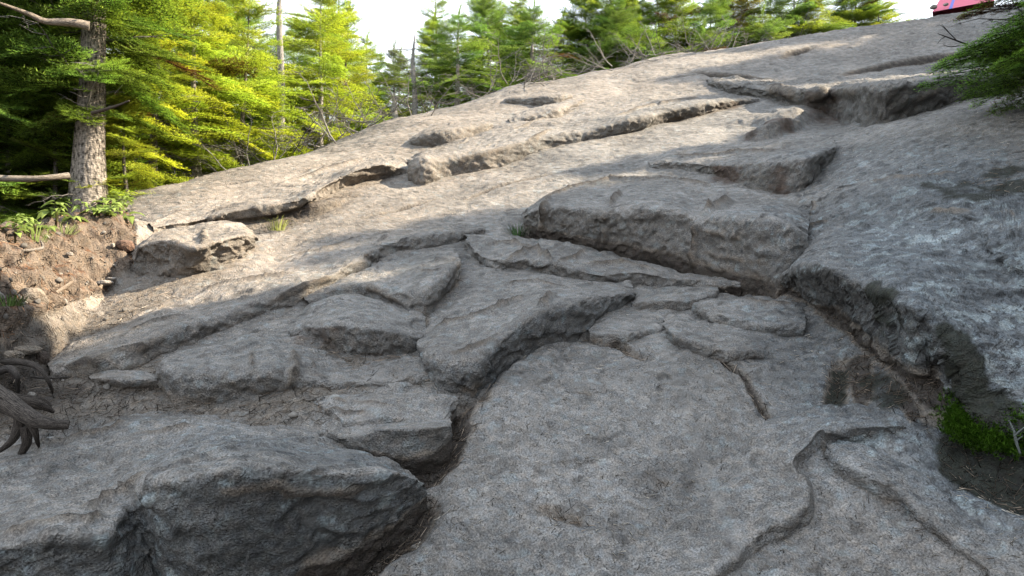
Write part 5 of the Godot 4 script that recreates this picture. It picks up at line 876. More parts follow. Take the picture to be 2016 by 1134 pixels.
	R["P"] = loft(11, 10, 0.026, 31, [Vector3(2.464,4.569,-9.306),Vector3(2.804,4.581,-9.242),Vector3(3.228,4.553,-9.157),Vector3(3.733,4.558,-9.133),Vector3(4.091,4.558,-9.074),Vector3(4.534,4.575,-9.066),Vector3(4.971,4.595,-9.05),Vector3(5.423,4.637,-9.06),Vector3(5.688,4.621,-8.976),Vector3(5.994,4.522,-8.688),Vector3(2.468,4.589,-9.248),Vector3(2.801,4.577,-9.169),Vector3(3.18,4.493,-8.968),Vector3(3.638,4.49,-8.907),Vector3(3.991,4.489,-8.855),Vector3(4.403,4.494,-8.809),Vector3(4.825,4.512,-8.789),Vector3(5.276,4.563,-8.818),Vector3(5.544,4.553,-8.745),Vector3(5.873,4.475,-8.487),Vector3(2.47,4.56,-9.195),Vector3(2.774,4.503,-9.029),Vector3(3.123,4.383,-8.764),Vector3(3.511,4.347,-8.592),Vector3(3.844,4.346,-8.527),Vector3(4.167,4.301,-8.333),Vector3(4.557,4.313,-8.298),Vector3(5.005,4.376,-8.362),Vector3(5.276,4.38,-8.316),Vector3(5.627,4.324,-8.111),Vector3(2.46,4.52,-9.104),Vector3(2.719,4.405,-8.807),Vector3(3.024,4.245,-8.451),Vector3(3.265,4.115,-7.979),Vector3(3.558,4.111,-7.883),Vector3(3.593,3.9,-7.179),Vector3(3.908,3.897,-7.109),Vector3(4.345,3.983,-7.254),Vector3(4.604,4.005,-7.251),Vector3(4.997,3.996,-7.188),Vector3(2.452,4.494,-9.044),Vector3(2.683,4.341,-8.662),Vector3(2.959,4.155,-8.247),Vector3(3.105,3.966,-7.581),Vector3(3.377,3.965,-7.474),Vector3(3.226,3.648,-6.441),Vector3(3.492,3.636,-6.347),Vector3(3.922,3.735,-6.544),Vector3(4.177,3.771,-6.575),Vector3(4.593,3.788,-6.597),Vector3(2.448,4.478,-9.009),Vector3(2.661,4.303,-8.577),Vector3(2.921,4.104,-8.128),Vector3(3.013,3.88,-7.351),Vector3(3.273,3.882,-7.241),Vector3(3.016,3.505,-6.018),Vector3(3.253,3.488,-5.91),Vector3(3.679,3.595,-6.135),Vector3(3.934,3.639,-6.19),Vector3(4.36,3.67,-6.259),Vector3(2.449,4.473,-9.01),Vector3(2.662,4.293,-8.581),Vector3(2.925,4.095,-8.14),Vector3(3.019,3.866,-7.37),Vector3(3.281,3.855,-7.268),Vector3(3.024,3.474,-6.045),Vector3(3.26,3.462,-5.936),Vector3(3.689,3.576,-6.162),Vector3(3.947,3.623,-6.216),Vector3(4.372,3.658,-6.276),Vector3(2.453,4.463,-9.01),Vector3(2.664,4.268,-8.588),Vector3(2.931,4.069,-8.158),Vector3(3.028,3.827,-7.401),Vector3(3.289,3.784,-7.312),Vector3(3.033,3.393,-6.089),Vector3(3.266,3.395,-5.98),Vector3(3.702,3.526,-6.205),Vector3(3.964,3.58,-6.259),Vector3(4.39,3.624,-6.303),Vector3(2.457,4.449,-9.01),Vector3(2.666,4.236,-8.596),Vector3(2.938,4.037,-8.178),Vector3(3.037,3.776,-7.435),Vector3(3.296,3.693,-7.359),Vector3(3.039,3.289,-6.137),Vector3(3.269,3.307,-6.027),Vector3(3.712,3.459,-6.251),Vector3(3.981,3.522,-6.305),Vector3(4.41,3.58,-6.333),Vector3(2.46,4.44,-9.011),Vector3(2.667,4.213,-8.6),Vector3(2.942,4.013,-8.192),Vector3(3.043,3.739,-7.456),Vector3(3.3,3.626,-7.39),Vector3(3.043,3.212,-6.168),Vector3(3.269,3.243,-6.058),Vector3(3.718,3.411,-6.282),Vector3(3.991,3.48,-6.336),Vector3(4.422,3.548,-6.353),Vector3(2.46,4.32,-9.071),Vector3(2.667,4.093,-8.66),Vector3(2.942,3.893,-8.252),Vector3(3.043,3.619,-7.516),Vector3(3.3,3.506,-7.45),Vector3(3.043,3.092,-6.228),Vector3(3.269,3.123,-6.118),Vector3(3.718,3.291,-6.342),Vector3(3.991,3.36,-6.396),Vector3(4.422,3.428,-6.413)])
	R["B"] = loft(11, 12, 0.01, 32, [Vector3(0.162,0.707,-2.114),Vector3(0.351,0.802,-2.306),Vector3(0.555,0.908,-2.503),Vector3(0.662,0.958,-2.583),Vector3(0.75,0.999,-2.642),Vector3(0.769,1.041,-2.706),Vector3(0.826,1.086,-2.771),Vector3(0.933,1.15,-2.86),Vector3(1.076,1.201,-2.924),Vector3(1.235,1.222,-2.919),Vector3(1.359,1.231,-2.84),Vector3(1.431,1.207,-2.717),Vector3(0.226,0.754,-2.064),Vector3(0.406,0.843,-2.249),Vector3(0.611,0.948,-2.444),Vector3(0.725,0.994,-2.517),Vector3(0.816,1.039,-2.578),Vector3(0.837,1.078,-2.637),Vector3(0.885,1.12,-2.695),Vector3(0.973,1.176,-2.771),Vector3(1.098,1.226,-2.833),Vector3(1.224,1.245,-2.823),Vector3(1.337,1.253,-2.751),Vector3(1.413,1.239,-2.673),Vector3(0.282,0.748,-2.042),Vector3(0.457,0.831,-2.215),Vector3(0.66,0.929,-2.395),Vector3(0.785,0.978,-2.466),Vector3(0.873,1.023,-2.526),Vector3(0.894,1.063,-2.588),Vector3(0.929,1.107,-2.645),Vector3(1.009,1.159,-2.712),Vector3(1.112,1.206,-2.769),Vector3(1.218,1.222,-2.756),Vector3(1.327,1.231,-2.696),Vector3(1.407,1.225,-2.653),Vector3(0.327,0.748,-2.019),Vector3(0.498,0.825,-2.176),Vector3(0.696,0.914,-2.334),Vector3(0.83,0.969,-2.402),Vector3(0.914,1.011,-2.465),Vector3(0.937,1.051,-2.538),Vector3(0.955,1.101,-2.592),Vector3(1.03,1.151,-2.647),Vector3(1.111,1.194,-2.699),Vector3(1.206,1.207,-2.686),Vector3(1.315,1.215,-2.646),Vector3(1.402,1.215,-2.634),Vector3(0.356,0.748,-2.006),Vector3(0.524,0.822,-2.152),Vector3(0.717,0.902,-2.292),Vector3(0.859,0.963,-2.359),Vector3(0.938,1.002,-2.423),Vector3(0.962,1.042,-2.505),Vector3(0.968,1.098,-2.559),Vector3(1.043,1.147,-2.608),Vector3(1.108,1.188,-2.656),Vector3(1.197,1.198,-2.644),Vector3(1.309,1.205,-2.616),Vector3(1.4,1.209,-2.623),Vector3(0.372,0.749,-1.999),Vector3(0.539,0.82,-2.139),Vector3(0.728,0.896,-2.266),Vector3(0.875,0.96,-2.335),Vector3(0.951,0.997,-2.399),Vector3(0.976,1.037,-2.487),Vector3(0.974,1.096,-2.542),Vector3(1.049,1.146,-2.586),Vector3(1.105,1.184,-2.633),Vector3(1.193,1.194,-2.621),Vector3(1.305,1.2,-2.599),Vector3(1.399,1.207,-2.617),Vector3(0.373,0.746,-2.001),Vector3(0.542,0.815,-2.142),Vector3(0.733,0.89,-2.272),Vector3(0.881,0.953,-2.342),Vector3(0.957,0.991,-2.406),Vector3(0.981,1.034,-2.492),Vector3(0.979,1.091,-2.549),Vector3(1.055,1.14,-2.594),Vector3(1.111,1.179,-2.64),Vector3(1.197,1.188,-2.628),Vector3(1.308,1.196,-2.605),Vector3(1.399,1.205,-2.617),Vector3(0.376,0.738,-2.004),Vector3(0.547,0.805,-2.149),Vector3(0.741,0.877,-2.282),Vector3(0.892,0.938,-2.355),Vector3(0.969,0.98,-2.419),Vector3(0.99,1.027,-2.501),Vector3(0.99,1.08,-2.561),Vector3(1.065,1.127,-2.606),Vector3(1.121,1.166,-2.653),Vector3(1.205,1.176,-2.641),Vector3(1.314,1.187,-2.614),Vector3(1.4,1.202,-2.617),Vector3(0.38,0.729,-2.008),Vector3(0.552,0.794,-2.155),Vector3(0.752,0.862,-2.292),Vector3(0.905,0.92,-2.368),Vector3(0.983,0.967,-2.432),Vector3(1.001,1.019,-2.511),Vector3(1.001,1.067,-2.574),Vector3(1.077,1.112,-2.619),Vector3(1.134,1.15,-2.666),Vector3(1.214,1.161,-2.654),Vector3(1.321,1.175,-2.624),Vector3(1.402,1.197,-2.617),Vector3(0.382,0.723,-2.01),Vector3(0.556,0.786,-2.16),Vector3(0.759,0.852,-2.298),Vector3(0.915,0.907,-2.377),Vector3(0.992,0.958,-2.44),Vector3(1.009,1.013,-2.517),Vector3(1.009,1.058,-2.583),Vector3(1.086,1.101,-2.628),Vector3(1.142,1.139,-2.674),Vector3(1.22,1.151,-2.662),Vector3(1.326,1.167,-2.63),Vector3(1.403,1.194,-2.617),Vector3(0.382,0.603,-2.07),Vector3(0.556,0.666,-2.22),Vector3(0.759,0.732,-2.358),Vector3(0.915,0.787,-2.437),Vector3(0.992,0.838,-2.5),Vector3(1.009,0.893,-2.577),Vector3(1.009,0.938,-2.643),Vector3(1.086,0.981,-2.688),Vector3(1.142,1.019,-2.734),Vector3(1.22,1.031,-2.722),Vector3(1.326,1.047,-2.69),Vector3(1.403,1.074,-2.677)])
	R["C"] = loft(11, 8, 0.01, 33, [Vector3(1.172,1.085,-2.687),Vector3(1.297,1.09,-2.639),Vector3(1.376,1.053,-2.552),Vector3(1.425,1.015,-2.485),Vector3(1.461,0.966,-2.407),Vector3(1.478,0.903,-2.283),Vector3(1.496,0.852,-2.154),Vector3(1.499,0.806,-2.04),Vector3(1.157,1.136,-2.664),Vector3(1.248,1.131,-2.604),Vector3(1.313,1.093,-2.52),Vector3(1.368,1.056,-2.454),Vector3(1.405,1.008,-2.377),Vector3(1.429,0.946,-2.254),Vector3(1.446,0.895,-2.118),Vector3(1.458,0.852,-2.016),Vector3(1.149,1.132,-2.658),Vector3(1.209,1.119,-2.585),Vector3(1.263,1.083,-2.506),Vector3(1.323,1.046,-2.441),Vector3(1.362,0.999,-2.366),Vector3(1.393,0.938,-2.247),Vector3(1.414,0.885,-2.107),Vector3(1.432,0.842,-2.014),Vector3(1.14,1.127,-2.65),Vector3(1.169,1.11,-2.558),Vector3(1.213,1.077,-2.483),Vector3(1.277,1.041,-2.418),Vector3(1.319,0.993,-2.35),Vector3(1.358,0.933,-2.24),Vector3(1.383,0.88,-2.096),Vector3(1.406,0.834,-2.011),Vector3(1.133,1.124,-2.643),Vector3(1.142,1.104,-2.539),Vector3(1.181,1.074,-2.468),Vector3(1.247,1.038,-2.403),Vector3(1.291,0.99,-2.339),Vector3(1.334,0.931,-2.237),Vector3(1.363,0.877,-2.09),Vector3(1.389,0.829,-2.009),Vector3(1.129,1.122,-2.64),Vector3(1.126,1.1,-2.528),Vector3(1.162,1.072,-2.459),Vector3(1.23,1.037,-2.395),Vector3(1.274,0.988,-2.333),Vector3(1.32,0.93,-2.235),Vector3(1.351,0.875,-2.087),Vector3(1.378,0.826,-2.008),Vector3(1.128,1.121,-2.64),Vector3(1.127,1.096,-2.536),Vector3(1.163,1.066,-2.467),Vector3(1.232,1.031,-2.402),Vector3(1.276,0.983,-2.339),Vector3(1.321,0.927,-2.239),Vector3(1.352,0.872,-2.091),Vector3(1.378,0.826,-2.008),Vector3(1.126,1.119,-2.64),Vector3(1.125,1.087,-2.548),Vector3(1.162,1.054,-2.481),Vector3(1.232,1.02,-2.415),Vector3(1.277,0.975,-2.348),Vector3(1.321,0.92,-2.245),Vector3(1.353,0.865,-2.097),Vector3(1.376,0.824,-2.008),Vector3(1.124,1.116,-2.64),Vector3(1.122,1.076,-2.561),Vector3(1.159,1.04,-2.496),Vector3(1.232,1.005,-2.428),Vector3(1.277,0.964,-2.358),Vector3(1.321,0.912,-2.251),Vector3(1.352,0.858,-2.104),Vector3(1.373,0.821,-2.008),Vector3(1.122,1.115,-2.64),Vector3(1.119,1.068,-2.569),Vector3(1.156,1.03,-2.505),Vector3(1.231,0.995,-2.436),Vector3(1.276,0.957,-2.364),Vector3(1.32,0.907,-2.256),Vector3(1.352,0.852,-2.108),Vector3(1.371,0.82,-2.009),Vector3(1.122,0.995,-2.7),Vector3(1.119,0.948,-2.629),Vector3(1.156,0.91,-2.565),Vector3(1.231,0.875,-2.496),Vector3(1.276,0.837,-2.424),Vector3(1.32,0.787,-2.316),Vector3(1.352,0.732,-2.168),Vector3(1.371,0.7,-2.069)])
	R["Ma"] = loft(11, 5, 0.02, 34, [Vector3(-1.048,3.351,-7.411),Vector3(-0.886,3.556,-7.759),Vector3(-0.627,3.653,-7.919),Vector3(-0.38,3.693,-7.984),Vector3(-0.239,3.659,-7.918),Vector3(-1.038,3.381,-7.364),Vector3(-0.861,3.555,-7.632),Vector3(-0.611,3.655,-7.793),Vector3(-0.368,3.696,-7.867),Vector3(-0.23,3.684,-7.862),Vector3(-1.029,3.359,-7.314),Vector3(-0.838,3.501,-7.495),Vector3(-0.593,3.599,-7.642),Vector3(-0.357,3.648,-7.747),Vector3(-0.223,3.663,-7.817),Vector3(-1.012,3.325,-7.214),Vector3(-0.808,3.427,-7.27),Vector3(-0.565,3.513,-7.371),Vector3(-0.344,3.586,-7.571),Vector3(-0.216,3.635,-7.738),Vector3(-1.001,3.301,-7.147),Vector3(-0.79,3.378,-7.124),Vector3(-0.547,3.456,-7.195),Vector3(-0.336,3.545,-7.455),Vector3(-0.212,3.618,-7.688),Vector3(-0.995,3.287,-7.108),Vector3(-0.779,3.35,-7.039),Vector3(-0.537,3.424,-7.093),Vector3(-0.331,3.521,-7.388),Vector3(-0.209,3.607,-7.66),Vector3(-0.993,3.282,-7.108),Vector3(-0.777,3.337,-7.045),Vector3(-0.534,3.408,-7.103),Vector3(-0.331,3.511,-7.392),Vector3(-0.211,3.604,-7.66),Vector3(-0.987,3.269,-7.108),Vector3(-0.771,3.305,-7.056),Vector3(-0.529,3.37,-7.119),Vector3(-0.33,3.488,-7.399),Vector3(-0.214,3.595,-7.66),Vector3(-0.98,3.254,-7.109),Vector3(-0.763,3.264,-7.066),Vector3(-0.521,3.322,-7.137),Vector3(-0.328,3.459,-7.406),Vector3(-0.217,3.583,-7.661),Vector3(-0.975,3.242,-7.109),Vector3(-0.757,3.234,-7.074),Vector3(-0.515,3.287,-7.148),Vector3(-0.327,3.438,-7.411),Vector3(-0.22,3.575,-7.661),Vector3(-0.975,3.122,-7.169),Vector3(-0.757,3.114,-7.134),Vector3(-0.515,3.167,-7.208),Vector3(-0.327,3.318,-7.471),Vector3(-0.22,3.455,-7.721)])
	R["Mb"] = loft(11, 5, 0.02, 35, [Vector3(-0.1,4.201,-8.89),Vector3(0.109,4.348,-9.123),Vector3(0.363,4.346,-9.075),Vector3(0.583,4.331,-9.026),Vector3(0.704,4.206,-8.804),Vector3(-0.092,4.218,-8.817),Vector3(0.118,4.331,-8.965),Vector3(0.368,4.338,-8.935),Vector3(0.581,4.319,-8.889),Vector3(0.701,4.244,-8.773),Vector3(-0.085,4.19,-8.758),Vector3(0.126,4.27,-8.822),Vector3(0.373,4.281,-8.794),Vector3(0.58,4.266,-8.766),Vector3(0.699,4.23,-8.74),Vector3(-0.078,4.155,-8.667),Vector3(0.134,4.2,-8.644),Vector3(0.374,4.203,-8.58),Vector3(0.573,4.199,-8.581),Vector3(0.695,4.2,-8.658),Vector3(-0.074,4.134,-8.61),Vector3(0.139,4.155,-8.529),Vector3(0.375,4.152,-8.443),Vector3(0.568,4.158,-8.467),Vector3(0.693,4.18,-8.603),Vector3(-0.072,4.121,-8.578),Vector3(0.143,4.13,-8.464),Vector3(0.376,4.123,-8.363),Vector3(0.566,4.135,-8.402),Vector3(0.692,4.168,-8.571),Vector3(-0.071,4.118,-8.578),Vector3(0.145,4.119,-8.464),Vector3(0.378,4.11,-8.368),Vector3(0.563,4.121,-8.402),Vector3(0.69,4.163,-8.571),Vector3(-0.067,4.109,-8.579),Vector3(0.15,4.094,-8.465),Vector3(0.383,4.077,-8.375),Vector3(0.556,4.09,-8.403),Vector3(0.687,4.151,-8.572),Vector3(-0.063,4.099,-8.579),Vector3(0.156,4.063,-8.466),Vector3(0.389,4.035,-8.382),Vector3(0.548,4.051,-8.405),Vector3(0.683,4.136,-8.572),Vector3(-0.06,4.091,-8.579),Vector3(0.16,4.041,-8.467),Vector3(0.394,4.006,-8.388),Vector3(0.542,4.023,-8.406),Vector3(0.68,4.126,-8.573),Vector3(-0.06,3.971,-8.639),Vector3(0.16,3.921,-8.527),Vector3(0.394,3.886,-8.448),Vector3(0.542,3.903,-8.466),Vector3(0.68,4.006,-8.633)])
	R["Mc"] = loft(11, 5, 0.02, 36, [Vector3(-0.039,3.667,-7.928),Vector3(0.158,3.926,-8.368),Vector3(0.435,4.09,-8.623),Vector3(0.687,4.168,-8.74),Vector3(0.872,4.177,-8.748),Vector3(-0.032,3.693,-7.873),Vector3(0.173,3.903,-8.205),Vector3(0.443,4.053,-8.429),Vector3(0.682,4.15,-8.594),Vector3(0.87,4.209,-8.708),Vector3(-0.026,3.67,-7.825),Vector3(0.184,3.838,-8.06),Vector3(0.449,3.97,-8.249),Vector3(0.678,4.087,-8.46),Vector3(0.87,4.187,-8.662),Vector3(-0.021,3.64,-7.745),Vector3(0.192,3.768,-7.888),Vector3(0.449,3.881,-8.03),Vector3(0.673,4.017,-8.299),Vector3(0.866,4.15,-8.572),Vector3(-0.018,3.62,-7.692),Vector3(0.197,3.723,-7.775),Vector3(0.449,3.823,-7.888),Vector3(0.669,3.971,-8.193),Vector3(0.863,4.124,-8.511),Vector3(-0.016,3.608,-7.661),Vector3(0.2,3.697,-7.71),Vector3(0.449,3.789,-7.805),Vector3(0.667,3.944,-8.131),Vector3(0.862,4.109,-8.475),Vector3(-0.014,3.605,-7.662),Vector3(0.202,3.689,-7.714),Vector3(0.45,3.779,-7.813),Vector3(0.665,3.935,-8.131),Vector3(0.861,4.104,-8.475),Vector3(-0.01,3.597,-7.662),Vector3(0.207,3.669,-7.721),Vector3(0.454,3.755,-7.826),Vector3(0.66,3.914,-8.132),Vector3(0.857,4.094,-8.475),Vector3(-0.004,3.588,-7.662),Vector3(0.213,3.644,-7.728),Vector3(0.459,3.724,-7.84),Vector3(0.654,3.888,-8.133),Vector3(0.853,4.082,-8.475),Vector3(0,3.581,-7.662),Vector3(0.217,3.627,-7.733),Vector3(0.462,3.701,-7.849),Vector3(0.65,3.87,-8.134),Vector3(0.85,4.073,-8.476),Vector3(0,3.461,-7.722),Vector3(0.217,3.507,-7.793),Vector3(0.462,3.581,-7.909),Vector3(0.65,3.75,-8.194),Vector3(0.85,3.953,-8.536)])

	cut("J", 0.022, 0.05, [Vector3(0.287,2.439,-5.339), Vector3(0.223,2.282,-4.764), Vector3(0.209,2.198,-4.839), Vector3(0.204,2.151,-4.871)])
	cut("J", 0.02, 0.05, [Vector3(0.787,2.467,-5.19), Vector3(0.64,2.289,-4.655), Vector3(0.593,2.206,-4.522), Vector3(0.588,2.134,-4.581), Vector3(0.594,2.043,-4.634)])
	cut("J", 0.03, 0.06, [Vector3(1.41,2.325,-4.675), Vector3(1.184,2.211,-4.33), Vector3(1.078,2.087,-4.178), Vector3(1.067,1.944,-4.21), Vector3(1.063,1.856,-4.221)])
	cut("J", 0.02, 0.03, [Vector3(0.193,2.408,-5.331), Vector3(0.434,2.539,-5.552), Vector3(0.772,2.666,-5.756), Vector3(1.142,2.637,-5.599), Vector3(1.515,2.524,-5.265)])
	cut("J", 0.02, 0.035, [Vector3(1.072,2.074,-4.192), Vector3(1.189,2.027,-3.951), Vector3(1.351,1.983,-3.786)])
	cut("J", 0.02, 0.03, [Vector3(1.083,1.941,-4.18), Vector3(1.218,1.909,-3.958), Vector3(1.376,1.856,-3.789)])
	cut("J", 0.015, 0.02, [Vector3(0.305,2.188,-4.758), Vector3(0.462,2.16,-4.665)])
	cut("A", 0.02, 0.03, [Vector3(-1.238,1.034,-2.123), Vector3(-1.199,1.045,-2.196), Vector3(-1.174,1.069,-2.249), Vector3(-1.058,1.118,-2.138)])
	cut("A", 0.025, 0.03, [Vector3(-1.352,1.006,-1.953), Vector3(-1.243,1.027,-1.95), Vector3(-1.144,1.023,-1.987), Vector3(-1.145,1.033,-2.099)])
	cut("A", 0.012, 0.02, [Vector3(-1.372,1.149,-2.692), Vector3(-1.267,1.165,-2.708), Vector3(-1.189,1.179,-2.742)])
	cut("A", 0.02, 0.02, [Vector3(-0.788,1.133,-1.979), Vector3(-0.657,1.134,-2.037), Vector3(-0.538,1.092,-2.123), Vector3(-0.435,1.091,-2.191)])
	cut("A", 0.02, 0.03, [Vector3(-1.865,1.077,-2.683), Vector3(-1.717,1.109,-2.71), Vector3(-1.515,1.145,-2.717), Vector3(-1.452,1.178,-2.81)])
	cut("Eup", 0.01, 0.014, [Vector3(-0.719,1.258,-2.947), Vector3(-0.621,1.252,-2.915), Vector3(-0.532,1.238,-2.871), Vector3(-0.468,1.229,-2.845)])
	cut("Eup", 0.012, 0.015, [Vector3(-0.737,1.234,-2.898), Vector3(-0.624,1.212,-2.838), Vector3(-0.559,1.203,-2.81)])
	cut("F", 0.015, 0.02, [Vector3(-1.124,1.439,-3.192), Vector3(-1.083,1.385,-3.019), Vector3(-1.053,1.304,-2.995)])
	cut("F", 0.02, 0.03, [Vector3(-0.982,1.435,-3.273), Vector3(-0.905,1.362,-3.053), Vector3(-0.929,1.291,-3.03)])
	cut("F", 0.015, 0.02, [Vector3(-1.325,1.349,-2.953), Vector3(-1.254,1.368,-2.979), Vector3(-1.163,1.339,-2.957), Vector3(-1.115,1.294,-2.996)])
	cut("F", 0.012, 0.02, [Vector3(-0.934,1.415,-3.225), Vector3(-0.785,1.349,-3.081)])
	cut("H", 0.02, 0.025, [Vector3(-0.374,1.499,-3.409), Vector3(-0.312,1.545,-3.508), Vector3(-0.191,1.574,-3.529), Vector3(-0.059,1.644,-3.694), Vector3(0.083,1.684,-3.749)])
	cut("H", 0.02, 0.025, [Vector3(-0.289,1.385,-3.02), Vector3(-0.166,1.446,-3.065), Vector3(-0.05,1.497,-3.116)])
	cut("H", 0.02, 0.03, [Vector3(0.2,1.71,-3.74), Vector3(0.146,1.64,-3.379), Vector3(0.191,1.582,-3.35)])
	cut("H", 0.015, 0.02, [Vector3(-0.079,1.761,-4.057), Vector3(0.147,1.776,-4.066), Vector3(0.325,1.726,-3.836)])
	cut("I", 0.02, 0.035, [Vector3(-0.024,1.917,-4.331), Vector3(0.068,1.968,-4.431), Vector3(0.156,1.991,-4.484), Vector3(0.204,1.941,-4.368), Vector3(0.236,1.887,-4.243)])
	cut("I", 0.02, 0.03, [Vector3(0.242,1.887,-4.239), Vector3(0.367,1.917,-4.326), Vector3(0.446,1.984,-4.515)])
	cut("I", 0.02, 0.03, [Vector3(0.421,1.888,-4.262), Vector3(0.633,1.89,-4.292), Vector3(0.844,1.835,-4.157)])
	cut("I", 0.015, 0.02, [Vector3(-0.187,2.042,-4.626), Vector3(0.006,2.049,-4.627), Vector3(0.163,1.999,-4.504)])
	cut("L", 0.02, 0.03, [Vector3(-1.659,1.707,-3.927), Vector3(-1.578,1.745,-3.997), Vector3(-1.388,1.791,-4.089), Vector3(-1.218,1.84,-4.189)])
	cut("L", 0.018, 0.025, [Vector3(-1.273,1.645,-3.757), Vector3(-1.118,1.757,-3.942), Vector3(-0.996,1.807,-4.113)])
	cut("L", 0.02, 0.025, [Vector3(-1.784,1.478,-3.349), Vector3(-1.723,1.545,-3.508), Vector3(-1.59,1.588,-3.591)])
	cut("L", 0.02, 0.02, [Vector3(-1.392,1.927,-4.464), Vector3(-1.171,2.005,-4.571), Vector3(-0.97,2.123,-4.835)])
	cut("L", 0.02, 0.03, [Vector3(-1.901,1.367,-3.126), Vector3(-1.757,1.394,-3.139), Vector3(-1.642,1.438,-3.211), Vector3(-1.57,1.49,-3.338)])
	cut("D", 0.03, 0.04, [Vector3(2.087,2.088,-3.64), Vector3(2.148,2.066,-3.531), Vector3(2.211,2.016,-3.365), Vector3(2.277,1.982,-3.24)])
	cut("D", 0.02, 0.03, [Vector3(2.598,2.819,-5.444), Vector3(2.636,2.726,-5.077)])
	cut("D", 0.02, 0.03, [Vector3(2.859,2.81,-5.157), Vector3(3.084,2.82,-5.051), Vector3(3.469,2.894,-5.203)])
	cut("D", 0.02, 0.03, [Vector3(1.972,2.334,-4.732), Vector3(1.844,2.214,-4.464), Vector3(1.73,2.106,-4.338)])
	cut("D", 0.02, 0.02, [Vector3(2.155,2.401,-4.457), Vector3(2.318,2.382,-4.188), Vector3(2.502,2.363,-4.014)])
	cut("D", 0.02, 0.03, [Vector3(1.605,1.999,-4.175), Vector3(1.721,2.094,-4.242), Vector3(1.788,2.101,-4.056)])
	cut("K", 0.03, 0.04, [Vector3(-0.55,2.856,-6.148), Vector3(-0.211,2.997,-6.295), Vector3(0.148,3.184,-6.613), Vector3(0.466,3.433,-7.228)])
	cut("K", 0.02, 0.03, [Vector3(-0.04,3.384,-7.176), Vector3(0.398,3.737,-7.879), Vector3(0.874,3.929,-8.201)])
	cut("K", 0.03, 0.04, [Vector3(0.995,3.58,-7.397), Vector3(1.648,3.925,-8.048), Vector3(2.177,4.087,-8.34)])
	cut("M", 0.03, 0.04, [Vector3(-1.896,2.246,-4.872), Vector3(-1.63,2.315,-4.993), Vector3(-1.448,2.385,-5.085)])
	cut("M", 0.02, 0.03, [Vector3(-1.295,2.655,-5.65), Vector3(-1.185,2.728,-5.886), Vector3(-1.087,2.767,-6.026)])
	cut("M", 0.03, 0.03, [Vector3(-1.798,2.632,-5.746), Vector3(-1.597,2.824,-6.208), Vector3(-1.336,3.015,-6.632)])
	cut("O", 0.02, 0.03, [Vector3(1.274,2.931,-6.237), Vector3(1.569,2.904,-6.029), Vector3(1.831,2.914,-5.921), Vector3(2.137,2.847,-5.531)])
	cut("O", 0.02, 0.03, [Vector3(1.685,2.593,-5.22), Vector3(1.841,2.524,-4.952)])
	cut("Gup", 0.02, 0.03, [Vector3(-0.858,1.743,-4.008), Vector3(-0.784,1.736,-3.984), Vector3(-0.677,1.707,-3.929), Vector3(-0.553,1.646,-3.831)])
	cut("Gup", 0.015, 0.02, [Vector3(-0.543,1.837,-4.152), Vector3(-0.441,1.815,-4.011), Vector3(-0.347,1.846,-4.055)])
	cut("Glow", 0.02, 0.03, [Vector3(-0.827,1.524,-3.331), Vector3(-0.782,1.467,-3.337)])
	cut("P", 0.06, 0.08, [Vector3(2.935,4.267,-8.499), Vector3(2.986,3.937,-7.709), Vector3(3.169,3.759,-7.382)])
	cut("P", 0.06, 0.08, [Vector3(3.029,3.822,-7.417), Vector3(3.239,3.829,-7.304), Vector3(3.091,3.561,-6.365)])
	cut("P", 0.05, 0.06, [Vector3(3.09,3.439,-6.366), Vector3(3.213,3.38,-6.012), Vector3(3.648,3.515,-6.174)])
	cut("R", 0.02, 0.03, [Vector3(-1.97,2.142,-4.648), Vector3(-1.727,1.993,-4.112), Vector3(-1.77,1.91,-4.148)])
	cut("R", 0.015, 0.02, [Vector3(-1.794,2.137,-4.612), Vector3(-1.65,1.979,-4.283)])
	cut("N2", 0.015, 0.02, [Vector3(1.174,1.671,-3.74), Vector3(1.29,1.643,-3.627), Vector3(1.386,1.643,-3.614)])

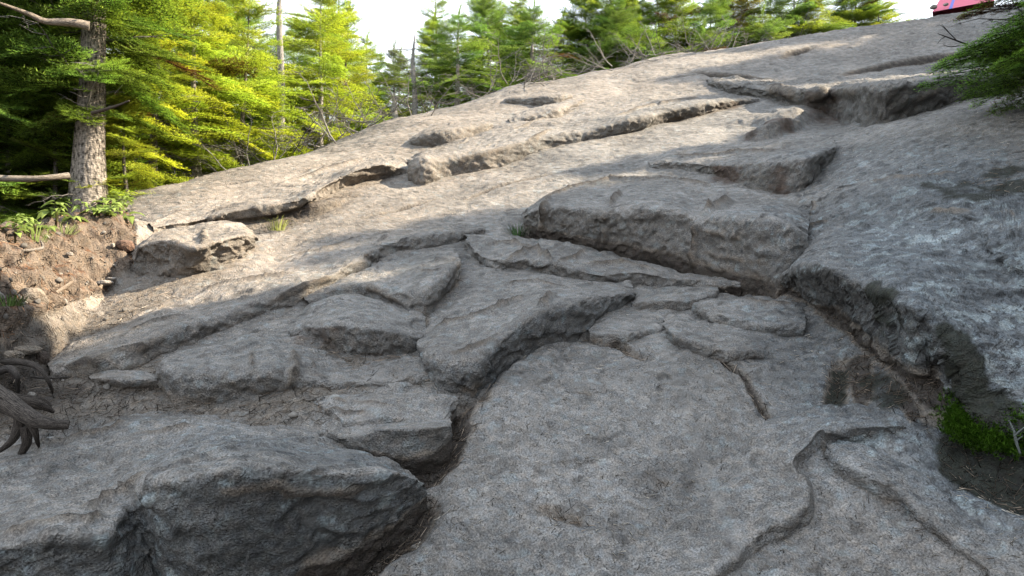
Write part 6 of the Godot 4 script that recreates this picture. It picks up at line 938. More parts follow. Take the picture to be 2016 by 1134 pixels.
	var words := {
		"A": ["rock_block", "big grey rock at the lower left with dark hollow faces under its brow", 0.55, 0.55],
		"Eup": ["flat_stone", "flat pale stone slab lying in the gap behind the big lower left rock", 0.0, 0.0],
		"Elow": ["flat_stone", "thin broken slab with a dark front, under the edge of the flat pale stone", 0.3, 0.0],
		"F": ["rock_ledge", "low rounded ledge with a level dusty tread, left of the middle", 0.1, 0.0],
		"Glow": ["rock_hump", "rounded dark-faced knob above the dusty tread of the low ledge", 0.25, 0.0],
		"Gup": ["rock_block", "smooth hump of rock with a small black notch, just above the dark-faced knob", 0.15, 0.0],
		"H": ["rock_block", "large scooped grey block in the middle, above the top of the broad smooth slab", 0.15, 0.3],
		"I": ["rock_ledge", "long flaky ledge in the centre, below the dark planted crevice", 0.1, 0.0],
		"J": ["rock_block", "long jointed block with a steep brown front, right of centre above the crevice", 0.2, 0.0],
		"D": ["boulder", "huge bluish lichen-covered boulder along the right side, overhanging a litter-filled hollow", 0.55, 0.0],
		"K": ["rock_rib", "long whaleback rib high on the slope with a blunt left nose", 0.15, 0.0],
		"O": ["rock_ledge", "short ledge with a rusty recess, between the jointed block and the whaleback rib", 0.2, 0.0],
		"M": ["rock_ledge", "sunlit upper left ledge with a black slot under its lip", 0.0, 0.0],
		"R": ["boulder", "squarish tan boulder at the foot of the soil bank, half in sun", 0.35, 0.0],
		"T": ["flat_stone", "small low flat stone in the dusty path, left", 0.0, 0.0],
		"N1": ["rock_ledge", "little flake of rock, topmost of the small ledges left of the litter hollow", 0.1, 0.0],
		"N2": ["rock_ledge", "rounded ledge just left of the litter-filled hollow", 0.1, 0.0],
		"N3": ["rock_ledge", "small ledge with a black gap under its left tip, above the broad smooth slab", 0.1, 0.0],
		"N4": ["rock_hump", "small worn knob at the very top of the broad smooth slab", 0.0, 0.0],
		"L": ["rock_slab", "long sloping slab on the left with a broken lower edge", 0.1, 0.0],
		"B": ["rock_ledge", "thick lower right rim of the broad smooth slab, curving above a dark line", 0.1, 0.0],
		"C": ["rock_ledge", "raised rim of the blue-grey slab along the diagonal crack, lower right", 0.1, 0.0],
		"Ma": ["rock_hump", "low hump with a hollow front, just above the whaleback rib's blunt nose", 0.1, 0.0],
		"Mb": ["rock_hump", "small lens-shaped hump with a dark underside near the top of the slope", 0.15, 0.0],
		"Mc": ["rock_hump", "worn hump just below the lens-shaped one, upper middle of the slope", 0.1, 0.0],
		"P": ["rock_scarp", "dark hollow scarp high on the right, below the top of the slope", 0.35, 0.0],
	}
	var seed_ := 700
	for k in words:
		seed_ += 10
		var b: Block = R[k]
		wear(b, WEAR.get(k, 3))
		roughen(k, b, seed_, 1.6 if k == "P" else (0.6 if k in ["Eup", "Elow", "T", "N1", "N4", "B", "C"] else 1.0))
		var w: Array = words[k]
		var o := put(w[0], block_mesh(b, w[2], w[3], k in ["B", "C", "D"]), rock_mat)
		tag(o, w[1], "rock", "ledges and blocks of the rock slope")



# ---------------------------------------------------------------- shapes of revolution, tubes, stones
func ground(x: float, z: float) -> Vector3:
	var r := clampi(row_of(z), 0, nr - 1)
	var c := clampi(col_of(x / fan(ZS[r])), 0, nc - 1)
	return PX[r * nc + c]

func ground_normal(x: float, z: float) -> Vector3:
	var r := clampi(row_of(z), 0, nr - 1)
	var c := clampi(col_of(x / fan(ZS[r])), 0, nc - 1)
	return NN[r * nc + c]

# a tube along points with a radius each; rough makes it gnarled
func tube(st: SurfaceTool, pts: Array, radii: Array, sides := 8, rough := 0.0, tint := Color.WHITE, cap := true) -> void:
	var rings := []
	var ref := Vector3.UP
	var dirs := []
	for i in pts.size():
		var d: Vector3 = (pts[mini(i + 1, pts.size() - 1)] - pts[maxi(i - 1, 0)]).normalized()
		if absf(d.dot(ref)) > 0.95: ref = Vector3.RIGHT
		var u := d.cross(ref).normalized()
		ref = u.cross(d).normalized()
		var w := ref
		var ring := []
		for k in sides:
			var a := TAU * k / sides
			var r: float = radii[i]
			if rough > 0.0: r *= 1.0 + rough * bark_n.get_noise_3d(pts[i].x * 9.0 + cos(a) * 1.3, pts[i].y * 9.0 + sin(a) * 1.3, pts[i].z * 9.0)
			ring.append(pts[i] + (u * cos(a) + w * sin(a)) * r)
		rings.append(ring)
		dirs.append(d)
	var run := 0.0
	for i in pts.size() - 1:
		var step: float = (pts[i + 1] - pts[i]).length()
		for k in sides:
			var k2 := (k + 1) % sides
			var q := [rings[i][k], rings[i + 1][k], rings[i + 1][k2], rings[i][k2]]
			var c := [pts[i], pts[i + 1], pts[i + 1], pts[i]]
			var tuv := [Vector2(k / float(sides), run), Vector2(k / float(sides), run + step), Vector2((k + 1) / float(sides), run + step), Vector2((k + 1) / float(sides), run)]
			for j in [0, 2, 1, 0, 3, 2]:
				st.set_color(tint)
				st.set_uv(tuv[j])
				st.set_normal((q[j] - c[j]).normalized())
				st.add_vertex(q[j])
		run += step
	if cap:
		for e in [0, pts.size() - 1]:
			var n: Vector3 = dirs[e] * (-1.0 if e == 0 else 1.0)
			for k in sides:
				var k2 := (k + 1) % sides
				for v in ([pts[e], rings[e][k2], rings[e][k]] if e == 0 else [pts[e], rings[e][k], rings[e][k2]]):
					st.set_color(tint)
					st.set_uv(Vector2.ZERO)
					st.set_normal(n)
					st.add_vertex(v)

func curve(pts: Array, n: int) -> Array:
	var o := []
	var m := pts.size()
	for i in m - 1:
		for k in n:
			o.append(pts[i].cubic_interpolate(pts[i + 1], pts[maxi(i - 1, 0)], pts[mini(i + 2, m - 1)], k / float(n)))
	o.append(pts[m - 1])
	return o

func ramp(vals: Array, n: int) -> Array:
	var o := []
	for i in vals.size() - 1:
		for k in n: o.append(lerpf(vals[i], vals[i + 1], k / float(n)))
	o.append(vals[-1])
	return o

# a stone: a ball pressed against planes (normal, distance), its edges worn, its faces rough
func stone(planes: Array, size: Vector3, seed_: int, n := 26, wear := 14.0, rough := 0.05, col := Vector3(0.25, 0.24, 0.23), col2 := Vector3(0.25, 0.24, 0.23)) -> ArrayMesh:
	var ns := noise(seed_, 2.2, 4)
	var nt := noise(seed_ + 1, 7.0, 4)
	var v := PackedVector3Array()
	var nn := PackedVector3Array()
	var cc := PackedColorArray()
	var uv := PackedVector2Array()
	var idx := PackedInt32Array()
	for face in 6:
		var first := v.size()
		for j in n + 1:
			for i in n + 1:
				var a := tan((i / float(n) - 0.5) * PI / 2)
				var b := tan((j / float(n) - 0.5) * PI / 2)
				var d: Vector3 = [Vector3(1, b, -a), Vector3(-1, b, a), Vector3(a, 1, -b), Vector3(a, -1, b), Vector3(a, b, 1), Vector3(-a, b, -1)][face]
				d = d.normalized()
				var s := 1.0
				for p in planes:
					var k: float = maxf(d.dot(Vector3(p.x, p.y, p.z).normalized()), 0.0) / p.w
					s += pow(k, wear)
				var r := pow(s, -1.0 / wear)
				r *= 1.0 + ns.get_noise_3dv(d) * rough * 1.6 + nt.get_noise_3dv(d) * rough * 0.6
				v.append(d * r * size)
				var w := 1.0 + nt.get_noise_3dv(d * 1.7) * 0.35
				var k2 := col.lerp(col2, soft(-0.15, 0.15, ns.get_noise_3dv(d * 2.1))) * w
				cc.append(Color(k2.x, k2.y, k2.z))
				uv.append(Vector2(d.x * size.x + d.z * size.z * 0.6, d.y * size.y + d.z * size.z * 0.7))
		for j in n:
			for i in n:
				var q := first + j * (n + 1) + i
				idx.append_array(PackedInt32Array([q, q + n + 1, q + 1, q + 1, q + n + 1, q + n + 2]))
	nn.resize(v.size())
	for k in range(0, idx.size(), 3):
		var m := (v[idx[k + 2]] - v[idx[k]]).cross(v[idx[k + 1]] - v[idx[k]])
		for j in 3: nn[idx[k + j]] += m
	var weld := {}
	for i in v.size():
		var key := Vector3i(v[i] * 4000.0)
		weld[key] = weld.get(key, Vector3.ZERO) + nn[i]
	for i in v.size(): nn[i] = weld[Vector3i(v[i] * 4000.0)].normalized()
	var a := []
	a.resize(Mesh.ARRAY_MAX)
	a[Mesh.ARRAY_VERTEX] = v
	a[Mesh.ARRAY_NORMAL] = nn
	a[Mesh.ARRAY_COLOR] = cc
	a[Mesh.ARRAY_TEX_UV] = uv
	a[Mesh.ARRAY_INDEX] = idx
	var m := ArrayMesh.new()
	m.add_surface_from_arrays(Mesh.PRIMITIVE_TRIANGLES, a)
	return m

# ---------------------------------------------------------------- firs
var bark_n := FastNoiseLite.new()
var bark_mat: StandardMaterial3D
var dead_mat: StandardMaterial3D
var needle_mat: StandardMaterial3D
var fronds := []
var ragged := []
var near_fronds := []
var dead_fronds := []

func plain(color: Color, rough := 0.9) -> StandardMaterial3D:
	var m := StandardMaterial3D.new()
	m.albedo_color = color.linear_to_srgb()
	m.roughness = rough
	m.metallic_specular = 0.3
	return m

func make_wood() -> void:
	bark_n.seed = 77
	bark_n.frequency = 0.6
	bark_n.fractal_octaves = 4
	var n := 512
	var a := noise(51, 0.045, 4).get_seamless_image(n, n / 3)
	a.resize(n, n, Image.INTERPOLATE_CUBIC)
	var fine := noise(52, 0.09, 3).get_seamless_image(n / 3, n)
	fine.resize(n, n, Image.INTERPOLATE_CUBIC)
	var pa := a.get_data()
	var pb := fine.get_data()
	var col := PackedByteArray()
	var hi := PackedByteArray()
	col.resize(n * n)
	hi.resize(n * n)
	for i in n * n:
		var k := pa[i] / 255.0
		var g := pb[i] / 255.0
		var v := 0.72 + (k - 0.5) * 0.5 + (g - 0.5) * 0.35
		if k < 0.30: v -= 0.16
		col[i] = int(clampf(v, 0.08, 1.0) * 255.0)
		hi[i] = int(clampf(k * 0.7 + g * 0.3, 0.0, 1.0) * 255.0)
	bark_mat = StandardMaterial3D.new()
	bark_mat.resource_name = "bark"
	bark_mat.vertex_color_use_as_albedo = true
	bark_mat.albedo_texture = picture(col, n)
	bark_mat.heightmap_enabled = true
	bark_mat.heightmap_texture = picture(hi, n)
	bark_mat.heightmap_scale = 1.2
	bark_mat.uv1_scale = Vector3(1.0, 2.2, 1.0)
	bark_mat.roughness = 0.92
	bark_mat.metallic_specular = 0.25
	dead_mat = bark_mat.duplicate()
	dead_mat.uv1_scale = Vector3(2.0, 3.0, 1.0)
	dead_mat.heightmap_scale = 0.5
	needle_mat = StandardMaterial3D.new()
	needle_mat.resource_name = "needles"
	needle_mat.vertex_color_use_as_albedo = true
	needle_mat.roughness = 0.65
	needle_mat.metallic_specular = 0.3
	needle_mat.backlight_enabled = true
	needle_mat.backlight = Color(0.85, 0.85, 0.85)

var fv := PackedVector3Array()
var fn := PackedVector3Array()
var fc := PackedColorArray()

func tri(a: Vector3, b: Vector3, c: Vector3, n: Vector3, col: Color, tip: Color) -> void:
	fv.append(a); fv.append(b); fv.append(c)
	for i in 3: fn.append(n)
	fc.append(col); fc.append(col); fc.append(tip)

# one twig with its needles on both sides and above; up is the spray's upper side
func needled(a: Vector3, b: Vector3, up: Vector3, wide: float, len_: float, gap: float, col: Color, tip: Color) -> void:
	var d := (b - a).normalized()
	var l := (b - a).length()
	var side := d.cross(up).normalized()
	var wood := Color(0.10, 0.075, 0.05)
	var tw := 0.0025
	tri(a - side * tw, a + side * tw, b, up, wood, wood)
	tri(a - up * tw, a + up * tw, b, side, wood, wood)
	var n := int(l / gap) + 1
	for i in n:
		var t := (i + rng.randf()) / n
		var p := a.lerp(b, t)
		var k := rng.randf_range(-1.0, 1.0)
		var s := 1.0 if i % 2 == 0 else -1.0
		var q := (d * rng.randf_range(0.45, 0.9) + side * s * rng.randf_range(0.5, 1.0) + up * rng.randf_range(-0.05, 0.7)).normalized()
		var ll := len_ * rng.randf_range(0.75, 1.15)
		var w := d * wide
		var c := col.lerp(tip, t * t * 0.8) * rng.randf_range(0.75, 1.2)
		tri(p - w, p + w, p + q * ll, (up + q * 0.4).normalized(), c, c.lerp(tip, 0.3))

func frond(seed_: int, dense: float, wide: float, len_: float) -> ArrayMesh:
	rng.seed = seed_
	fv.clear(); fn.clear(); fc.clear()
	var col := Color(0.62, 0.74, 0.62)
	var tip := Color(1.25, 1.15, 0.75)
	var up := Vector3.UP
	var spine := func(t: float) -> Vector3: return Vector3(t, 0.10 * t - 0.16 * t * t, 0.05 * sin(t * 4.0 + seed_))
	var parts := 8
	for i in parts:
		var t0 := i / float(parts)
		var t1 := (i + 1) / float(parts)
		if t0 < 0.25:
			var a: Vector3 = spine.call(t0)
			var b: Vector3 = spine.call(t1)
			var wood := Color(0.12, 0.09, 0.06)
			tri(a - Vector3(0, 0, 0.007), a + Vector3(0, 0, 0.007), b, up, wood, wood)
			tri(a - Vector3(0, 0.007, 0), a + Vector3(0, 0.007, 0), b, Vector3.BACK, wood, wood)
		else:
			needled(spine.call(t0), spine.call(t1), up, wide, len_, 0.011 / dense, col, tip)
	var n := int(17 * dense)
	for i in n:
		var t := 0.14 + 0.84 * i / float(n)
		if rng.randf() < 0.07: continue
		for s in [-1.0, 1.0]:
			var a: Vector3 = spine.call(t)
			var l := (0.42 * (1.0 - t) + 0.09) * rng.randf_range(0.7, 1.15) * minf(1.0, t * 3.5)
			var ang := deg_to_rad(rng.randf_range(42, 62))
			var b := a + Vector3(cos(ang), rng.randf_range(-0.12, 0.16), s * sin(ang)) * l
			var u2 := (up + Vector3(0, 0, s * 0.15)).normalized()
			needled(a, b, u2, wide, len_, 0.012 / dense, col, tip)
			var m := int(l / 0.075)
			for j in m:
				var f := (j + 0.6) / (m + 0.3)
				var sa := a.lerp(b, f)
				for s2 in [-1.0, 1.0]:
					if rng.randf() < 0.12: continue
					var d := (b - a).normalized().rotated(up, s2 * deg_to_rad(rng.randf_range(35, 60)))
					var sl := (l * (1.0 - f) * 0.55 + 0.035) * rng.randf_range(0.7, 1.2)
					needled(sa, sa + (d + Vector3(0, rng.randf_range(-0.1, 0.2), 0)) * sl, u2, wide, len_, 0.013 / dense, col, tip)
	return from_lists()

func from_lists() -> ArrayMesh:
	var a := []
	a.resize(Mesh.ARRAY_MAX)
	a[Mesh.ARRAY_VERTEX] = fv.duplicate()
	a[Mesh.ARRAY_NORMAL] = fn.duplicate()
	a[Mesh.ARRAY_COLOR] = fc.duplicate()
	var m := ArrayMesh.new()
	m.add_surface_from_arrays(Mesh.PRIMITIVE_TRIANGLES, a)
	return m

# a bare, much forked grey branch one metre long
func dead_frond(seed_: int) -> ArrayMesh:
	rng.seed = seed_
	var st := SurfaceTool.new()
	st.begin(Mesh.PRIMITIVE_TRIANGLES)
	var pts := [Vector3.ZERO]
	for i in 7: pts.append(pts[-1] + Vector3(0.14, rng.randf_range(-0.05, 0.04), rng.randf_range(-0.05, 0.05)))
	tube(st, pts, [0.011, 0.010, 0.009, 0.008, 0.007, 0.005, 0.004, 0.002], 4, 0.0, Color.WHITE, false)
	for i in range(1, 8):
		for s in 2:
			if rng.randf() < 0.25: continue
			var a: Vector3 = pts[i]
			var d := Vector3(rng.randf_range(0.3, 0.9), rng.randf_range(-0.35, 0.35), (1.0 if s == 0 else -1.0) * rng.randf_range(0.4, 1.0)).normalized()
			var l := rng.randf_range(0.12, 0.42) * (1.1 - i * 0.09)
			var m := a + d * l * 0.5 + Vector3(0, rng.randf_range(-0.03, 0.02), 0)
			var b := a + d * l + Vector3(0, -0.05 * l, 0)
			tube(st, [a, m, b], [0.005, 0.0035, 0.0015], 3, 0.0, Color.WHITE, false)
			for j in 3:
				var q := a.lerp(b, rng.randf_range(0.3, 0.95))
				var e := (d + Vector3(rng.randf_range(-0.8, 0.8), rng.randf_range(-0.5, 0.5), rng.randf_range(-0.8, 0.8))).normalized()
				tube(st, [q, q + e * l * rng.randf_range(0.2, 0.45)], [0.0028, 0.0012], 3, 0.0, Color.WHITE, false)
	return st.commit()

func make_fronds() -> void:
	for i in 5: fronds.append(frond(100 + i, 1.0, 0.0058, 0.034))
	for i in 3: ragged.append(frond(200 + i, 0.7, 0.006, 0.034))
	for i in 3: near_fronds.append(frond(250 + i, 1.25, 0.0036, 0.024))
	for i in 4: dead_fronds.append(dead_frond(300 + i))

func scatter(called: String, parent: Node, mesh: Mesh, m: Material, where: Array, tints: Array) -> void:
	if where.is_empty(): return
	var mm := MultiMesh.new()
	mm.transform_format = MultiMesh.TRANSFORM_3D
	mm.use_colors = true
	mm.mesh = mesh
	mm.instance_count = where.size()
	for i in where.size():
		mm.set_instance_transform(i, where[i])
		mm.set_instance_color(i, tints[i])
	var o := MultiMeshInstance3D.new()
	o.multimesh = mm
	o.material_override = m
	if parent:
		o.name = called
		parent.add_child(o, true)
	else:
		o.name = numbered(called)
		add_child(o, true)
	o.set_meta("kind", "stuff")

# high: height; wide: reach of the lowest boughs; low: where green boughs begin (share of height); tint: needle colour; bare: number of dead branches below
func fir(called: String, at: Vector3, high: float, wide: float, low: float, tint: Color, seed_: int, opt := {}) -> Node3D:
	var o := base_node(called, at)
	rng.seed = seed_
	var lean: Vector3 = opt.get("lean", Vector3(rng.randf_range(-0.04, 0.04), 0, rng.randf_range(-0.04, 0.04)))
	var thick: float = opt.get("thick", high * 0.011 + 0.012)
	var pts := []
	var radii := []
	var n := 12
	for i in n + 1:
		var t := i / float(n)
		pts.append(Vector3(lean.x * high * t + sin(t * 5.0 + seed_) * 0.02, high * t - 0.15 * (1.0 - t), lean.z * high * t + cos(t * 4.0 + seed_) * 0.02))
		radii.append(thick * (1.0 - t * 0.93) * (1.0 + 0.5 * exp(-t * 14.0)))
	var st := SurfaceTool.new()
	st.begin(Mesh.PRIMITIVE_TRIANGLES)
	tube(st, pts, radii, opt.get("sides", 9), 0.25, opt.get("bark", Color(0.30, 0.27, 0.24)))
	put("trunk", st.commit(), bark_mat, o)
	var spot := func(t: float) -> Vector3:
		var k := clampf(t, 0.0, 1.0) * n
		var i := mini(int(k), n - 1)
		return pts[i].lerp(pts[i + 1], k - i)
	var buckets := [[], []]
	var tones := [[], []]
	var y := low * high
	var loose: float = opt.get("loose", 0.35)
	var gap: float = opt.get("gap", 0.135)
	var turn := rng.randf() * TAU
	while y < high * 0.985:
		var t := y / high
		var f := (y - low * high) / maxf(high - low * high, 0.01)
		var reach := wide * pow(1.0 - f, 0.7) * minf(1.0, 0.55 + f * 4.0) + 0.07
		var count := 7 if f < 0.5 else (6 if f < 0.8 else 5)
		for k in count:
			if rng.randf() < loose * 0.45: continue
			turn += TAU / count + rng.randf_range(-0.45, 0.45)
			var l := reach * rng.randf_range(1.0 - loose, 1.12)
			var rise := lerpf(-0.22, 0.75, pow(f, 1.6)) + rng.randf_range(-0.16, 0.16)
			var bas := Basis(Vector3.UP, turn) * Basis(Vector3.BACK, rise) * Basis(Vector3.RIGHT, rng.randf_range(-0.35, 0.35))
			var kind := 0 if rng.randf() > loose else 1
			var s := Vector3(l, lerpf(l, 0.7, 0.5), lerpf(l, 0.75, 0.35))
			buckets[kind].append(Transform3D(bas.scaled_local(s), spot.call(t + rng.randf_range(-0.015, 0.015))))
			var b := rng.randf_range(0.7, 1.25)
			var w := rng.randf_range(-0.12, 0.16)
			var c := Color(tint.r * b * (1.0 + w), tint.g * b, tint.b * b * (1.0 - w))
			if rng.randf() < opt.get("rusty", 0.012): c = Color(0.16, 0.075, 0.03)
			tones[kind].append(c)
		y += gap * rng.randf_range(0.75, 1.2) * lerpf(1.0, 0.6, f)
	# the leader
	buckets[0].append(Transform3D(Basis(Vector3.BACK, 1.45).scaled_local(Vector3(0.32, 0.5, 0.35)), spot.call(0.955)))
	tones[0].append(tint)
	var near: bool = opt.get("near", false)
	scatter("crown", o, near_fronds[seed_ % 3] if near else fronds[seed_ % 5], needle_mat, buckets[0], tones[0])
	scatter("loose_boughs", o, ragged[seed_ % 3], needle_mat, buckets[1], tones[1])
	var bare: int = opt.get("bare", 10)
	var dw := []
	var dt := []
	for i in bare:
		var t := rng.randf_range(0.03, maxf(low, opt.get("bare_to", 0.25)) + 0.1)
		var l := rng.randf_range(0.25, 0.85) * minf(wide, 0.95)
		dw.append(Transform3D((Basis(Vector3.UP, rng.randf() * TAU) * Basis(Vector3.BACK, rng.randf_range(-0.5, 0.25))).scaled_local(Vector3.ONE * l), spot.call(t)))
		var g := rng.randf_range(0.20, 0.36)
		dt.append(Color(g * 1.04, g, g * 0.95))
	scatter("bare_branches", o, dead_fronds[seed_ % 4], dead_mat, dw, dt)
	return o


func far_land(x: float, z: float) -> float:
	return land(clampf(x, -30.0, 30.0), clampf(z, -40.0, 2.0))

func floor_sheet() -> void:
	# the ground beyond and beside the rock, just under it where they overlap
	var xs := []
	var n := 60
	for i in n + 1:
		var t := i / float(n) * 2.0 - 1.0
		xs.append(12.0 * t + 240.0 * pow(t, 5.0))
	var st := SurfaceTool.new()
	st.begin(Mesh.PRIMITIVE_TRIANGLES)
	for j in n + 1:
		for i in n + 1:
			var x: float = xs[i]
			var z: float = -6.0 + xs[j]
			st.set_uv(Vector2(x, z))
			st.add_vertex(Vector3(x, far_land(x, z) - 0.35 - 0.02 * maxf(Vector2(x, z).length() - 25.0, 0.0), z))
	for j in n:
		for i in n:
			var q := j * (n + 1) + i
			for k in [q, q + 1, q + n + 1, q + 1, q + n + 2, q + n + 1]: st.add_index(k)
	st.generate_normals()
	tag(put("forest_floor", st.commit(), plain(Color(0.07, 0.05, 0.03))), "brown needle-strewn forest floor around the rock slope", "", "", "structure")


# ---------------------------------------------------------------- the bank, roots, plants, litter
func lie(p: Vector3) -> Vector3:
	return ground(p.x, p.z)

func wood(called: String, lines: Array, tint: Color, label: String, category: String, group := "", sides := 10, rough := 0.35) -> Node3D:
	var first: Vector3 = lines[0][0][0]
	var o := base_node(called, first)
	var n := 0
	for l in lines:
		var st := SurfaceTool.new()
		st.begin(Mesh.PRIMITIVE_TRIANGLES)
		var pts := []
		for p in l[0]: pts.append(p - first)
		tube(st, curve(pts, 6), ramp(l[1], 6), sides, rough, tint)
		put("stem" if n == 0 else "side_root", st.commit(), dead_mat, o)
		n += 1
	tag(o, label, category, group)
	return o

func leaf_mesh(seed_: int, count: int, size: float, lift: float) -> ArrayMesh:
	rng.seed = seed_
	fv.clear(); fn.clear(); fc.clear()
	for k in count:
		var turn := TAU * k / count * 1.0 + rng.randf_range(-0.4, 0.4)
		var d := Vector3(cos(turn), 0, sin(turn))
		var side := Vector3(-d.z, 0, d.x)
		var l := size * rng.randf_range(0.7, 1.2)
		var y0 := lift * rng.randf_range(0.3, 1.0)
		var root := Vector3(0, y0, 0) + d * size * 0.12
		var rise := rng.randf_range(-0.1, 0.55)
		var c := Color(0.20, 0.27, 0.07) * rng.randf_range(0.75, 1.3)
		var last_l := root
		var last_r := root
		var last_m := root
		for s in 5:
			var t := (s + 1) / 5.0
			var w := sin(pow(t, 0.75) * PI) * l * 0.24 if s < 4 else 0.0
			var m := root + d * l * t + Vector3(0, l * (rise * t - 0.55 * t * t), 0)
			var a := m - side * w + Vector3(0, w * 0.35, 0)
			var b := m + side * w + Vector3(0, w * 0.35, 0)
			var up := Vector3.UP
			tri(last_m, a, m, (up - side * 0.3).normalized(), c, c)
			tri(last_m, last_l, a, (up - side * 0.3).normalized(), c, c)
			tri(last_m, m, b, (up + side * 0.3).normalized(), c, c)
			tri(last_m, b, last_r, (up + side * 0.3).normalized(), c, c)
			last_l = a; last_r = b; last_m = m
		var stem := Color(0.16, 0.13, 0.07)
		tri(Vector3(-0.002, -0.03, 0), Vector3(0.002, -0.03, 0), root, Vector3.BACK, stem, stem)
	return from_lists()

func tuft_mesh(seed_: int, count: int, tall: float, spread: float, col: Color, tip: Color, w := 0.0022) -> ArrayMesh:
	rng.seed = seed_
	fv.clear(); fn.clear(); fc.clear()
	for k in count:
		var a := rng.randf() * TAU
		var d := Vector3(cos(a), 0, sin(a))
		var p := d * spread * sqrt(rng.randf()) * 0.6
		var h := tall * rng.randf_range(0.5, 1.1)
		var q := p + d * spread * rng.randf_range(0.1, 0.6) + Vector3(0, h * 0.75, 0)
		var e := q + d * spread * rng.randf_range(0.1, 0.7) + Vector3(0, h * rng.randf_range(-0.1, 0.3), 0)
		var s := Vector3(-d.z, 0, d.x) * w
		var c := col * rng.randf_range(0.7, 1.25)
		tri(p - s, p + s, q + s * 0.7, (Vector3.UP + d * 0.5).normalized(), c, c)
		tri(p - s, q + s * 0.7, q - s * 0.7, (Vector3.UP + d * 0.5).normalized(), c, c)
		tri(q - s * 0.7, q + s * 0.7, e, (Vector3.UP + d * 0.2).normalized(), c, tip)
	return from_lists()

# a cushion of haircap moss: many small stars of pointed leaves on short stems
func moss_mesh(seed_: int, count: int, r: float) -> ArrayMesh:
	rng.seed = seed_
	fv.clear(); fn.clear(); fc.clear()
	for k in count:
		var a := rng.randf() * TAU
		var q := sqrt(rng.randf())
		var p := Vector3(cos(a) * q * r, 0, sin(a) * q * r * 0.8)
		var top := p + Vector3(rng.randf_range(-0.01, 0.01), 0.035 * (1.1 - q * q * 0.7) + 0.01, rng.randf_range(-0.01, 0.01))
		var c := Color(0.20, 0.42, 0.045) * rng.randf_range(0.6, 1.3)
		tri(p - Vector3(0.001, 0, 0), p + Vector3(0.001, 0, 0), top, Vector3.BACK, c * 0.5, c)
		for j in 9:
			var b := rng.randf() * TAU
			var d := Vector3(cos(b), rng.randf_range(0.1, 0.9), sin(b)).normalized()
			var s := Vector3(-sin(b), 0, cos(b)) * 0.0012
			var m := top - Vector3(0, rng.randf() * 0.02, 0)
			tri(m - s, m + s, m + d * rng.randf_range(0.009, 0.016), (Vector3.UP + d * 0.4).normalized(), c, c * 1.5)
	return from_lists()

func align(n: Vector3, turn: float) -> Basis:
	var x := n.cross(Vector3(0, 0, 1)).normalized()
	return Basis(x, n, x.cross(n)) * Basis(Vector3.UP, turn)

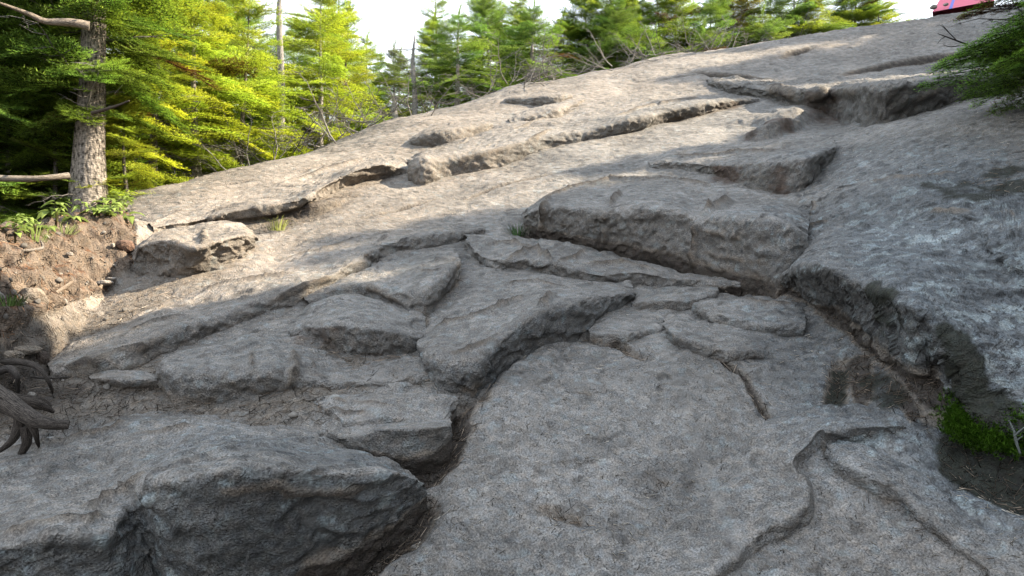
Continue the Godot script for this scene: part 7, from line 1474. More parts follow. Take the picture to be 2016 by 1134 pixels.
func extras() -> void:
	var t: Node3D
	# the old fir on the bank
	t = fir("fir_tree", lie(Vector3(-3.166,2.356,-5.389)), 6.6, 0.95, 0.13, Color(0.25, 0.40, 0.06), 901, {"thick": 0.098, "loose": 0.4, "gap": 0.10, "bare": 22, "bare_to": 0.4, "sides": 20, "lean": Vector3(0.02, 0, 0.0), "bark": Color(0.33, 0.295, 0.26), "near": true, "rusty": 0.05})
	tag(t, "old fir with a thick pale scaly trunk on top of the soil bank", "tree")
	t = fir("fir_tree", Vector3(3.491,2.826,-4.36), 2.7, 0.88, 0.12, Color(0.25, 0.47, 0.07), 907, {"loose": 0.15, "gap": 0.085, "bare": 5, "near": true})
	tag(t, "dark green fir hanging its boughs over the lichen boulder at the top right", "tree")
	for i in 3:
		var at: Vector3 = [lie(Vector3(-3.941,2.264,-5.499)), lie(Vector3(-3.495,2.279,-5.372)), lie(Vector3(-2.99,2.437,-5.471))][i]
		t = fir("fir_sapling", at + Vector3(0, 0, -0.15), [1.5, 1.1, 0.8][i], [0.6, 0.55, 0.4][i], 0.02, [Color(0.22, 0.36, 0.06), Color(0.28, 0.42, 0.06), Color(0.40, 0.50, 0.05)][i], 911 + i, {"bare": 4, "near": true, "loose": 0.3, "gap": 0.09})
		tag(t, ["young green fir at the left edge on the bank", "young fir left of the thick pale trunk", "little yellow-green fir right of the thick pale trunk"][i], "tree", "young firs on the bank")
	# dead snags on the crest
	for i in 3:
		var spec: Array = [[Vector3(-1.498,1.984,-10.993), 1.7], [Vector3(-1.708,1.97,-10.594), 0.75], [Vector3(-2.766,1.9,-8.595), 2.6]][i]
		var at := ground(spec[0].x, spec[0].z)
		t = base_node("dead_tree", at)
		rng.seed = 930 + i
		var st := SurfaceTool.new()
		st.begin(Mesh.PRIMITIVE_TRIANGLES)
		var h: float = spec[1]
		tube(st, [Vector3(0, -0.1, 0), Vector3(0.02, h * 0.4, 0), Vector3(-0.02, h * 0.75, 0.02), Vector3(0.01, h, 0)], [0.06, 0.045, 0.03, 0.008] if i != 1 else [0.07, 0.06, 0.05, 0.03], 9, 0.3, Color(0.42, 0.40, 0.38))
		put("trunk", st.commit(), dead_mat, t)
		var where := []
		var tint := []
		for k in [34, 9, 22][i]:
			var g := rng.randf_range(0.28, 0.42)
			where.append(Transform3D((Basis(Vector3.UP, rng.randf() * TAU) * Basis(Vector3.BACK, rng.randf_range(-0.5, 0.6))).scaled_local(Vector3.ONE * rng.randf_range(0.25, 0.6)), Vector3(0, h * rng.randf_range(0.08, 0.95), 0)))
			tint.append(Color(g * 1.03, g, g * 0.97))
		scatter("bare_branches", t, dead_fronds[i], dead_mat, where, tint)
		tag(t, ["bare grey dead fir full of twigs in the middle of the crest", "broken silvery stump at the rock crest left of the bare dead fir", "thin leafless pole standing in front of the left sky gap"][i], "dead tree", "dead trees on the crest")
	# dead brushwood under the firs along the crest
	var bw := []
	var bt := []
	rng.seed = 940
	for k in 260:
		var u := rng.randf()
		var d := lerpf(6.6, 13.6, u) + rng.randf_range(0.0, 1.6)
		var x := lerpf(-2.9, 6.2, u) + rng.randf_range(-0.5, 0.5)
		var p := ground(x, -d)
		var g := rng.randf_range(0.14, 0.48)
		bw.append(Transform3D((Basis(Vector3.UP, rng.randf() * TAU) * Basis(Vector3.BACK, rng.randf_range(0.0, 1.1))).scaled_local(Vector3.ONE * rng.randf_range(0.3, 0.8)), p + Vector3(0, 0.05, 0)))
		bt.append(Color(g * 1.05, g, g * 0.94))
	scatter("brushwood", null, dead_fronds[1], dead_mat, bw, bt)
	tag(get_node("brushwood"), "tangle of grey dead twigs under the firs along the crest", "brushwood", "", "stuff")
	# roots
	var gray := Color(0.115, 0.10, 0.088)
	wood("tree_root", [[[Vector3(-1.98,1.368,-2.63), Vector3(-1.825,1.317,-2.591), Vector3(-1.722,1.254,-2.574), Vector3(-1.65,1.217,-2.585), Vector3(-1.575,1.205,-2.615)], [0.046, 0.040, 0.032, 0.022, 0.015]], [[Vector3(-1.696,1.228,-2.585), Vector3(-1.681,1.172,-2.597), Vector3(-1.722,1.115,-2.679)], [0.018, 0.010, 0.004]], [[Vector3(-1.728,1.235,-2.584), Vector3(-1.757,1.162,-2.597), Vector3(-1.832,1.104,-2.619)], [0.022, 0.014, 0.005]], [[Vector3(-1.717,1.205,-2.595), Vector3(-1.727,1.14,-2.618), Vector3(-1.773,1.077,-2.64)], [0.022, 0.016, 0.006]]], gray, "thick grey root stub pointing right, forked below, lowest at the left edge", "root", "weathered roots at the left edge")
	wood("tree_root", [[[Vector3(-2.024,1.282,-2.793), Vector3(-1.908,1.274,-2.793), Vector3(-1.815,1.254,-2.814), Vector3(-1.78,1.216,-2.855)], [0.022, 0.024, 0.020, 0.006]], [[Vector3(-1.889,1.282,-2.793), Vector3(-1.818,1.266,-2.833), Vector3(-1.788,1.24,-2.854)], [0.016, 0.014, 0.004]]], Color(0.10, 0.085, 0.072), "flat split root lying just above the thick forked root stub", "root", "weathered roots at the left edge")
	wood("tree_root", [[[Vector3(-2.149,1.396,-2.989), Vector3(-1.998,1.407,-2.949), Vector3(-1.899,1.388,-2.929), Vector3(-1.854,1.335,-2.931), Vector3(-1.865,1.275,-2.983)], [0.016, 0.014, 0.012, 0.009, 0.003]]], gray, "arched root curving down to the path at its right end", "root", "weathered roots at the left edge")
	wood("tree_root", [[[Vector3(-2.091,1.337,-2.911), Vector3(-1.989,1.383,-2.889), Vector3(-1.935,1.356,-2.87), Vector3(-1.972,1.274,-2.933)], [0.018, 0.015, 0.011, 0.006]]], Color(0.11, 0.10, 0.092), "short root bent like a knee in front of the arched root", "root", "weathered roots at the left edge")
	wood("long_root", [[[Vector3(-2.317,1.846,-3.955), Vector3(-2.264,1.76,-3.75), Vector3(-2.212,1.686,-3.522), Vector3(-2.176,1.627,-3.391), Vector3(-2.131,1.549,-3.246), Vector3(-2.103,1.498,-3.146), Vector3(-2.096,1.48,-3.059)], [0.004, 0.009, 0.011, 0.010, 0.009, 0.009, 0.006]]], Color(0.42, 0.34, 0.27), "long thin pale root snaking down the soil bank", "root", "", 7, 0.15)
	wood("dead_stick", [[[Vector3(-2.23,1.705,-3.866), Vector3(-2.241,1.742,-3.98), Vector3(-2.255,1.793,-4.014)], [0.010, 0.009, 0.005]]], Color(0.40, 0.33, 0.26), "short pale bent stick at the foot of the soil bank", "stick", "", 7, 0.2)
	wood("dead_stick", [[[Vector3(-2.346,1.899,-3.48), Vector3(-2.36,1.912,-3.583), Vector3(-2.371,1.932,-3.684), Vector3(-2.384,1.968,-3.687)], [0.004, 0.008, 0.008, 0.004]]], Color(0.40, 0.36, 0.32), "small grey stick with a hooked end on the soil bank", "stick", "", 6, 0.2)
	wood("dead_stick", [[[Vector3(-3.245,2.435,-4.474), Vector3(-3.06,2.438,-4.524), Vector3(-2.934,2.454,-4.573), Vector3(-2.847,2.485,-4.672)], [0.022, 0.020, 0.019, 0.022]]], Color(0.36, 0.31, 0.26), "level grey bough reaching left from the foot of the thick trunk", "branch", "", 8, 0.25)
	wood("dead_stick", [[[Vector3(-2.803,3.503,-4.786), Vector3(-2.895,3.51,-4.736), Vector3(-3.029,3.497,-4.687), Vector3(-3.102,3.523,-4.636), Vector3(-3.221,3.552,-4.535)], [0.030, 0.026, 0.020, 0.016, 0.008]]], Color(0.40, 0.34, 0.28), "bare horizontal bough high on the thick trunk, at the top left", "branch", "", 9, 0.25)
	wood("dead_stick", [[[Vector3(-2.754,2.917,-4.757), Vector3(-2.622,2.909,-4.657), Vector3(-2.491,2.913,-4.577), Vector3(-2.383,2.924,-4.507)], [0.014, 0.010, 0.008, 0.004]]], Color(0.14, 0.11, 0.09), "dark bare bough sticking out to the right of the thick trunk", "branch", "", 7, 0.3)
	wood("dead_stick", [[[Vector3(-2.018,1.335,-3.075), Vector3(-1.935,1.331,-3.065), Vector3(-1.866,1.334,-3.084)], [0.004, 0.007, 0.003]]], Color(0.17, 0.15, 0.135), "small dark stick lying on the dusty path by the roots", "stick", "", 6, 0.2)
	wood("lichen_twig", [[[Vector3(1.619,1.156,-2.347), Vector3(1.599,1.196,-2.336), Vector3(1.586,1.227,-2.324), Vector3(1.57,1.262,-2.323)], [0.003, 0.0045, 0.004, 0.0015]], [[Vector3(1.587,1.214,-2.325), Vector3(1.598,1.232,-2.314), Vector3(1.62,1.248,-2.314)], [0.003, 0.0022, 0.001]], [[Vector3(1.6,1.196,-2.336), Vector3(1.614,1.214,-2.325)], [0.0025, 0.001]]], Color(0.42, 0.47, 0.44), "forked twig crusted with pale lichen beside the moss, lower right", "twig", "", 6, 0.3)
	# bare black twigs by the right hand fir
	wood("dead_twig", [[[Vector3(3.178,3.474,-5.038), Vector3(3.104,3.502,-5.037), Vector3(3.026,3.531,-5.036), Vector3(2.969,3.552,-5.035)], [0.007, 0.005, 0.004, 0.002]], [[Vector3(3.104,3.502,-5.037), Vector3(3.059,3.567,-5.054), Vector3(3.002,3.617,-5.053), Vector3(2.967,3.609,-5.053)], [0.004, 0.003, 0.002, 0.001]], [[Vector3(3.059,3.567,-5.054), Vector3(3.042,3.61,-5.073), Vector3(3.021,3.632,-5.072)], [0.003, 0.002, 0.001]], [[Vector3(3.026,3.531,-5.036), Vector3(2.979,3.502,-5.017), Vector3(2.957,3.474,-5.018)], [0.003, 0.002, 0.001]], [[Vector3(3.118,3.467,-5.038), Vector3(3.054,3.46,-5.038), Vector3(3.005,3.474,-5.038)], [0.004, 0.003, 0.001]]], Color(0.05, 0.04, 0.035), "bare black forked twig against the pale slope beside the right hand fir", "twig", "", 5, 0.1)
	# stones on the bank and the path
	var tanc := Vector3(0.30, 0.25, 0.20)
	var stones := [
		[Vector3(-2.208,1.668,-3.359), Vector3(0.085, 0.07, 0.07), "embedded_stone", "round tan stone half buried in the soil bank"],
		[Vector3(-2.258,1.995,-4.255), Vector3(0.055, 0.045, 0.05), "loose_stone", "rust-coloured stone wedged behind the squarish boulder"],
		[Vector3(-2.241,1.771,-4.019), Vector3(0.045, 0.018, 0.03), "stone_chip", "pale flat chip at the foot of the bank, the larger of a pair"],
		[Vector3(-2.229,1.793,-4.067), Vector3(0.030, 0.014, 0.024), "stone_chip", "small pale chip beside the larger flat chip at the bank's foot"],
		[Vector3(-2.078,1.443,-3.117), Vector3(0.07, 0.03, 0.05), "loose_stone", "pale angular stone above the arched root"],
		[Vector3(-2.07,1.426,-3.03), Vector3(0.05, 0.03, 0.05), "loose_stone", "grey stone at the far left above the arched root"],
		[Vector3(-2.06,1.404,-3.198), Vector3(0.042, 0.045, 0.035), "loose_stone", "dark wedge-shaped stone standing on the path above the roots"],
		[Vector3(-2.376,1.92,-3.922), Vector3(0.018, 0.013, 0.013), "stone_chip", "little white chip in the face of the soil bank"],
		[Vector3(-2.299,1.993,-4.199), Vector3(0.02, 0.016, 0.012), "stone_chip", "white pebble in the bank just left of the squarish boulder"],
	]
	for i in stones.size():
		var s: Array = stones[i]
		rng.seed = 960 + i
		var planes := []
		for k in 9:
			planes.append(Vector4(rng.randf_range(-1, 1), rng.randf_range(-1, 1), rng.randf_range(-1, 1), rng.randf_range(0.7, 1.0)))
		planes.append(Vector4(0, 1, 0, 0.7))
		var c := tanc
		if i == 1: c = Vector3(0.24, 0.15, 0.11)
		if i == 6: c = Vector3(0.10, 0.075, 0.06)
		if i in [2, 3, 7, 8]: c = Vector3(0.5, 0.45, 0.4)
		var o := put(s[2], stone(planes, s[1], 970 + i * 3, 14, 12.0, 0.06, c, c * 0.75), rock_mat)
		o.position = s[0]
		o.rotation.y = rng.randf() * TAU
		tag(o, s[3], "stone", "loose stones by the bank")
	# low leafy plants along the edge of the bank
	var leaves := [leaf_mesh(41, 7, 0.075, 0.05), leaf_mesh(42, 9, 0.065, 0.09), leaf_mesh(43, 6, 0.085, 0.03), leaf_mesh(44, 11, 0.06, 0.12)]
	rng.seed = 51
	var spots := [Vector3(-3.616,2.311,-5.504), Vector3(-3.442,2.275,-5.342), Vector3(-3.523,2.349,-5.562), Vector3(-3.355,2.321,-5.404), Vector3(-3.33,2.351,-5.461), Vector3(-3.361,2.404,-5.614), Vector3(-3.166,2.356,-5.389), Vector3(-3.132,2.385,-5.433), Vector3(-2.999,2.352,-5.307), Vector3(-2.971,2.381,-5.348), Vector3(-2.858,2.343,-5.239), Vector3(-2.816,2.36,-5.255), Vector3(-2.407,2.148,-4.293), Vector3(-2.376,2.131,-4.301), Vector3(-2.538,2.088,-3.992), Vector3(-2.507,2.058,-3.978), Vector3(-3.597,2.243,-5.33), Vector3(-3.582,2.274,-5.396), Vector3(-2.389,2.196,-4.519), Vector3(-2.424,1.97,-3.557), Vector3(-3.582,2.319,-5.511), Vector3(-2.449,2.18,-4.303), Vector3(-3.851,2.282,-5.523), Vector3(-3.264,2.293,-5.305), Vector3(-3.644,2.205,-5.259), Vector3(-2.501,2.035,-3.737), Vector3(-3.735,2.274,-5.455), Vector3(-2.425,2.204,-4.479), Vector3(-2.465,2.153,-4.237), Vector3(-2.5,2.162,-4.217), Vector3(-2.507,2.136,-4.15), Vector3(-3.316,2.276,-5.295), Vector3(-3.455,2.297,-5.396), Vector3(-2.403,2.188,-4.361), Vector3(-2.497,2.036,-3.787), Vector3(-2.742,2.317,-5.159), Vector3(-2.485,2.03,-3.876), Vector3(-2.454,1.997,-3.623)]
	for i in spots.size():
		var o := put("leafy_plant", leaves[i % 4], needle_mat)
		var p := lie(spots[i])
		o.position = p + Vector3(0, 0.01, 0)
		o.basis = Basis(Vector3.UP, rng.randf() * TAU).scaled(Vector3.ONE * rng.randf_range(0.75, 1.25))
		tag(o, "low plant with pale green oval leaves along the top edge of the soil bank", "plant", "low leafy plants on the bank")
	# grass tufts
	var tufts := [[Vector3(-1.571,2.156,-4.825), 0.10, Color(0.17, 0.19, 0.05), "yellowish grass tuft in the dirt under the sunlit ledge"], [Vector3(0.038,2.15,-4.892), 0.10, Color(0.05, 0.10, 0.03), "dark green grass tuft at the left end of the planted crevice"], [Vector3(-2.44,1.982,-3.725), 0.11, Color(0.14, 0.19, 0.05), "light green grass tuft on the soil bank"], [Vector3(-2.466,2.026,-3.994), 0.07, Color(0.14, 0.17, 0.06), "sparse grass tuft on the soil bank right of the lighter one"], [Vector3(-2.15,1.577,-3.098), 0.06, Color(0.10, 0.16, 0.04), "green sprig at the left edge under the long root"]]
	for i in tufts.size():
		var s: Array = tufts[i]
		var o := put("grass_tuft", tuft_mesh(60 + i, 70, s[1], 0.09, s[2], s[2] * 1.8), needle_mat)
		o.position = lie(s[0])
		tag(o, s[3], "grass", "grass tufts")
	# moss cushions in the corner on the right
	var ms := [[Vector3(1.577,1.265,-2.569), 0.10], [Vector3(1.581,1.217,-2.515), 0.10], [Vector3(1.618,1.208,-2.482), 0.10], [Vector3(1.664,1.213,-2.454), 0.12], [Vector3(1.555,1.215,-2.53), 0.07], [Vector3(1.701,1.21,-2.426), 0.12]]
	for i in ms.size():
		var s: Array = ms[i]
		var o := put("moss_cushion", moss_mesh(80 + i, 240, s[1]), needle_mat)
		var p := lie(s[0])
		o.position = s[0] + Vector3(-0.02, 0.0, 0.03)
		o.basis = align((ground_normal(p.x, p.z) + Vector3(-0.4, 0.3, 0.9)).normalized(), i)
		tag(o, ["topmost bright green moss cushion at the foot of the lichen boulder", "second moss cushion, hanging below the topmost one", "moss cushion in the middle of the mossy row", "moss cushion behind the lichen-crusted twig", "small moss cushion left below the topmost one", "moss cushion at the right edge beyond the twig"][i], "moss", "moss cushions under the lichen boulder")
	# fallen needles and twigs
	rng.seed = 71
	fv.clear(); fn.clear(); fc.clear()
	tri(Vector3(-0.5, 0, -0.05), Vector3(-0.5, 0, 0.05), Vector3(0.5, 0.02, 0), Vector3.UP, Color.WHITE, Color.WHITE)
	tri(Vector3(-0.5, 0, 0), Vector3(-0.5, 0.08, 0), Vector3(0.5, 0.02, 0), Vector3.BACK, Color.WHITE, Color.WHITE)
	var sliver := from_lists()
	var w1 := []
	var c1 := []
	var w2 := []
	var c2 := []
	var soil: PackedFloat32Array = PAINT[0]
	var moss: PackedFloat32Array = PAINT[2]
	var tries := 0
	while tries < 170000:
		tries += 1
		var i := rng.randi_range(0, nr * nc - 1)
		var p := PX[i]
		if p.z < -6.5 or absf(p.x) > 0.8 * absf(p.z) or p.z > -1.7: continue
		var d := maxf(soil[i], moss[i] * 0.8)
		var near := rng.randf() < d * 0.8
		if not near and rng.randf() > 0.09: continue
		if CLASS[i] == 1: near = true
		if CLASS[i] == 1 and not near: continue
		var l := rng.randf_range(0.012, 0.03) if not near or rng.randf() < 0.45 else rng.randf_range(0.03, 0.09)
		var b := align((NN[i] + Vector3(rng.randf_range(-0.3, 0.3), 0, rng.randf_range(-0.3, 0.3)) * (1.0 if near else 0.4)).normalized(), rng.randf() * TAU).scaled_local(Vector3(l, 0.03, minf(l, 0.028)))
		var tr := Transform3D(b, p + NN[i] * (rng.randf_range(0.001, 0.012) if near else 0.002))
		if near:
			var g := rng.randf_range(0.05, 0.16) if rng.randf() < 0.85 else rng.randf_range(0.2, 0.34)
			w2.append(tr)
			c2.append(Color(g * 1.15, g * 0.92, g * 0.72) if CLASS[i] != 1 or rng.randf() < 0.5 else Color(g * 2.0, g * 1.0, g * 0.5))
		else:
			var g := rng.randf_range(0.22, 0.5)
			w1.append(tr)
			c1.append(Color(g * 1.05, g * 0.95, g * 0.8))
	var bank := []
	for i in nr * nc:
		if CLASS[i] == 1 and PX[i].z > -6.0 and PX[i].x > -4.6: bank.append(i)
	for k in 2600:
		var i: int = bank[rng.randi_range(0, bank.size() - 1)]
		var l := rng.randf_range(0.015, 0.05)
		var b := align((NN[i] + Vector3(rng.randf_range(-0.5, 0.5), 0, rng.randf_range(-0.5, 0.5))).normalized(), rng.randf() * TAU).scaled_local(Vector3(l, 0.05, minf(l, 0.05)))
		w2.append(Transform3D(b, PX[i] + NN[i] * rng.randf_range(0.001, 0.01)))
		var g := rng.randf_range(0.05, 0.2)
		c2.append(Color(g * 1.5, g * 0.98, g * 0.62))
	# gravel in the gullies, on the path and the bank
	var pebble := stone([Vector4(0.3, 1, 0.1, 0.7), Vector4(-0.8, 0.3, 0.5, 0.75), Vector4(0.7, -0.2, 0.8, 0.8), Vector4(-0.2, -0.5, -1, 0.8)], Vector3(1, 0.6, 0.8), 1200, 4, 9.0, 0.06, Vector3(1, 1, 1), Vector3(0.8, 0.78, 0.75))
	var gw := []
	var gc := []
	var turns := 0
	while gw.size() < 900 and turns < 60000:
		turns += 1
		var i := rng.randi_range(0, nr * nc - 1)
		if turns % 4 == 0: i = bank[rng.randi_range(0, bank.size() - 1)]
		var p := PX[i]
		if p.z < -6.0 or p.z > -1.7 or (soil[i] < 0.45 and CLASS[i] != 1): continue
		var size := 0.004 + 0.016 * pow(rng.randf(), 3.0)
		gw.append(Transform3D(align(NN[i], rng.randf() * TAU).scaled_local(Vector3.ONE * size), p + NN[i] * size * 0.3))
		var g := rng.randf_range(0.06, 0.19)
		gc.append(Color(g * 1.05, g * 0.97, g * 0.88))
	var gravel_mat := plain(Color.WHITE, 0.9)
	gravel_mat.vertex_color_use_as_albedo = true
	scatter("gravel", null, pebble, gravel_mat, gw, gc)
	tag(get_node("gravel"), "small gravel lying in the gullies and on the dusty path", "gravel", "", "stuff")
	var litter_mat := plain(Color.WHITE, 0.9)
	litter_mat.vertex_color_use_as_albedo = true
	scatter("fallen_needles", null, sliver, litter_mat, w1, c1)
	tag(get_node("fallen_needles"), "pale dry needles strewn over the bare rock", "needles", "", "stuff")
	scatter("forest_litter", null, sliver, litter_mat, w2, c2)
	tag(get_node("forest_litter"), "brown needles and twig bits in the hollows, crevices and dusty path", "litter", "", "stuff")
	# the tent on the top of the slope
	tent(Vector3(7.696,2.026,-12.193))

func tent(at: Vector3) -> void:
	var g := ground(at.x, at.z)
	var o := base_node("tent", g + Vector3(0, -0.04, 0))
	o.rotation.y = -0.55
	var w := 0.44
	var h := 1.15
	# across the front from the left corner to the right, each seam running up to the peak
	var xs := [-w, -0.20, -0.15, 0.16, w]
	var edge := func(x: float, z: float) -> Array:
		var out := []
		for i in 11:
			var t := i / 10.0
			out.append(Vector3(x * (1.0 - 0.9 * t) - signf(x) * 0.05 * sin(t * PI), h * t, z * (1.0 - 0.85 * t) - signf(z) * 0.05 * sin(t * PI)))
		return out
	var red := plain(Color(0.56, 0.16, 0.22), 0.8)
	var blue := plain(Color(0.17, 0.18, 0.50), 0.6)
	var sides := []
	for i in 4: sides.append([edge.call(xs[i], 0.45), edge.call(xs[i + 1], 0.45), blue if i == 1 else red, "seam" if i == 1 else "panel"])
	sides.append([edge.call(-w, -0.5), edge.call(-w, 0.45), red, "panel"])
	sides.append([edge.call(w, 0.45), edge.call(w, -0.5), red, "panel"])
	sides.append([edge.call(w, -0.5), edge.call(-w, -0.5), red, "panel"])
	for s in sides:
		var st := SurfaceTool.new()
		st.begin(Mesh.PRIMITIVE_TRIANGLES)
		for i in 10:
			var q := [s[0][i], s[0][i + 1], s[1][i + 1], s[1][i]]
			for k in [0, 1, 2, 0, 2, 3]: st.add_vertex(q[k])
		st.generate_normals()
		put(s[3], st.commit(), s[2], o)
	tag(o, "pink-red tent with a blue seam at the top right behind the fir", "tent")
	for i in 2:
		rng.seed = 990 + i
		var planes := [Vector4(0, 1, 0, 0.75)]
		for k in 8: planes.append(Vector4(rng.randf_range(-1, 1), rng.randf_range(-1, 1), rng.randf_range(-1, 1), rng.randf_range(0.75, 1.0)))
		var b := put("pale_stone", stone(planes, [Vector3(0.06, 0.042, 0.05), Vector3(0.042, 0.03, 0.04)][i], 992 + i, 12, 10.0, 0.05, Vector3(0.5, 0.46, 0.42), Vector3(0.4, 0.36, 0.33)), rock_mat)
		b.position = o.position + o.basis * Vector3([-0.42, -0.24][i], 0.05, 0.54)
		tag(b, ["larger white stone at the left corner of the tent", "smaller white stone under the blue seam of the tent"][i], "stone", "white stones by the tent")


func trees() -> void:
	var t: Node3D
	t = fir("fir_tree", ground(-3.394, -6.896), 2.698, 1.15, 0.06, Color(0.52,0.64,0.065), 400, {"loose": 0.5, "gap": 0.15, "bare": 22})
	tag(t, "tall yellow-green fir directly behind the pale-barked trunk at the bank", "tree", "firs along the crest")
	t = fir("fir_tree", ground(-4.083, -6.196), 2.968, 1.2, 0.1, Color(0.34,0.5,0.07), 401, {"bare": 16})
	tag(t, "green fir at the left edge above the soil bank", "tree", "firs along the crest")
	t = fir("fir_tree", ground(-4.044, -5.397), 2.931, 1.3, 0.15, Color(0.23,0.38,0.075), 402, {"bare": 14})
	tag(t, "deep green fir reaching in over the stump roots at far left", "tree", "firs along the crest")
	t = fir("fir_tree", ground(-5.059, -8.195), 3.989, 1.3, 0.08, Color(0.34,0.5,0.07), 403, {"bare": 10})
	tag(t, "mid-green fir standing behind the pale-barked trunk, seen left of it", "tree", "firs along the crest")
	t = fir("fir_tree", ground(-4.678, -8.595), 3.893, 1.2, 0.05, Color(0.52,0.64,0.065), 404, {"loose": 0.5, "gap": 0.15, "bare": 22})
	tag(t, "yellow-green fir between the pale-barked trunk and the slender white trunk", "tree", "firs along the crest")
	t = fir("fir_tree", ground(-3.198, -7.395), 2.306, 1, 0.22, Color(0.52,0.64,0.065), 405, {"loose": 0.5, "gap": 0.15, "bare": 22, "bark": Color(0.62,0.58,0.52), "thick": 0.05, "bare_to": 0.35})
	tag(t, "yellow fir with a slender white trunk bare at its foot", "tree", "firs along the crest")
	t = fir("fir_tree", ground(-2.99, -7.995), 2.236, 1.05, 0.06, Color(0.52,0.64,0.065), 406, {"loose": 0.5, "gap": 0.15, "bare": 22})
	tag(t, "bushy yellow fir where the rock crest meets the skyline gap", "tree", "firs along the crest")
	t = fir("fir_tree", ground(-3.788, -9.594), 3.171, 1.2, 0.05, Color(0.34,0.5,0.07), 407, {})
	tag(t, "green fir behind the bushy yellow one, left of the bare grey pole", "tree", "firs along the crest")
	t = fir("fir_tree", ground(-4.616, -9.794), 4.453, 1.3, 0.05, Color(0.34,0.5,0.07), 408, {})
	tag(t, "tall mid-green fir in the second row left of the sky gap", "tree", "firs along the crest")
	t = fir("fir_tree", ground(-2.467, -9.194), 2.261, 1.15, 0.2, Color(0.52,0.64,0.065), 409, {"loose": 0.5, "gap": 0.15, "bare": 22, "bark": Color(0.55,0.52,0.48), "thick": 0.045, "bare_to": 0.3})
	tag(t, "tall yellow fir with thin pale trunk beside the second sky gap", "tree", "firs along the crest")
	t = fir("fir_tree", ground(-3.237, -10.394), 2.509, 1, 0.05, Color(0.34,0.5,0.07), 410, {})
	tag(t, "half-hidden green fir left of the tall yellow fir with the thin pale trunk", "tree", "firs along the crest")
	t = fir("fir_tree", ground(-2.395, -10.194), 2.278, 1, 0.05, Color(0.52,0.64,0.065), 411, {"loose": 0.5, "gap": 0.15, "bare": 22})
	tag(t, "yellow fir close on the right of the tall thin-trunked one", "tree", "firs along the crest")
	t = fir("fir_tree", ground(-2.256, -11.193), 2.016, 0.9, 0.12, Color(0.34,0.5,0.07), 412, {"bare": 14})
	tag(t, "short pale green fir under the wide white sky gap", "tree", "firs along the crest")
	t = fir("fir_tree", ground(-2.026, -11.993), 2.065, 0.9, 0.2, Color(0.2,0.26,0.09), 413, {"bare": 20, "loose": 0.6})
	tag(t, "sparse grey-green fir at the middle of the skyline gap", "tree", "firs along the crest")
	t = fir("fir_tree", ground(-1.383, -12.592), 2.556, 1.1, 0.12, Color(0.34,0.5,0.07), 414, {"bare": 14})
	tag(t, "light green fir leaning over the fir with the crooked pale trunk", "tree", "firs along the crest")
	t = fir("fir_tree", ground(-0.879, -10.993), 1.689, 0.95, 0.36, Color(0.23,0.38,0.075), 415, {"bare": 12, "bark": Color(0.55,0.5,0.46), "thick": 0.06, "lean": Vector3(0.05,0,0), "bare_to": 0.34})
	tag(t, "fir with a crooked pale trunk growing at the rock crest", "tree", "firs along the crest")
	t = fir("fir_tree", ground(-0.388, -12.992), 2.675, 1.1, 0.08, Color(0.23,0.38,0.075), 416, {"bare": 10})
	tag(t, "dark green fir between the crooked-trunk fir and the straight-trunk fir", "tree", "firs along the crest")
	t = fir("fir_tree", ground(0.338, -11.593), 1.598, 1, 0.3, Color(0.23,0.38,0.075), 417, {"bare": 10, "bark": Color(0.5,0.46,0.42), "thick": 0.055, "lean": Vector3(0,0,0)})
	tag(t, "fir with a straight grey trunk and a layered crown at the crest", "tree", "firs along the crest")
	t = fir("fir_tree", ground(0.02, -14.191), 3.249, 1.2, 0.05, Color(0.34,0.5,0.07), 418, {})
	tag(t, "light green fir behind the straight grey trunk", "tree", "firs along the crest")
	t = fir("fir_tree", ground(0.89, -13.192), 1.94, 1, 0.08, Color(0.34,0.5,0.07), 419, {"bare": 8})
	tag(t, "fir beside the small sky notch right of the straight grey trunk", "tree", "firs along the crest")
	t = fir("fir_tree", ground(1.436, -13.592), 2.711, 1.25, 0.05, Color(0.23,0.38,0.075), 420, {"bare": 12})
	tag(t, "broad green fir right of the small sky notch", "tree", "firs along the crest")
	t = fir("fir_tree", ground(1.783, -12.392), 1.636, 1, 0.1, Color(0.23,0.38,0.075), 421, {"bare": 14})
	tag(t, "fir with dead lower twigs near the middle of the crest", "tree", "firs along the crest")
	t = fir("fir_tree", ground(2.329, -13.192), 2.261, 1.2, 0.03, Color(0.34,0.5,0.07), 422, {})
	tag(t, "tall light green fir behind the low bright boughs on the crest", "tree", "firs along the crest")
	t = fir("fir_tree", ground(2.39, -12.193), 0.685, 0.9, 0.02, Color(0.23,0.38,0.075), 423, {"bare": 4})
	tag(t, "low spreading fir resting its boughs on the crest", "tree", "firs along the crest")
	t = fir("fir_tree", ground(3.137, -13.392), 2.213, 1.2, 0.05, Color(0.34,0.5,0.07), 424, {"bare": 12, "rusty": 0.05})
	tag(t, "yellowing fir with grey twigs above the pale crest rock", "tree", "firs along the crest")
	t = fir("fir_tree", ground(3.575, -12.792), 1.215, 1, 0.05, Color(0.23,0.38,0.075), 425, {"bare": 8})
	tag(t, "green fir left of the small bright fir on the crest", "tree", "firs along the crest")
	t = fir("fir_tree", ground(3.201, -11.993), 0.5, 0.75, 0.02, Color(0.24,0.37,0.08), 426, {"bare": 2})
	tag(t, "knee-high bright fir sprawling on the crest", "tree", "firs along the crest")
	t = fir("fir_tree", ground(4.348, -13.991), 2.267, 1.2, 0.05, Color(0.33,0.32,0.05), 427, {"bare": 14, "rusty": 0.04})
	tag(t, "yellow-brown thin fir behind the small bright fir", "tree", "firs along the crest")
	t = fir("fir_tree", ground(4.377, -12.492), 0.557, 0.85, 0.03, Color(0.28,0.42,0.09), 428, {"bare": 3, "loose": 0.2})
	tag(t, "small bright fir with layered pale tips on the crest", "tree", "firs along the crest")
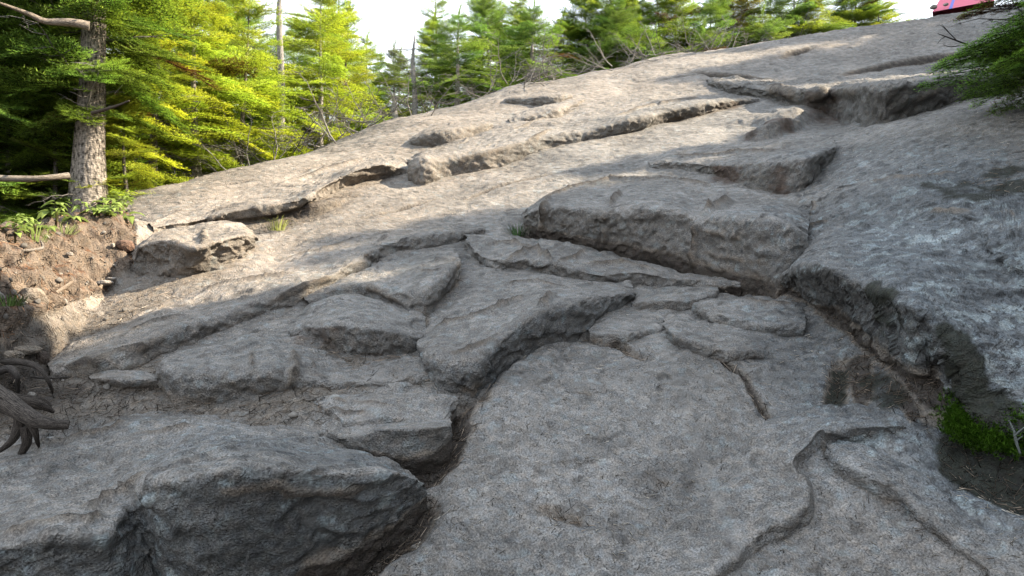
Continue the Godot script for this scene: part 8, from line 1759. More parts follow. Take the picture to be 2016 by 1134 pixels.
	t = fir("fir_tree", ground(5.357, -13.592), 1.695, 1.2, 0.04, Color(0.23,0.38,0.075), 429, {"bare": 8})
	tag(t, "full green fir right of the small bright fir", "tree", "firs along the crest")
	t = fir("fir_tree", ground(5.658, -13.192), 0.859, 1, 0.04, Color(0.52,0.64,0.065), 430, {"loose": 0.5, "gap": 0.15, "bare": 22})
	tag(t, "yellow-tipped fir where the crest dips toward the tent", "tree", "firs along the crest")
	t = fir("fir_tree", ground(6.586, -13.892), 1.608, 1.1, 0.04, Color(0.34,0.5,0.07), 431, {"bare": 8})
	tag(t, "fir second from the white opening by the tent", "tree", "firs along the crest")
	t = fir("fir_tree", ground(6.861, -13.392), 0.907, 0.85, 0.03, Color(0.52,0.64,0.065), 432, {"loose": 0.5, "gap": 0.15, "bare": 22})
	tag(t, "sunlit yellow fir at the edge of the white opening by the tent", "tree", "firs along the crest")
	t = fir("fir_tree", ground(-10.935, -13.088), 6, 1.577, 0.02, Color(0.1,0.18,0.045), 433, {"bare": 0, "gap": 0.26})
	tag(t, "fir deep in the belt of trees behind the crest, mostly hidden by nearer ones", "tree", "firs along the crest")
	t = fir("fir_tree", ground(-9.771, -12.348), 5.522, 1.51, 0.02, Color(0.23,0.38,0.075), 434, {"bare": 0, "gap": 0.26})
	tag(t, "fir deep in the belt of trees behind the crest, mostly hidden by nearer ones", "tree", "firs along the crest")
	t = fir("fir_tree", ground(-10.211, -13.645), 6.506, 1.388, 0.02, Color(0.23,0.38,0.075), 435, {"bare": 0, "gap": 0.26})
	tag(t, "fir deep in the belt of trees behind the crest, mostly hidden by nearer ones", "tree", "firs along the crest")
	t = fir("fir_tree", ground(-7.754, -10.85), 4.872, 1.492, 0.02, Color(0.34,0.5,0.07), 436, {"bare": 0, "gap": 0.26})
	tag(t, "fir deep in the belt of trees behind the crest, mostly hidden by nearer ones", "tree", "firs along the crest")
	t = fir("fir_tree", ground(-9.247, -13.699), 6.177, 1.264, 0.02, Color(0.23,0.38,0.075), 437, {"bare": 0, "gap": 0.26})
	tag(t, "fir deep in the belt of trees behind the crest, mostly hidden by nearer ones", "tree", "firs along the crest")
	t = fir("fir_tree", ground(-8.058, -12.653), 5.846, 1.201, 0.02, Color(0.23,0.38,0.075), 438, {"bare": 0, "gap": 0.26})
	tag(t, "fir deep in the belt of trees behind the crest, mostly hidden by nearer ones", "tree", "firs along the crest")
	t = fir("fir_tree", ground(-6.65, -11.247), 4.702, 1.549, 0.02, Color(0.34,0.5,0.07), 439, {"bare": 0, "gap": 0.26})
	tag(t, "fir deep in the belt of trees behind the crest, mostly hidden by nearer ones", "tree", "firs along the crest")
	t = fir("fir_tree", ground(-6.093, -11.189), 4.616, 1.45, 0.02, Color(0.23,0.38,0.075), 440, {"bare": 0, "gap": 0.26})
	tag(t, "fir deep in the belt of trees behind the crest, mostly hidden by nearer ones", "tree", "firs along the crest")
	t = fir("fir_tree", ground(-6.192, -12.909), 5.378, 1.557, 0.02, Color(0.34,0.5,0.07), 441, {"bare": 0, "gap": 0.26})
	tag(t, "fir deep in the belt of trees behind the crest, mostly hidden by nearer ones", "tree", "firs along the crest")
	t = fir("fir_tree", ground(-5.596, -11.945), 4.827, 1.306, 0.02, Color(0.34,0.5,0.07), 442, {"bare": 0, "gap": 0.26})
	tag(t, "fir deep in the belt of trees behind the crest, mostly hidden by nearer ones", "tree", "firs along the crest")
	t = fir("fir_tree", ground(-5.239, -12.603), 5.373, 1.471, 0.02, Color(0.34,0.5,0.07), 443, {"bare": 0, "gap": 0.26})
	tag(t, "fir deep in the belt of trees behind the crest, mostly hidden by nearer ones", "tree", "firs along the crest")
	t = fir("fir_tree", ground(-4.469, -11.737), 4.605, 1.479, 0.02, Color(0.23,0.38,0.075), 444, {"bare": 0, "gap": 0.26})
	tag(t, "fir deep in the belt of trees behind the crest, mostly hidden by nearer ones", "tree", "firs along the crest")
	t = fir("fir_tree", ground(-4.188, -12.958), 3.606, 1.59, 0.02, Color(0.23,0.38,0.075), 445, {"bare": 0, "gap": 0.26})
	tag(t, "fir deep in the belt of trees behind the crest, mostly hidden by nearer ones", "tree", "firs along the crest")
	t = fir("fir_tree", ground(-3.099, -11.745), 3.518, 1.42, 0.02, Color(0.34,0.5,0.07), 446, {"bare": 0, "gap": 0.26})
	tag(t, "fir deep in the belt of trees behind the crest, mostly hidden by nearer ones", "tree", "firs along the crest")
	t = fir("fir_tree", ground(-3.017, -12.517), 3.938, 1.219, 0.02, Color(0.23,0.38,0.075), 447, {"bare": 0, "gap": 0.26})
	tag(t, "fir deep in the belt of trees behind the crest, mostly hidden by nearer ones", "tree", "firs along the crest")
	t = fir("fir_tree", ground(-3.18, -16.83), 4.107, 1.298, 0.02, Color(0.34,0.5,0.07), 448, {"bare": 0, "gap": 0.26})
	tag(t, "fir deep in the belt of trees behind the crest, mostly hidden by nearer ones", "tree", "firs along the crest")
	t = fir("fir_tree", ground(-2.292, -14.733), 2.872, 1.51, 0.02, Color(0.23,0.38,0.075), 449, {"bare": 0, "gap": 0.26})
	tag(t, "fir deep in the belt of trees behind the crest, mostly hidden by nearer ones", "tree", "firs along the crest")
	t = fir("fir_tree", ground(-1.686, -16.224), 4.868, 1.318, 0.02, Color(0.34,0.5,0.07), 450, {"bare": 0, "gap": 0.26})
	tag(t, "fir deep in the belt of trees behind the crest, mostly hidden by nearer ones", "tree", "firs along the crest")
	t = fir("fir_tree", ground(-0.669, -13.811), 3.373, 1.444, 0.02, Color(0.23,0.38,0.075), 451, {"bare": 0, "gap": 0.26})
	tag(t, "fir deep in the belt of trees behind the crest, mostly hidden by nearer ones", "tree", "firs along the crest")
	t = fir("fir_tree", ground(-0.442, -16.724), 4.585, 1.325, 0.02, Color(0.34,0.5,0.07), 452, {"bare": 0, "gap": 0.26})
	tag(t, "fir deep in the belt of trees behind the crest, mostly hidden by nearer ones", "tree", "firs along the crest")
	t = fir("fir_tree", ground(0.253, -16.286), 4.11, 1.488, 0.02, Color(0.34,0.5,0.07), 453, {"bare": 0, "gap": 0.26})
	tag(t, "fir deep in the belt of trees behind the crest, mostly hidden by nearer ones", "tree", "firs along the crest")
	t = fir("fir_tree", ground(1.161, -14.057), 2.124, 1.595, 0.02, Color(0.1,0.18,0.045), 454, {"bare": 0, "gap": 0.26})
	tag(t, "fir deep in the belt of trees behind the crest, mostly hidden by nearer ones", "tree", "firs along the crest")
	t = fir("fir_tree", ground(1.675, -13.603), 2.335, 1.338, 0.02, Color(0.34,0.5,0.07), 455, {"bare": 0, "gap": 0.26})
	tag(t, "fir deep in the belt of trees behind the crest, mostly hidden by nearer ones", "tree", "firs along the crest")
	t = fir("fir_tree", ground(2.245, -14.967), 3.16, 1.566, 0.02, Color(0.23,0.38,0.075), 456, {"bare": 0, "gap": 0.26})
	tag(t, "fir deep in the belt of trees behind the crest, mostly hidden by nearer ones", "tree", "firs along the crest")
	t = fir("fir_tree", ground(3.007, -14.661), 2.723, 1.593, 0.02, Color(0.1,0.18,0.045), 457, {"bare": 0, "gap": 0.26})
	tag(t, "fir deep in the belt of trees behind the crest, mostly hidden by nearer ones", "tree", "firs along the crest")
	t = fir("fir_tree", ground(3.977, -15.697), 2.725, 1.243, 0.02, Color(0.34,0.5,0.07), 458, {"bare": 0, "gap": 0.26})
	tag(t, "fir deep in the belt of trees behind the crest, mostly hidden by nearer ones", "tree", "firs along the crest")
	t = fir("fir_tree", ground(3.786, -13.697), 1.892, 1.256, 0.02, Color(0.1,0.18,0.045), 459, {"bare": 0, "gap": 0.26})
	tag(t, "fir deep in the belt of trees behind the crest, mostly hidden by nearer ones", "tree", "firs along the crest")
	t = fir("fir_tree", ground(5.683, -16.906), 3.13, 1.395, 0.02, Color(0.1,0.18,0.045), 460, {"bare": 0, "gap": 0.26})
	tag(t, "fir deep in the belt of trees behind the crest, mostly hidden by nearer ones", "tree", "firs along the crest")
	t = fir("fir_tree", ground(5.212, -14.45), 1.917, 1.561, 0.02, Color(0.23,0.38,0.075), 461, {"bare": 0, "gap": 0.26})
	tag(t, "fir deep in the belt of trees behind the crest, mostly hidden by nearer ones", "tree", "firs along the crest")
	t = fir("fir_tree", ground(6.879, -16.949), 2.633, 1.451, 0.02, Color(0.34,0.5,0.07), 462, {"bare": 0, "gap": 0.26})
	tag(t, "fir deep in the belt of trees behind the crest, mostly hidden by nearer ones", "tree", "firs along the crest")
	t = fir("fir_tree", ground(6.581, -14.122), 1.424, 1.406, 0.02, Color(0.1,0.18,0.045), 463, {"bare": 0, "gap": 0.26})
	tag(t, "fir deep in the belt of trees behind the crest, mostly hidden by nearer ones", "tree", "firs along the crest")
	t = fir("fir_tree", ground(7.512, -14.756), 1.434, 1.51, 0.02, Color(0.1,0.18,0.045), 464, {"bare": 0, "gap": 0.26})
	tag(t, "fir deep in the belt of trees behind the crest, mostly hidden by nearer ones", "tree", "firs along the crest")
	t = fir("fir_tree", Vector3(9.4, far_land(9.4, -10.2) - 0.3, -10.2), 3.8, 1.3, 0.04, Color(0.05,0.095,0.033), 665, {"bare": 0, "gap": 0.16, "loose": 0.2})  # from here on: firs out of view, added only to shade the slope
	tag(t, "dark fir out of view on the right, added to shade the slope", "tree", "unseen firs added to shade the slope")
	t = fir("fir_tree", Vector3(10.8, far_land(10.8, -10.8) - 0.3, -10.8), 4.6, 1.3, 0.04, Color(0.05,0.095,0.033), 666, {"bare": 0, "gap": 0.16, "loose": 0.2})
	tag(t, "dark fir out of view on the right, added to shade the slope", "tree", "unseen firs added to shade the slope")
	t = fir("fir_tree", Vector3(9.8, far_land(9.8, -11.8) - 0.3, -11.8), 4, 1.3, 0.04, Color(0.05,0.095,0.033), 667, {"bare": 0, "gap": 0.16, "loose": 0.2})
	tag(t, "dark fir out of view on the right, added to shade the slope", "tree", "unseen firs added to shade the slope")
	t = fir("fir_tree", Vector3(11.5, far_land(11.5, -9.6) - 0.3, -9.6), 4.8, 1.3, 0.04, Color(0.05,0.095,0.033), 668, {"bare": 0, "gap": 0.16, "loose": 0.2})
	tag(t, "dark fir out of view on the right, added to shade the slope", "tree", "unseen firs added to shade the slope")
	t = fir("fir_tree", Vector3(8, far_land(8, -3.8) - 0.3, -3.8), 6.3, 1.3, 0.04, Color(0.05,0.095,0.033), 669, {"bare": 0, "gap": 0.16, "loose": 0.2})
	tag(t, "dark fir out of view on the right, added to shade the slope", "tree", "unseen firs added to shade the slope")
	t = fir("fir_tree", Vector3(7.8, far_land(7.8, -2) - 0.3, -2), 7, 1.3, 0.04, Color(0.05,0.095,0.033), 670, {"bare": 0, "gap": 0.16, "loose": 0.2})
	tag(t, "dark fir out of view on the right, added to shade the slope", "tree", "unseen firs added to shade the slope")
	t = fir("fir_tree", Vector3(7.6, far_land(7.6, 0.6) - 0.3, 0.6), 7, 1.3, 0.04, Color(0.05,0.095,0.033), 671, {"bare": 0, "gap": 0.16, "loose": 0.2})
	tag(t, "dark fir out of view on the right, added to shade the slope", "tree", "unseen firs added to shade the slope")
	t = fir("fir_tree", Vector3(9.2, far_land(9.2, -4.6) - 0.3, -4.6), 6.5, 1.3, 0.04, Color(0.05,0.095,0.033), 672, {"bare": 0, "gap": 0.16, "loose": 0.2})
	tag(t, "dark fir out of view on the right, added to shade the slope", "tree", "unseen firs added to shade the slope")
	t = fir("fir_tree", Vector3(9.4, far_land(9.4, -0.2) - 0.3, -0.2), 8.5, 1.3, 0.04, Color(0.05,0.095,0.033), 673, {"bare": 0, "gap": 0.16, "loose": 0.2})
	tag(t, "dark fir out of view on the right, added to shade the slope", "tree", "unseen firs added to shade the slope")
	t = fir("fir_tree", Vector3(9.2, far_land(9.2, -2.4) - 0.3, -2.4), 8, 1.3, 0.04, Color(0.05,0.095,0.033), 674, {"bare": 0, "gap": 0.16, "loose": 0.2})
	tag(t, "dark fir out of view on the right, added to shade the slope", "tree", "unseen firs added to shade the slope")
	t = fir("fir_tree", Vector3(11, far_land(11, -3) - 0.3, -3), 9, 1.3, 0.04, Color(0.05,0.095,0.033), 675, {"bare": 0, "gap": 0.16, "loose": 0.2})
	tag(t, "dark fir out of view on the right, added to shade the slope", "tree", "unseen firs added to shade the slope")
	t = fir("fir_tree", Vector3(11, far_land(11, -0.6) - 0.3, -0.6), 9.5, 1.3, 0.04, Color(0.05,0.095,0.033), 676, {"bare": 0, "gap": 0.16, "loose": 0.2})
	tag(t, "dark fir out of view on the right, added to shade the slope", "tree", "unseen firs added to shade the slope")
	t = fir("fir_tree", Vector3(9, far_land(9, 3) - 0.3, 3), 8, 1.3, 0.04, Color(0.05,0.095,0.033), 677, {"bare": 0, "gap": 0.16, "loose": 0.2})
	tag(t, "dark fir out of view on the right, added to shade the slope", "tree", "unseen firs added to shade the slope")
	t = fir("fir_tree", Vector3(7, far_land(7, -3) - 0.3, -3), 6.2, 1.3, 0.04, Color(0.05,0.095,0.033), 678, {"bare": 0, "gap": 0.16, "loose": 0.2})
	tag(t, "dark fir out of view on the right, added to shade the slope", "tree", "unseen firs added to shade the slope")
	t = fir("fir_tree", Vector3(7.4, far_land(7.4, -1.2) - 0.3, -1.2), 6.8, 1.3, 0.04, Color(0.05,0.095,0.033), 679, {"bare": 0, "gap": 0.16, "loose": 0.2})
	tag(t, "dark fir out of view on the right, added to shade the slope", "tree", "unseen firs added to shade the slope")
	t = fir("fir_tree", Vector3(6.6, far_land(6.6, 0.2) - 0.3, 0.2), 6, 1.3, 0.04, Color(0.05,0.095,0.033), 680, {"bare": 0, "gap": 0.16, "loose": 0.2})
	tag(t, "dark fir out of view on the right, added to shade the slope", "tree", "unseen firs added to shade the slope")
	t = fir("fir_tree", Vector3(7.6, far_land(7.6, -4.6) - 0.3, -4.6), 5.7, 1.3, 0.04, Color(0.05,0.095,0.033), 681, {"bare": 0, "gap": 0.16, "loose": 0.2})
	tag(t, "dark fir out of view on the right, added to shade the slope", "tree", "unseen firs added to shade the slope")
	t = fir("fir_tree", Vector3(7.2, far_land(7.2, -5.9) - 0.3, -5.9), 4.7, 1.3, 0.04, Color(0.05,0.095,0.033), 682, {"bare": 0, "gap": 0.16, "loose": 0.2})
	tag(t, "dark fir out of view on the right, added to shade the slope", "tree", "unseen firs added to shade the slope")
	t = fir("fir_tree", Vector3(8.4, far_land(8.4, -2.2) - 0.3, -2.2), 7.4, 1.3, 0.04, Color(0.05,0.095,0.033), 683, {"bare": 0, "gap": 0.16, "loose": 0.2})
	tag(t, "dark fir out of view on the right, added to shade the slope", "tree", "unseen firs added to shade the slope")
	t = fir("fir_tree", Vector3(8.6, far_land(8.6, -0.4) - 0.3, -0.4), 7.8, 1.3, 0.04, Color(0.05,0.095,0.033), 684, {"bare": 0, "gap": 0.16, "loose": 0.2})
	tag(t, "dark fir out of view on the right, added to shade the slope", "tree", "unseen firs added to shade the slope")
	t = fir("fir_tree", Vector3(7, far_land(7, 1.5) - 0.3, 1.5), 7, 1.3, 0.04, Color(0.05,0.095,0.033), 685, {"bare": 0, "gap": 0.16, "loose": 0.2})
	tag(t, "dark fir out of view on the right, added to shade the slope", "tree", "unseen firs added to shade the slope")
	t = fir("fir_tree", Vector3(8.3, far_land(8.3, 2) - 0.3, 2), 7.5, 1.3, 0.04, Color(0.05,0.095,0.033), 686, {"bare": 0, "gap": 0.16, "loose": 0.2})
	tag(t, "dark fir out of view on the right, added to shade the slope", "tree", "unseen firs added to shade the slope")
	t = fir("fir_tree", Vector3(8.6, far_land(8.6, -5.8) - 0.3, -5.8), 5.1, 1.3, 0.04, Color(0.05,0.095,0.033), 687, {"bare": 0, "gap": 0.16, "loose": 0.2})
	tag(t, "dark fir out of view on the right, added to shade the slope", "tree", "unseen firs added to shade the slope")
	t = fir("fir_tree", Vector3(9.8, far_land(9.8, -3.4) - 0.3, -3.4), 7.5, 1.3, 0.04, Color(0.05,0.095,0.033), 688, {"bare": 0, "gap": 0.16, "loose": 0.2})
	tag(t, "dark fir out of view on the right, added to shade the slope", "tree", "unseen firs added to shade the slope")
	t = fir("fir_tree", Vector3(10, far_land(10, -1) - 0.3, -1), 8, 1.3, 0.04, Color(0.05,0.095,0.033), 689, {"bare": 0, "gap": 0.16, "loose": 0.2})
	tag(t, "dark fir out of view on the right, added to shade the slope", "tree", "unseen firs added to shade the slope")
	t = fir("fir_tree", Vector3(6.2, far_land(6.2, 2.6) - 0.3, 2.6), 6, 1.3, 0.04, Color(0.05,0.095,0.033), 690, {"bare": 0, "gap": 0.16, "loose": 0.2})
	tag(t, "dark fir out of view on the right, added to shade the slope", "tree", "unseen firs added to shade the slope")
	t = fir("fir_tree", Vector3(7.2, far_land(7.2, 3.6) - 0.3, 3.6), 7, 1.3, 0.04, Color(0.05,0.095,0.033), 691, {"bare": 0, "gap": 0.16, "loose": 0.2})
	tag(t, "dark fir out of view on the right, added to shade the slope", "tree", "unseen firs added to shade the slope")
	t = fir("fir_tree", Vector3(9, far_land(9, -7.4) - 0.3, -7.4), 4.1, 1.3, 0.04, Color(0.05,0.095,0.033), 692, {"bare": 0, "gap": 0.16, "loose": 0.2})
	tag(t, "dark fir out of view on the right, added to shade the slope", "tree", "unseen firs added to shade the slope")
	t = fir("fir_tree", Vector3(10.4, far_land(10.4, -6.6) - 0.3, -6.6), 5.1, 1.3, 0.04, Color(0.05,0.095,0.033), 693, {"bare": 0, "gap": 0.16, "loose": 0.2})
	tag(t, "dark fir out of view on the right, added to shade the slope", "tree", "unseen firs added to shade the slope")
	t = fir("fir_tree", Vector3(5.6, far_land(5.6, 3.9) - 0.3, 3.9), 6, 1.3, 0.04, Color(0.05,0.095,0.033), 694, {"bare": 0, "gap": 0.16, "loose": 0.2})
	tag(t, "dark fir out of view on the right, added to shade the slope", "tree", "unseen firs added to shade the slope")


func carve() -> void:
	ledge(0.5, 0.08, 0.03, 1.4, [Vector3(2.196,-6.861,0), Vector3(2.254,-6.54,0.12), Vector3(2.492,-6.684,0.14), Vector3(2.79,-7.081,0.05), Vector3(3.016,-7.39,0)])
	ledge(0.6, 0.12, 0, 2, [Vector3(2.185,-7.388,0), Vector3(2.491,-7.223,0.05), Vector3(2.781,-7.184,0.12), Vector3(3.296,-7.677,0.08), Vector3(3.73,-7.911,0)])
	ledge(0.3, 0.05, 0.04, 1.2, [Vector3(-1.76,-4.969,0), Vector3(-1.54,-5.098,0.05), Vector3(-1.443,-5.132,0.08), Vector3(-1.353,-5.266,0.06), Vector3(-1.245,-5.609,0)])
	ledge(0.3, 0.05, 0, 1.8, [Vector3(-1.175,-6.51,0), Vector3(-1.073,-6.584,0.04), Vector3(-0.921,-6.485,0.05), Vector3(-0.818,-6.761,0)])
	ledge(0.6, 0.05, 0.01, 1.6, [Vector3(2.289,-9.528,0), Vector3(2.583,-9.382,0.04), Vector3(2.971,-9.156,0.05), Vector3(3.297,-8.995,0)])
	ledge(0.6, 0.05, 0.01, 1.6, [Vector3(3.424,-9.903,0), Vector3(3.794,-9.994,0.05), Vector3(4.266,-10.247,0.05), Vector3(4.951,-10.473,0)])
	ledge(0.6, 0.05, 0.02, 1.6, [Vector3(3.99,-8.99,0), Vector3(4.422,-9.095,0.04), Vector3(5.023,-9.257,0.07), Vector3(5.564,-9.4,0.07), Vector3(5.917,-9.434,0.04), Vector3(6.22,-9.391,0)])
	ledge(0.3, 0.03, 0.01, 1.8, [Vector3(0.963,-3.219,0), Vector3(0.964,-3.06,0.02), Vector3(1.029,-3.022,0)])
	ledge(1.2, 0.34, 0, 1.25, [Vector3(-2.675,-2.552,0.5), Vector3(-2.339,-2.9,0.6), Vector3(-2.455,-3.494,0.55), Vector3(-2.564,-3.962,0.5), Vector3(-2.517,-4.205,0.44), Vector3(-2.439,-4.354,0.36), Vector3(-2.439,-4.582,0.22), Vector3(-2.491,-4.874,0)])

	crack(0.07, [Vector3(-0.277,-2.542,0.02), Vector3(-0.294,-2.473,0.07), Vector3(-0.357,-2.382,0.09), Vector3(-0.452,-2.288,0.1), Vector3(-0.584,-2.197,0.1)])
	crack(0.06, [Vector3(-0.173,-3.007,0.03), Vector3(-0.212,-2.976,0.06), Vector3(-0.237,-2.9,0.07), Vector3(-0.241,-2.766,0.07), Vector3(-0.269,-2.67,0.09), Vector3(-0.339,-2.613,0.09), Vector3(-0.431,-2.629,0.08), Vector3(-0.553,-2.688,0.05)])
	crack(0.05, [Vector3(-0.258,-3.026,0.03), Vector3(-0.162,-3.003,0.06), Vector3(-0.083,-3.136,0.06), Vector3(-0.002,-3.254,0.06), Vector3(0.098,-3.38,0.05), Vector3(0.311,-3.471,0.04), Vector3(0.452,-3.392,0.02)])
	crack(0.07, [Vector3(0.025,-5.063,0.03), Vector3(0.226,-4.836,0.07), Vector3(0.557,-4.65,0.09), Vector3(0.902,-4.435,0.09), Vector3(1.122,-4.114,0.08), Vector3(1.379,-3.8,0.05)])
	crack(0.013, [Vector3(0.902,-3.229,0.03), Vector3(0.952,-3.109,0.025), Vector3(0.979,-3.03,0.03), Vector3(0.992,-2.916,0.03), Vector3(1.009,-2.8,0.04), Vector3(1.019,-2.732,0.02)])
	crack(0.02, [Vector3(0.368,-3.493,0.02), Vector3(0.487,-3.393,0.03), Vector3(0.53,-3.298,0.02), Vector3(0.604,-3.207,0)])
	crack(0.09, [Vector3(1.527,-2.537,0.02), Vector3(1.548,-2.487,0.05), Vector3(1.587,-2.418,0.06), Vector3(1.633,-2.32,0.06)])
	crack(0.03, [Vector3(1.406,-3.113,0.02), Vector3(1.325,-2.959,0.03), Vector3(1.248,-2.821,0.02)])
	crack(0.03, [Vector3(3.68,-9.934,0), Vector3(3.979,-10.071,0.05), Vector3(4.3,-10.242,0)])
	crack(0.035, [Vector3(3.99,-8.99,0), Vector3(4.412,-9.076,0.04), Vector3(5.014,-9.242,0.05), Vector3(5.555,-9.385,0.06), Vector3(5.905,-9.416,0.03)])
	crack(0.03, [Vector3(2.315,-9.636,0), Vector3(2.577,-9.359,0.05), Vector3(2.964,-9.136,0.05), Vector3(3.297,-8.995,0)])
	crack(0.02, [Vector3(-1.962,-7.227,0), Vector3(-1.625,-7.08,0.02), Vector3(-1.354,-7.216,0)])
	crack(0.02, [Vector3(1.169,-9.681,0), Vector3(1.851,-10.455,0.03), Vector3(2.529,-10.519,0)])
	crack(0.02, [Vector3(1.572,-9.252,0), Vector3(2.134,-9.436,0.03), Vector3(2.529,-9.424,0)])
	crack(0.02, [Vector3(-1.858,-5.934,0), Vector3(-1.716,-6.324,0.02), Vector3(-1.502,-6.968,0)])
	crack(0.02, [Vector3(-0.421,-5.578,0), Vector3(-0.114,-5.841,0.03), Vector3(0.306,-6.077,0.02), Vector3(0.659,-6.198,0)])
	crack(0.02, [Vector3(-1.083,-5.044,0), Vector3(-0.794,-5.471,0.03), Vector3(-0.434,-5.761,0)])
	crack(0.015, [Vector3(0.19,-2.99,0), Vector3(0.318,-3.023,0.015), Vector3(0.463,-3.013,0)])
	crack(0.015, [Vector3(-0.015,-2.75,0), Vector3(0.1,-2.775,0.015), Vector3(0.232,-2.757,0)])
	crack(0.02, [Vector3(0.037,-2.428,0), Vector3(0.121,-2.449,0.02), Vector3(0.221,-2.432,0.02), Vector3(0.267,-2.395,0)])
	crack(0.018, [Vector3(0.449,-2.489,0), Vector3(0.517,-2.573,0.015), Vector3(0.586,-2.564,0)])

	swell(Vector2(0.293,-2.989), 0.9, 0.6, 0.06)
	swell(Vector2(1.396,-3.398), 0.35, 0.2, -0.03)
	swell(Vector2(1.438,-3.043), 0.35, 0.2, -0.04)
	swell(Vector2(3.134,-7.074), 0.5, 0.35, -0.12)
	swell(Vector2(1.014,-3.311), 0.3, 0.3, 0.03)


func stains() -> void:
	paint(0, 0.35, [Vector3(-2.035,-3.037,0.9), Vector3(-1.987,-3.341,0.8), Vector3(-1.932,-3.721,0.6), Vector3(-1.914,-4.059,0.4)])
	paint(0, 0.25, [Vector3(-1.939,-2.958,0.9), Vector3(-1.725,-3.012,0.8), Vector3(-1.493,-3.048,0.8), Vector3(-1.153,-2.989,0.4), Vector3(-0.924,-2.983,0.6), Vector3(-0.772,-3.033,0.5)])
	paint(0, 0.12, [Vector3(-0.948,-3.352,0.5), Vector3(-0.69,-3.235,0.6), Vector3(-0.388,-3.145,0.6)])
	paint(0, 0.1, [Vector3(-0.16,-2.975,1), Vector3(-0.227,-2.9,1.3), Vector3(-0.235,-2.766,1.5), Vector3(-0.269,-2.67,1.5), Vector3(-0.348,-2.613,1.5), Vector3(-0.492,-2.659,1.2)])
	paint(0, 0.09, [Vector3(0.076,-4.964,1.2), Vector3(0.274,-4.788,1.6), Vector3(0.555,-4.637,1.6), Vector3(0.902,-4.435,1.6), Vector3(1.122,-4.114,1.6), Vector3(1.372,-3.817,1.3)])
	paint(0, 0.11, [Vector3(1.456,-3.794,2), Vector3(1.545,-3.631,2), Vector3(1.572,-3.321,2), Vector3(1.583,-3.097,2), Vector3(1.571,-2.862,1.8), Vector3(1.561,-2.679,1.2)])
	paint(0, 0.09, [Vector3(1.532,-3.723,1.6), Vector3(1.613,-3.355,1.6), Vector3(1.621,-2.951,1.6), Vector3(1.616,-2.77,1.6)])
	paint(0, 0.06, [Vector3(1.449,-3.067,1.5), Vector3(1.369,-2.839,1.2)])
	paint(0, 0.04, [Vector3(1.462,-2.773,1.3), Vector3(1.46,-2.667,1)])
	paint(0, 0.14, [Vector3(-1.706,-4.816,0.8), Vector3(-1.512,-5.064,0.9), Vector3(-1.345,-5.239,0.8), Vector3(-1.254,-5.646,0.6)])
	paint(0, 0.1, [Vector3(1.546,-7.554,0.6), Vector3(2.303,-7.973,0.7)])
	paint(0, 0.03, [Vector3(1.12,-2.645,0.5), Vector3(1.162,-2.51,0.5), Vector3(1.276,-2.366,0.3), Vector3(1.321,-2.259,0.4), Vector3(1.359,-2.115,0.6)])
	paint(0, 0.06, [Vector3(-0.286,-2.473,1), Vector3(-0.355,-2.373,1.4), Vector3(-0.451,-2.28,1.5), Vector3(-0.582,-2.188,1.5)])
	paint(0, 0.05, [Vector3(-0.332,-4.42,0.5), Vector3(-0.339,-4.239,0.7), Vector3(-0.449,-3.784,0.7), Vector3(-0.461,-3.572,0.5)])
	paint(1, 0.22, [Vector3(0.931,-7.307,0.9), Vector3(1.582,-7.729,1), Vector3(2.409,-8.139,0.9)])
	paint(1, 0.15, [Vector3(2.192,-6.632,0.7), Vector3(2.549,-6.711,0.8)])
	paint(1, 0.25, [Vector3(3.051,-7.353,0.5), Vector3(3.543,-7.302,0.6), Vector3(4.177,-7.516,0.5)])
	paint(1, 0.18, [Vector3(1.626,-5.512,1), Vector3(1.905,-5.222,1), Vector3(1.923,-4.986,0.9)])
	paint(1, 0.12, [Vector3(-0.962,-3.401,0.5), Vector3(-0.81,-3.356,0.4)])
	paint(1, 0.15, [Vector3(0.823,-4.876,0.4), Vector3(1.108,-4.65,0.4), Vector3(1.387,-4.505,0.6)])
	paint(1, 0.1, [Vector3(-1.394,-6.081,0.5), Vector3(-1.078,-6.219,0.5)])
	paint(2, 0.1, [Vector3(1.536,-2.509,0.8), Vector3(1.581,-2.434,1), Vector3(1.642,-2.331,1), Vector3(1.748,-2.223,1)])
	paint(2, 0.06, [Vector3(1.428,-2.896,0.7), Vector3(1.428,-2.745,0.7)])
	paint(2, 0.08, [Vector3(2.276,-3.783,0.6), Vector3(2.304,-3.581,0.6)])
	paint(2, 0.3, [Vector3(2.374,-3.811,0.35), Vector3(2.58,-3.685,0.5)])
	paint(2, 0.04, [Vector3(1.373,-3.05,0.6), Vector3(1.251,-2.82,0.7)])
	paint(3, 0.55, [Vector3(1.692,-4.102,0.4), Vector3(2.007,-4.156,0.5), Vector3(1.855,-3.169,0.9), Vector3(1.832,-2.803,1), Vector3(1.734,-2.527,1)])
	paint(3, 0.5, [Vector3(2.269,-5.053,0.3), Vector3(2.461,-4.444,0.5), Vector3(2.35,-3.465,0.9)])
	paint(3, 0.4, [Vector3(1.411,-3.434,0.35), Vector3(1.304,-2.728,0.5), Vector3(1.508,-2.591,0.5)])
	paint(3, 0.25, [Vector3(-0.613,-2.422,0.35), Vector3(-0.516,-2.434,0.4), Vector3(-1.063,-2.54,0.3), Vector3(-0.713,-2.317,0.3)])
	paint(4, 1.6, [Vector3(-2.374,-4.49,0.9), Vector3(-2.037,-5.738,0.9), Vector3(-1.285,-7.117,0.8), Vector3(-0.049,-8.645,0.7), Vector3(2.058,-10.03,0.6), Vector3(5.195,-10.669,0.5)])
	paint(4, 0.8, [Vector3(-2.129,-3.379,0.8), Vector3(-2.002,-4.067,0.9), Vector3(-1.624,-4.589,0.8), Vector3(-1.128,-5.248,0.7), Vector3(-0.454,-6.011,0.5)])


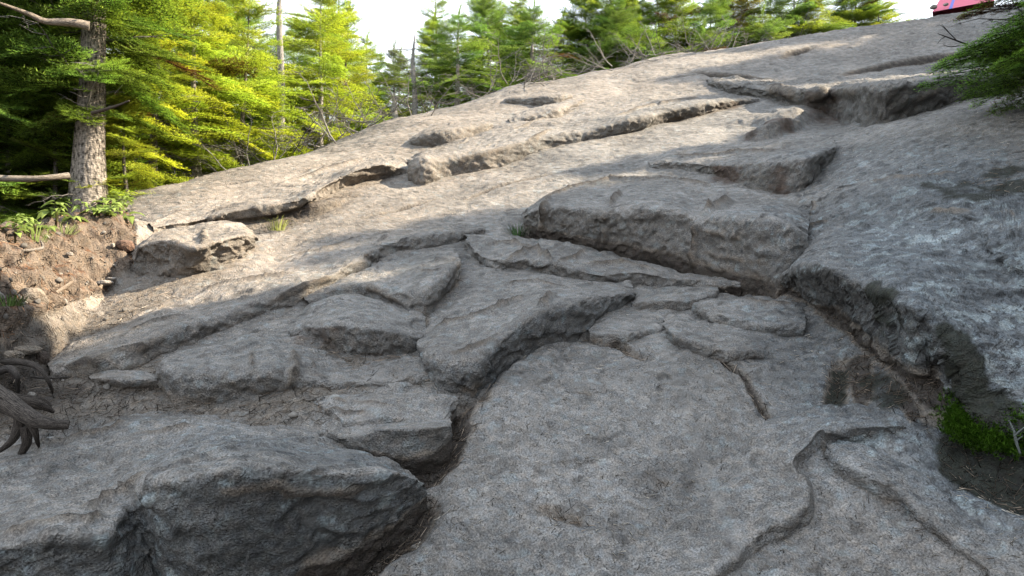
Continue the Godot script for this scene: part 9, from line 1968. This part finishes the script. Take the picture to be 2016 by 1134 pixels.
func outlines() -> void:
	region("bank", [Vector2(-4.585,-3.463), Vector2(-2.367,-2.611), Vector2(-2.086,-2.985), Vector2(-2.133,-3.243), Vector2(-2.197,-3.562), Vector2(-2.236,-3.885), Vector2(-2.211,-4.112), Vector2(-2.187,-4.213), Vector2(-2.235,-4.334), Vector2(-2.636,-5.065), Vector2(-2.939,-5.412), Vector2(-3.394,-5.359), Vector2(-4.629,-5.497), Vector2(-6.515,-4.908)])
	region("slab_B", [Vector2(-0.567,-2.135), Vector2(-0.452,-2.285), Vector2(-0.343,-2.399), Vector2(-0.291,-2.512), Vector2(-0.309,-2.593), Vector2(-0.258,-2.67), Vector2(-0.233,-2.766), Vector2(-0.231,-2.9), Vector2(-0.162,-3.003), Vector2(-0.083,-3.136), Vector2(-0.002,-3.254), Vector2(0.098,-3.38), Vector2(0.311,-3.471), Vector2(0.487,-3.393), Vector2(0.678,-3.465), Vector2(0.734,-3.288), Vector2(0.902,-3.229), Vector2(0.952,-3.109), Vector2(0.992,-2.916), Vector2(1.019,-2.732), Vector2(1.111,-2.675), Vector2(1.012,-2.603), Vector2(1.009,-2.525), Vector2(0.99,-2.455), Vector2(0.91,-2.389), Vector2(0.76,-2.31), Vector2(0.515,-2.138)])
	region("slab_C", [Vector2(0.515,-2.138), Vector2(0.76,-2.31), Vector2(0.91,-2.389), Vector2(0.99,-2.455), Vector2(1.009,-2.525), Vector2(1.012,-2.603), Vector2(1.081,-2.647), Vector2(1.122,-2.649), Vector2(1.131,-2.575), Vector2(1.165,-2.516), Vector2(1.236,-2.446), Vector2(1.28,-2.374), Vector2(1.323,-2.262), Vector2(1.382,-2.013)])
	region("slab_C2", [Vector2(1.382,-2.013), Vector2(1.323,-2.262), Vector2(1.28,-2.374), Vector2(1.236,-2.446), Vector2(1.165,-2.516), Vector2(1.131,-2.575), Vector2(1.122,-2.649), Vector2(1.141,-2.697), Vector2(1.325,-2.639), Vector2(1.414,-2.618), Vector2(1.524,-2.531), Vector2(1.552,-2.441), Vector2(1.593,-2.331), Vector2(1.749,-2.133), Vector2(1.57,-1.923)])


func _ready() -> void:
	rng.seed = 7
	var cam := Camera3D.new()
	cam.name = "camera"
	cam.position = EYE
	cam.rotation_degrees = Vector3(2, 0, 0)
	cam.fov = 43.0
	cam.far = 600.0
	cam.near = 0.05
	add_child(cam)
	var e := Environment.new()
	e.background_mode = Environment.BG_SKY
	var sky := Sky.new()
	var sm := ProceduralSkyMaterial.new()
	sm.sky_top_color = Color(0.80, 0.84, 0.89)
	sm.sky_horizon_color = Color(0.95, 0.96, 0.97)
	sm.sky_curve = 0.2
	sm.ground_bottom_color = Color(0.25, 0.25, 0.22)
	sm.ground_horizon_color = Color(0.8, 0.82, 0.84)
	sky.sky_material = sm
	e.sky = sky
	e.background_energy_multiplier = 0.78
	e.tonemap_mode = Environment.TONE_MAPPER_LINEAR
	e.tonemap_exposure = 4.6
	e.sdfgi_enabled = true
	e.ssao_enabled = true
	e.ssil_enabled = true
	var we := WorldEnvironment.new()
	we.name = "environment"
	we.environment = e
	add_child(we)
	var sun := DirectionalLight3D.new()
	sun.name = "sun"
	sun.light_energy = 1.6
	sun.light_color = Color(1.0, 0.93, 0.82)
	sun.light_angular_distance = 0.5
	sun.shadow_enabled = true
	var el := deg_to_rad(36.0)
	var az := deg_to_rad(82.0)
	sun.look_at_from_position(Vector3.ZERO, -Vector3(sin(az) * cos(el), sin(el), -cos(az) * cos(el)))
	add_child(sun)

	var t0 := Time.get_ticks_msec()
	solve_land()
	make_net()
	print("net ", nr, "x", nc, " ", Time.get_ticks_msec() - t0)
	carve()
	print("carved ", Time.get_ticks_msec() - t0)
	stains()
	outlines()
	print("regions ", Time.get_ticks_msec() - t0)
	shape_net()
	color_net()
	print("shaped ", Time.get_ticks_msec() - t0)
	make_rock_material()
	for k in region_names.size():
		var m := rock_mesh(k)
		if m == null: continue
		var names := {"bedrock": ["bedrock_slope", "bare grey and tan granite slope rising to the crest", ""], "bank": ["soil_bank", "eroded brown soil bank topped with needle litter at the left", ""], "slab_B": ["rock_slab", "broad smooth grey slab filling the bottom middle", "rock"], "slab_C": ["rock_slab", "narrow smooth slab at the bottom, between the broad slab and the dark crack", "rock"], "slab_C2": ["rock_slab", "blue-grey slab at the lower right, below the moss", "rock"]}
		var w: Array = names[region_names[k]]
		var o := put(w[0], m, rock_mat)
		tag(o, w[1], w[2], "ledges and blocks of the rock slope" if w[2] else "", "" if w[2] else "structure")
	blocks()
	print("meshed ", Time.get_ticks_msec() - t0)
	make_wood()
	make_fronds()
	trees()
	extras()
	floor_sheet()
	print("trees ", Time.get_ticks_msec() - t0)
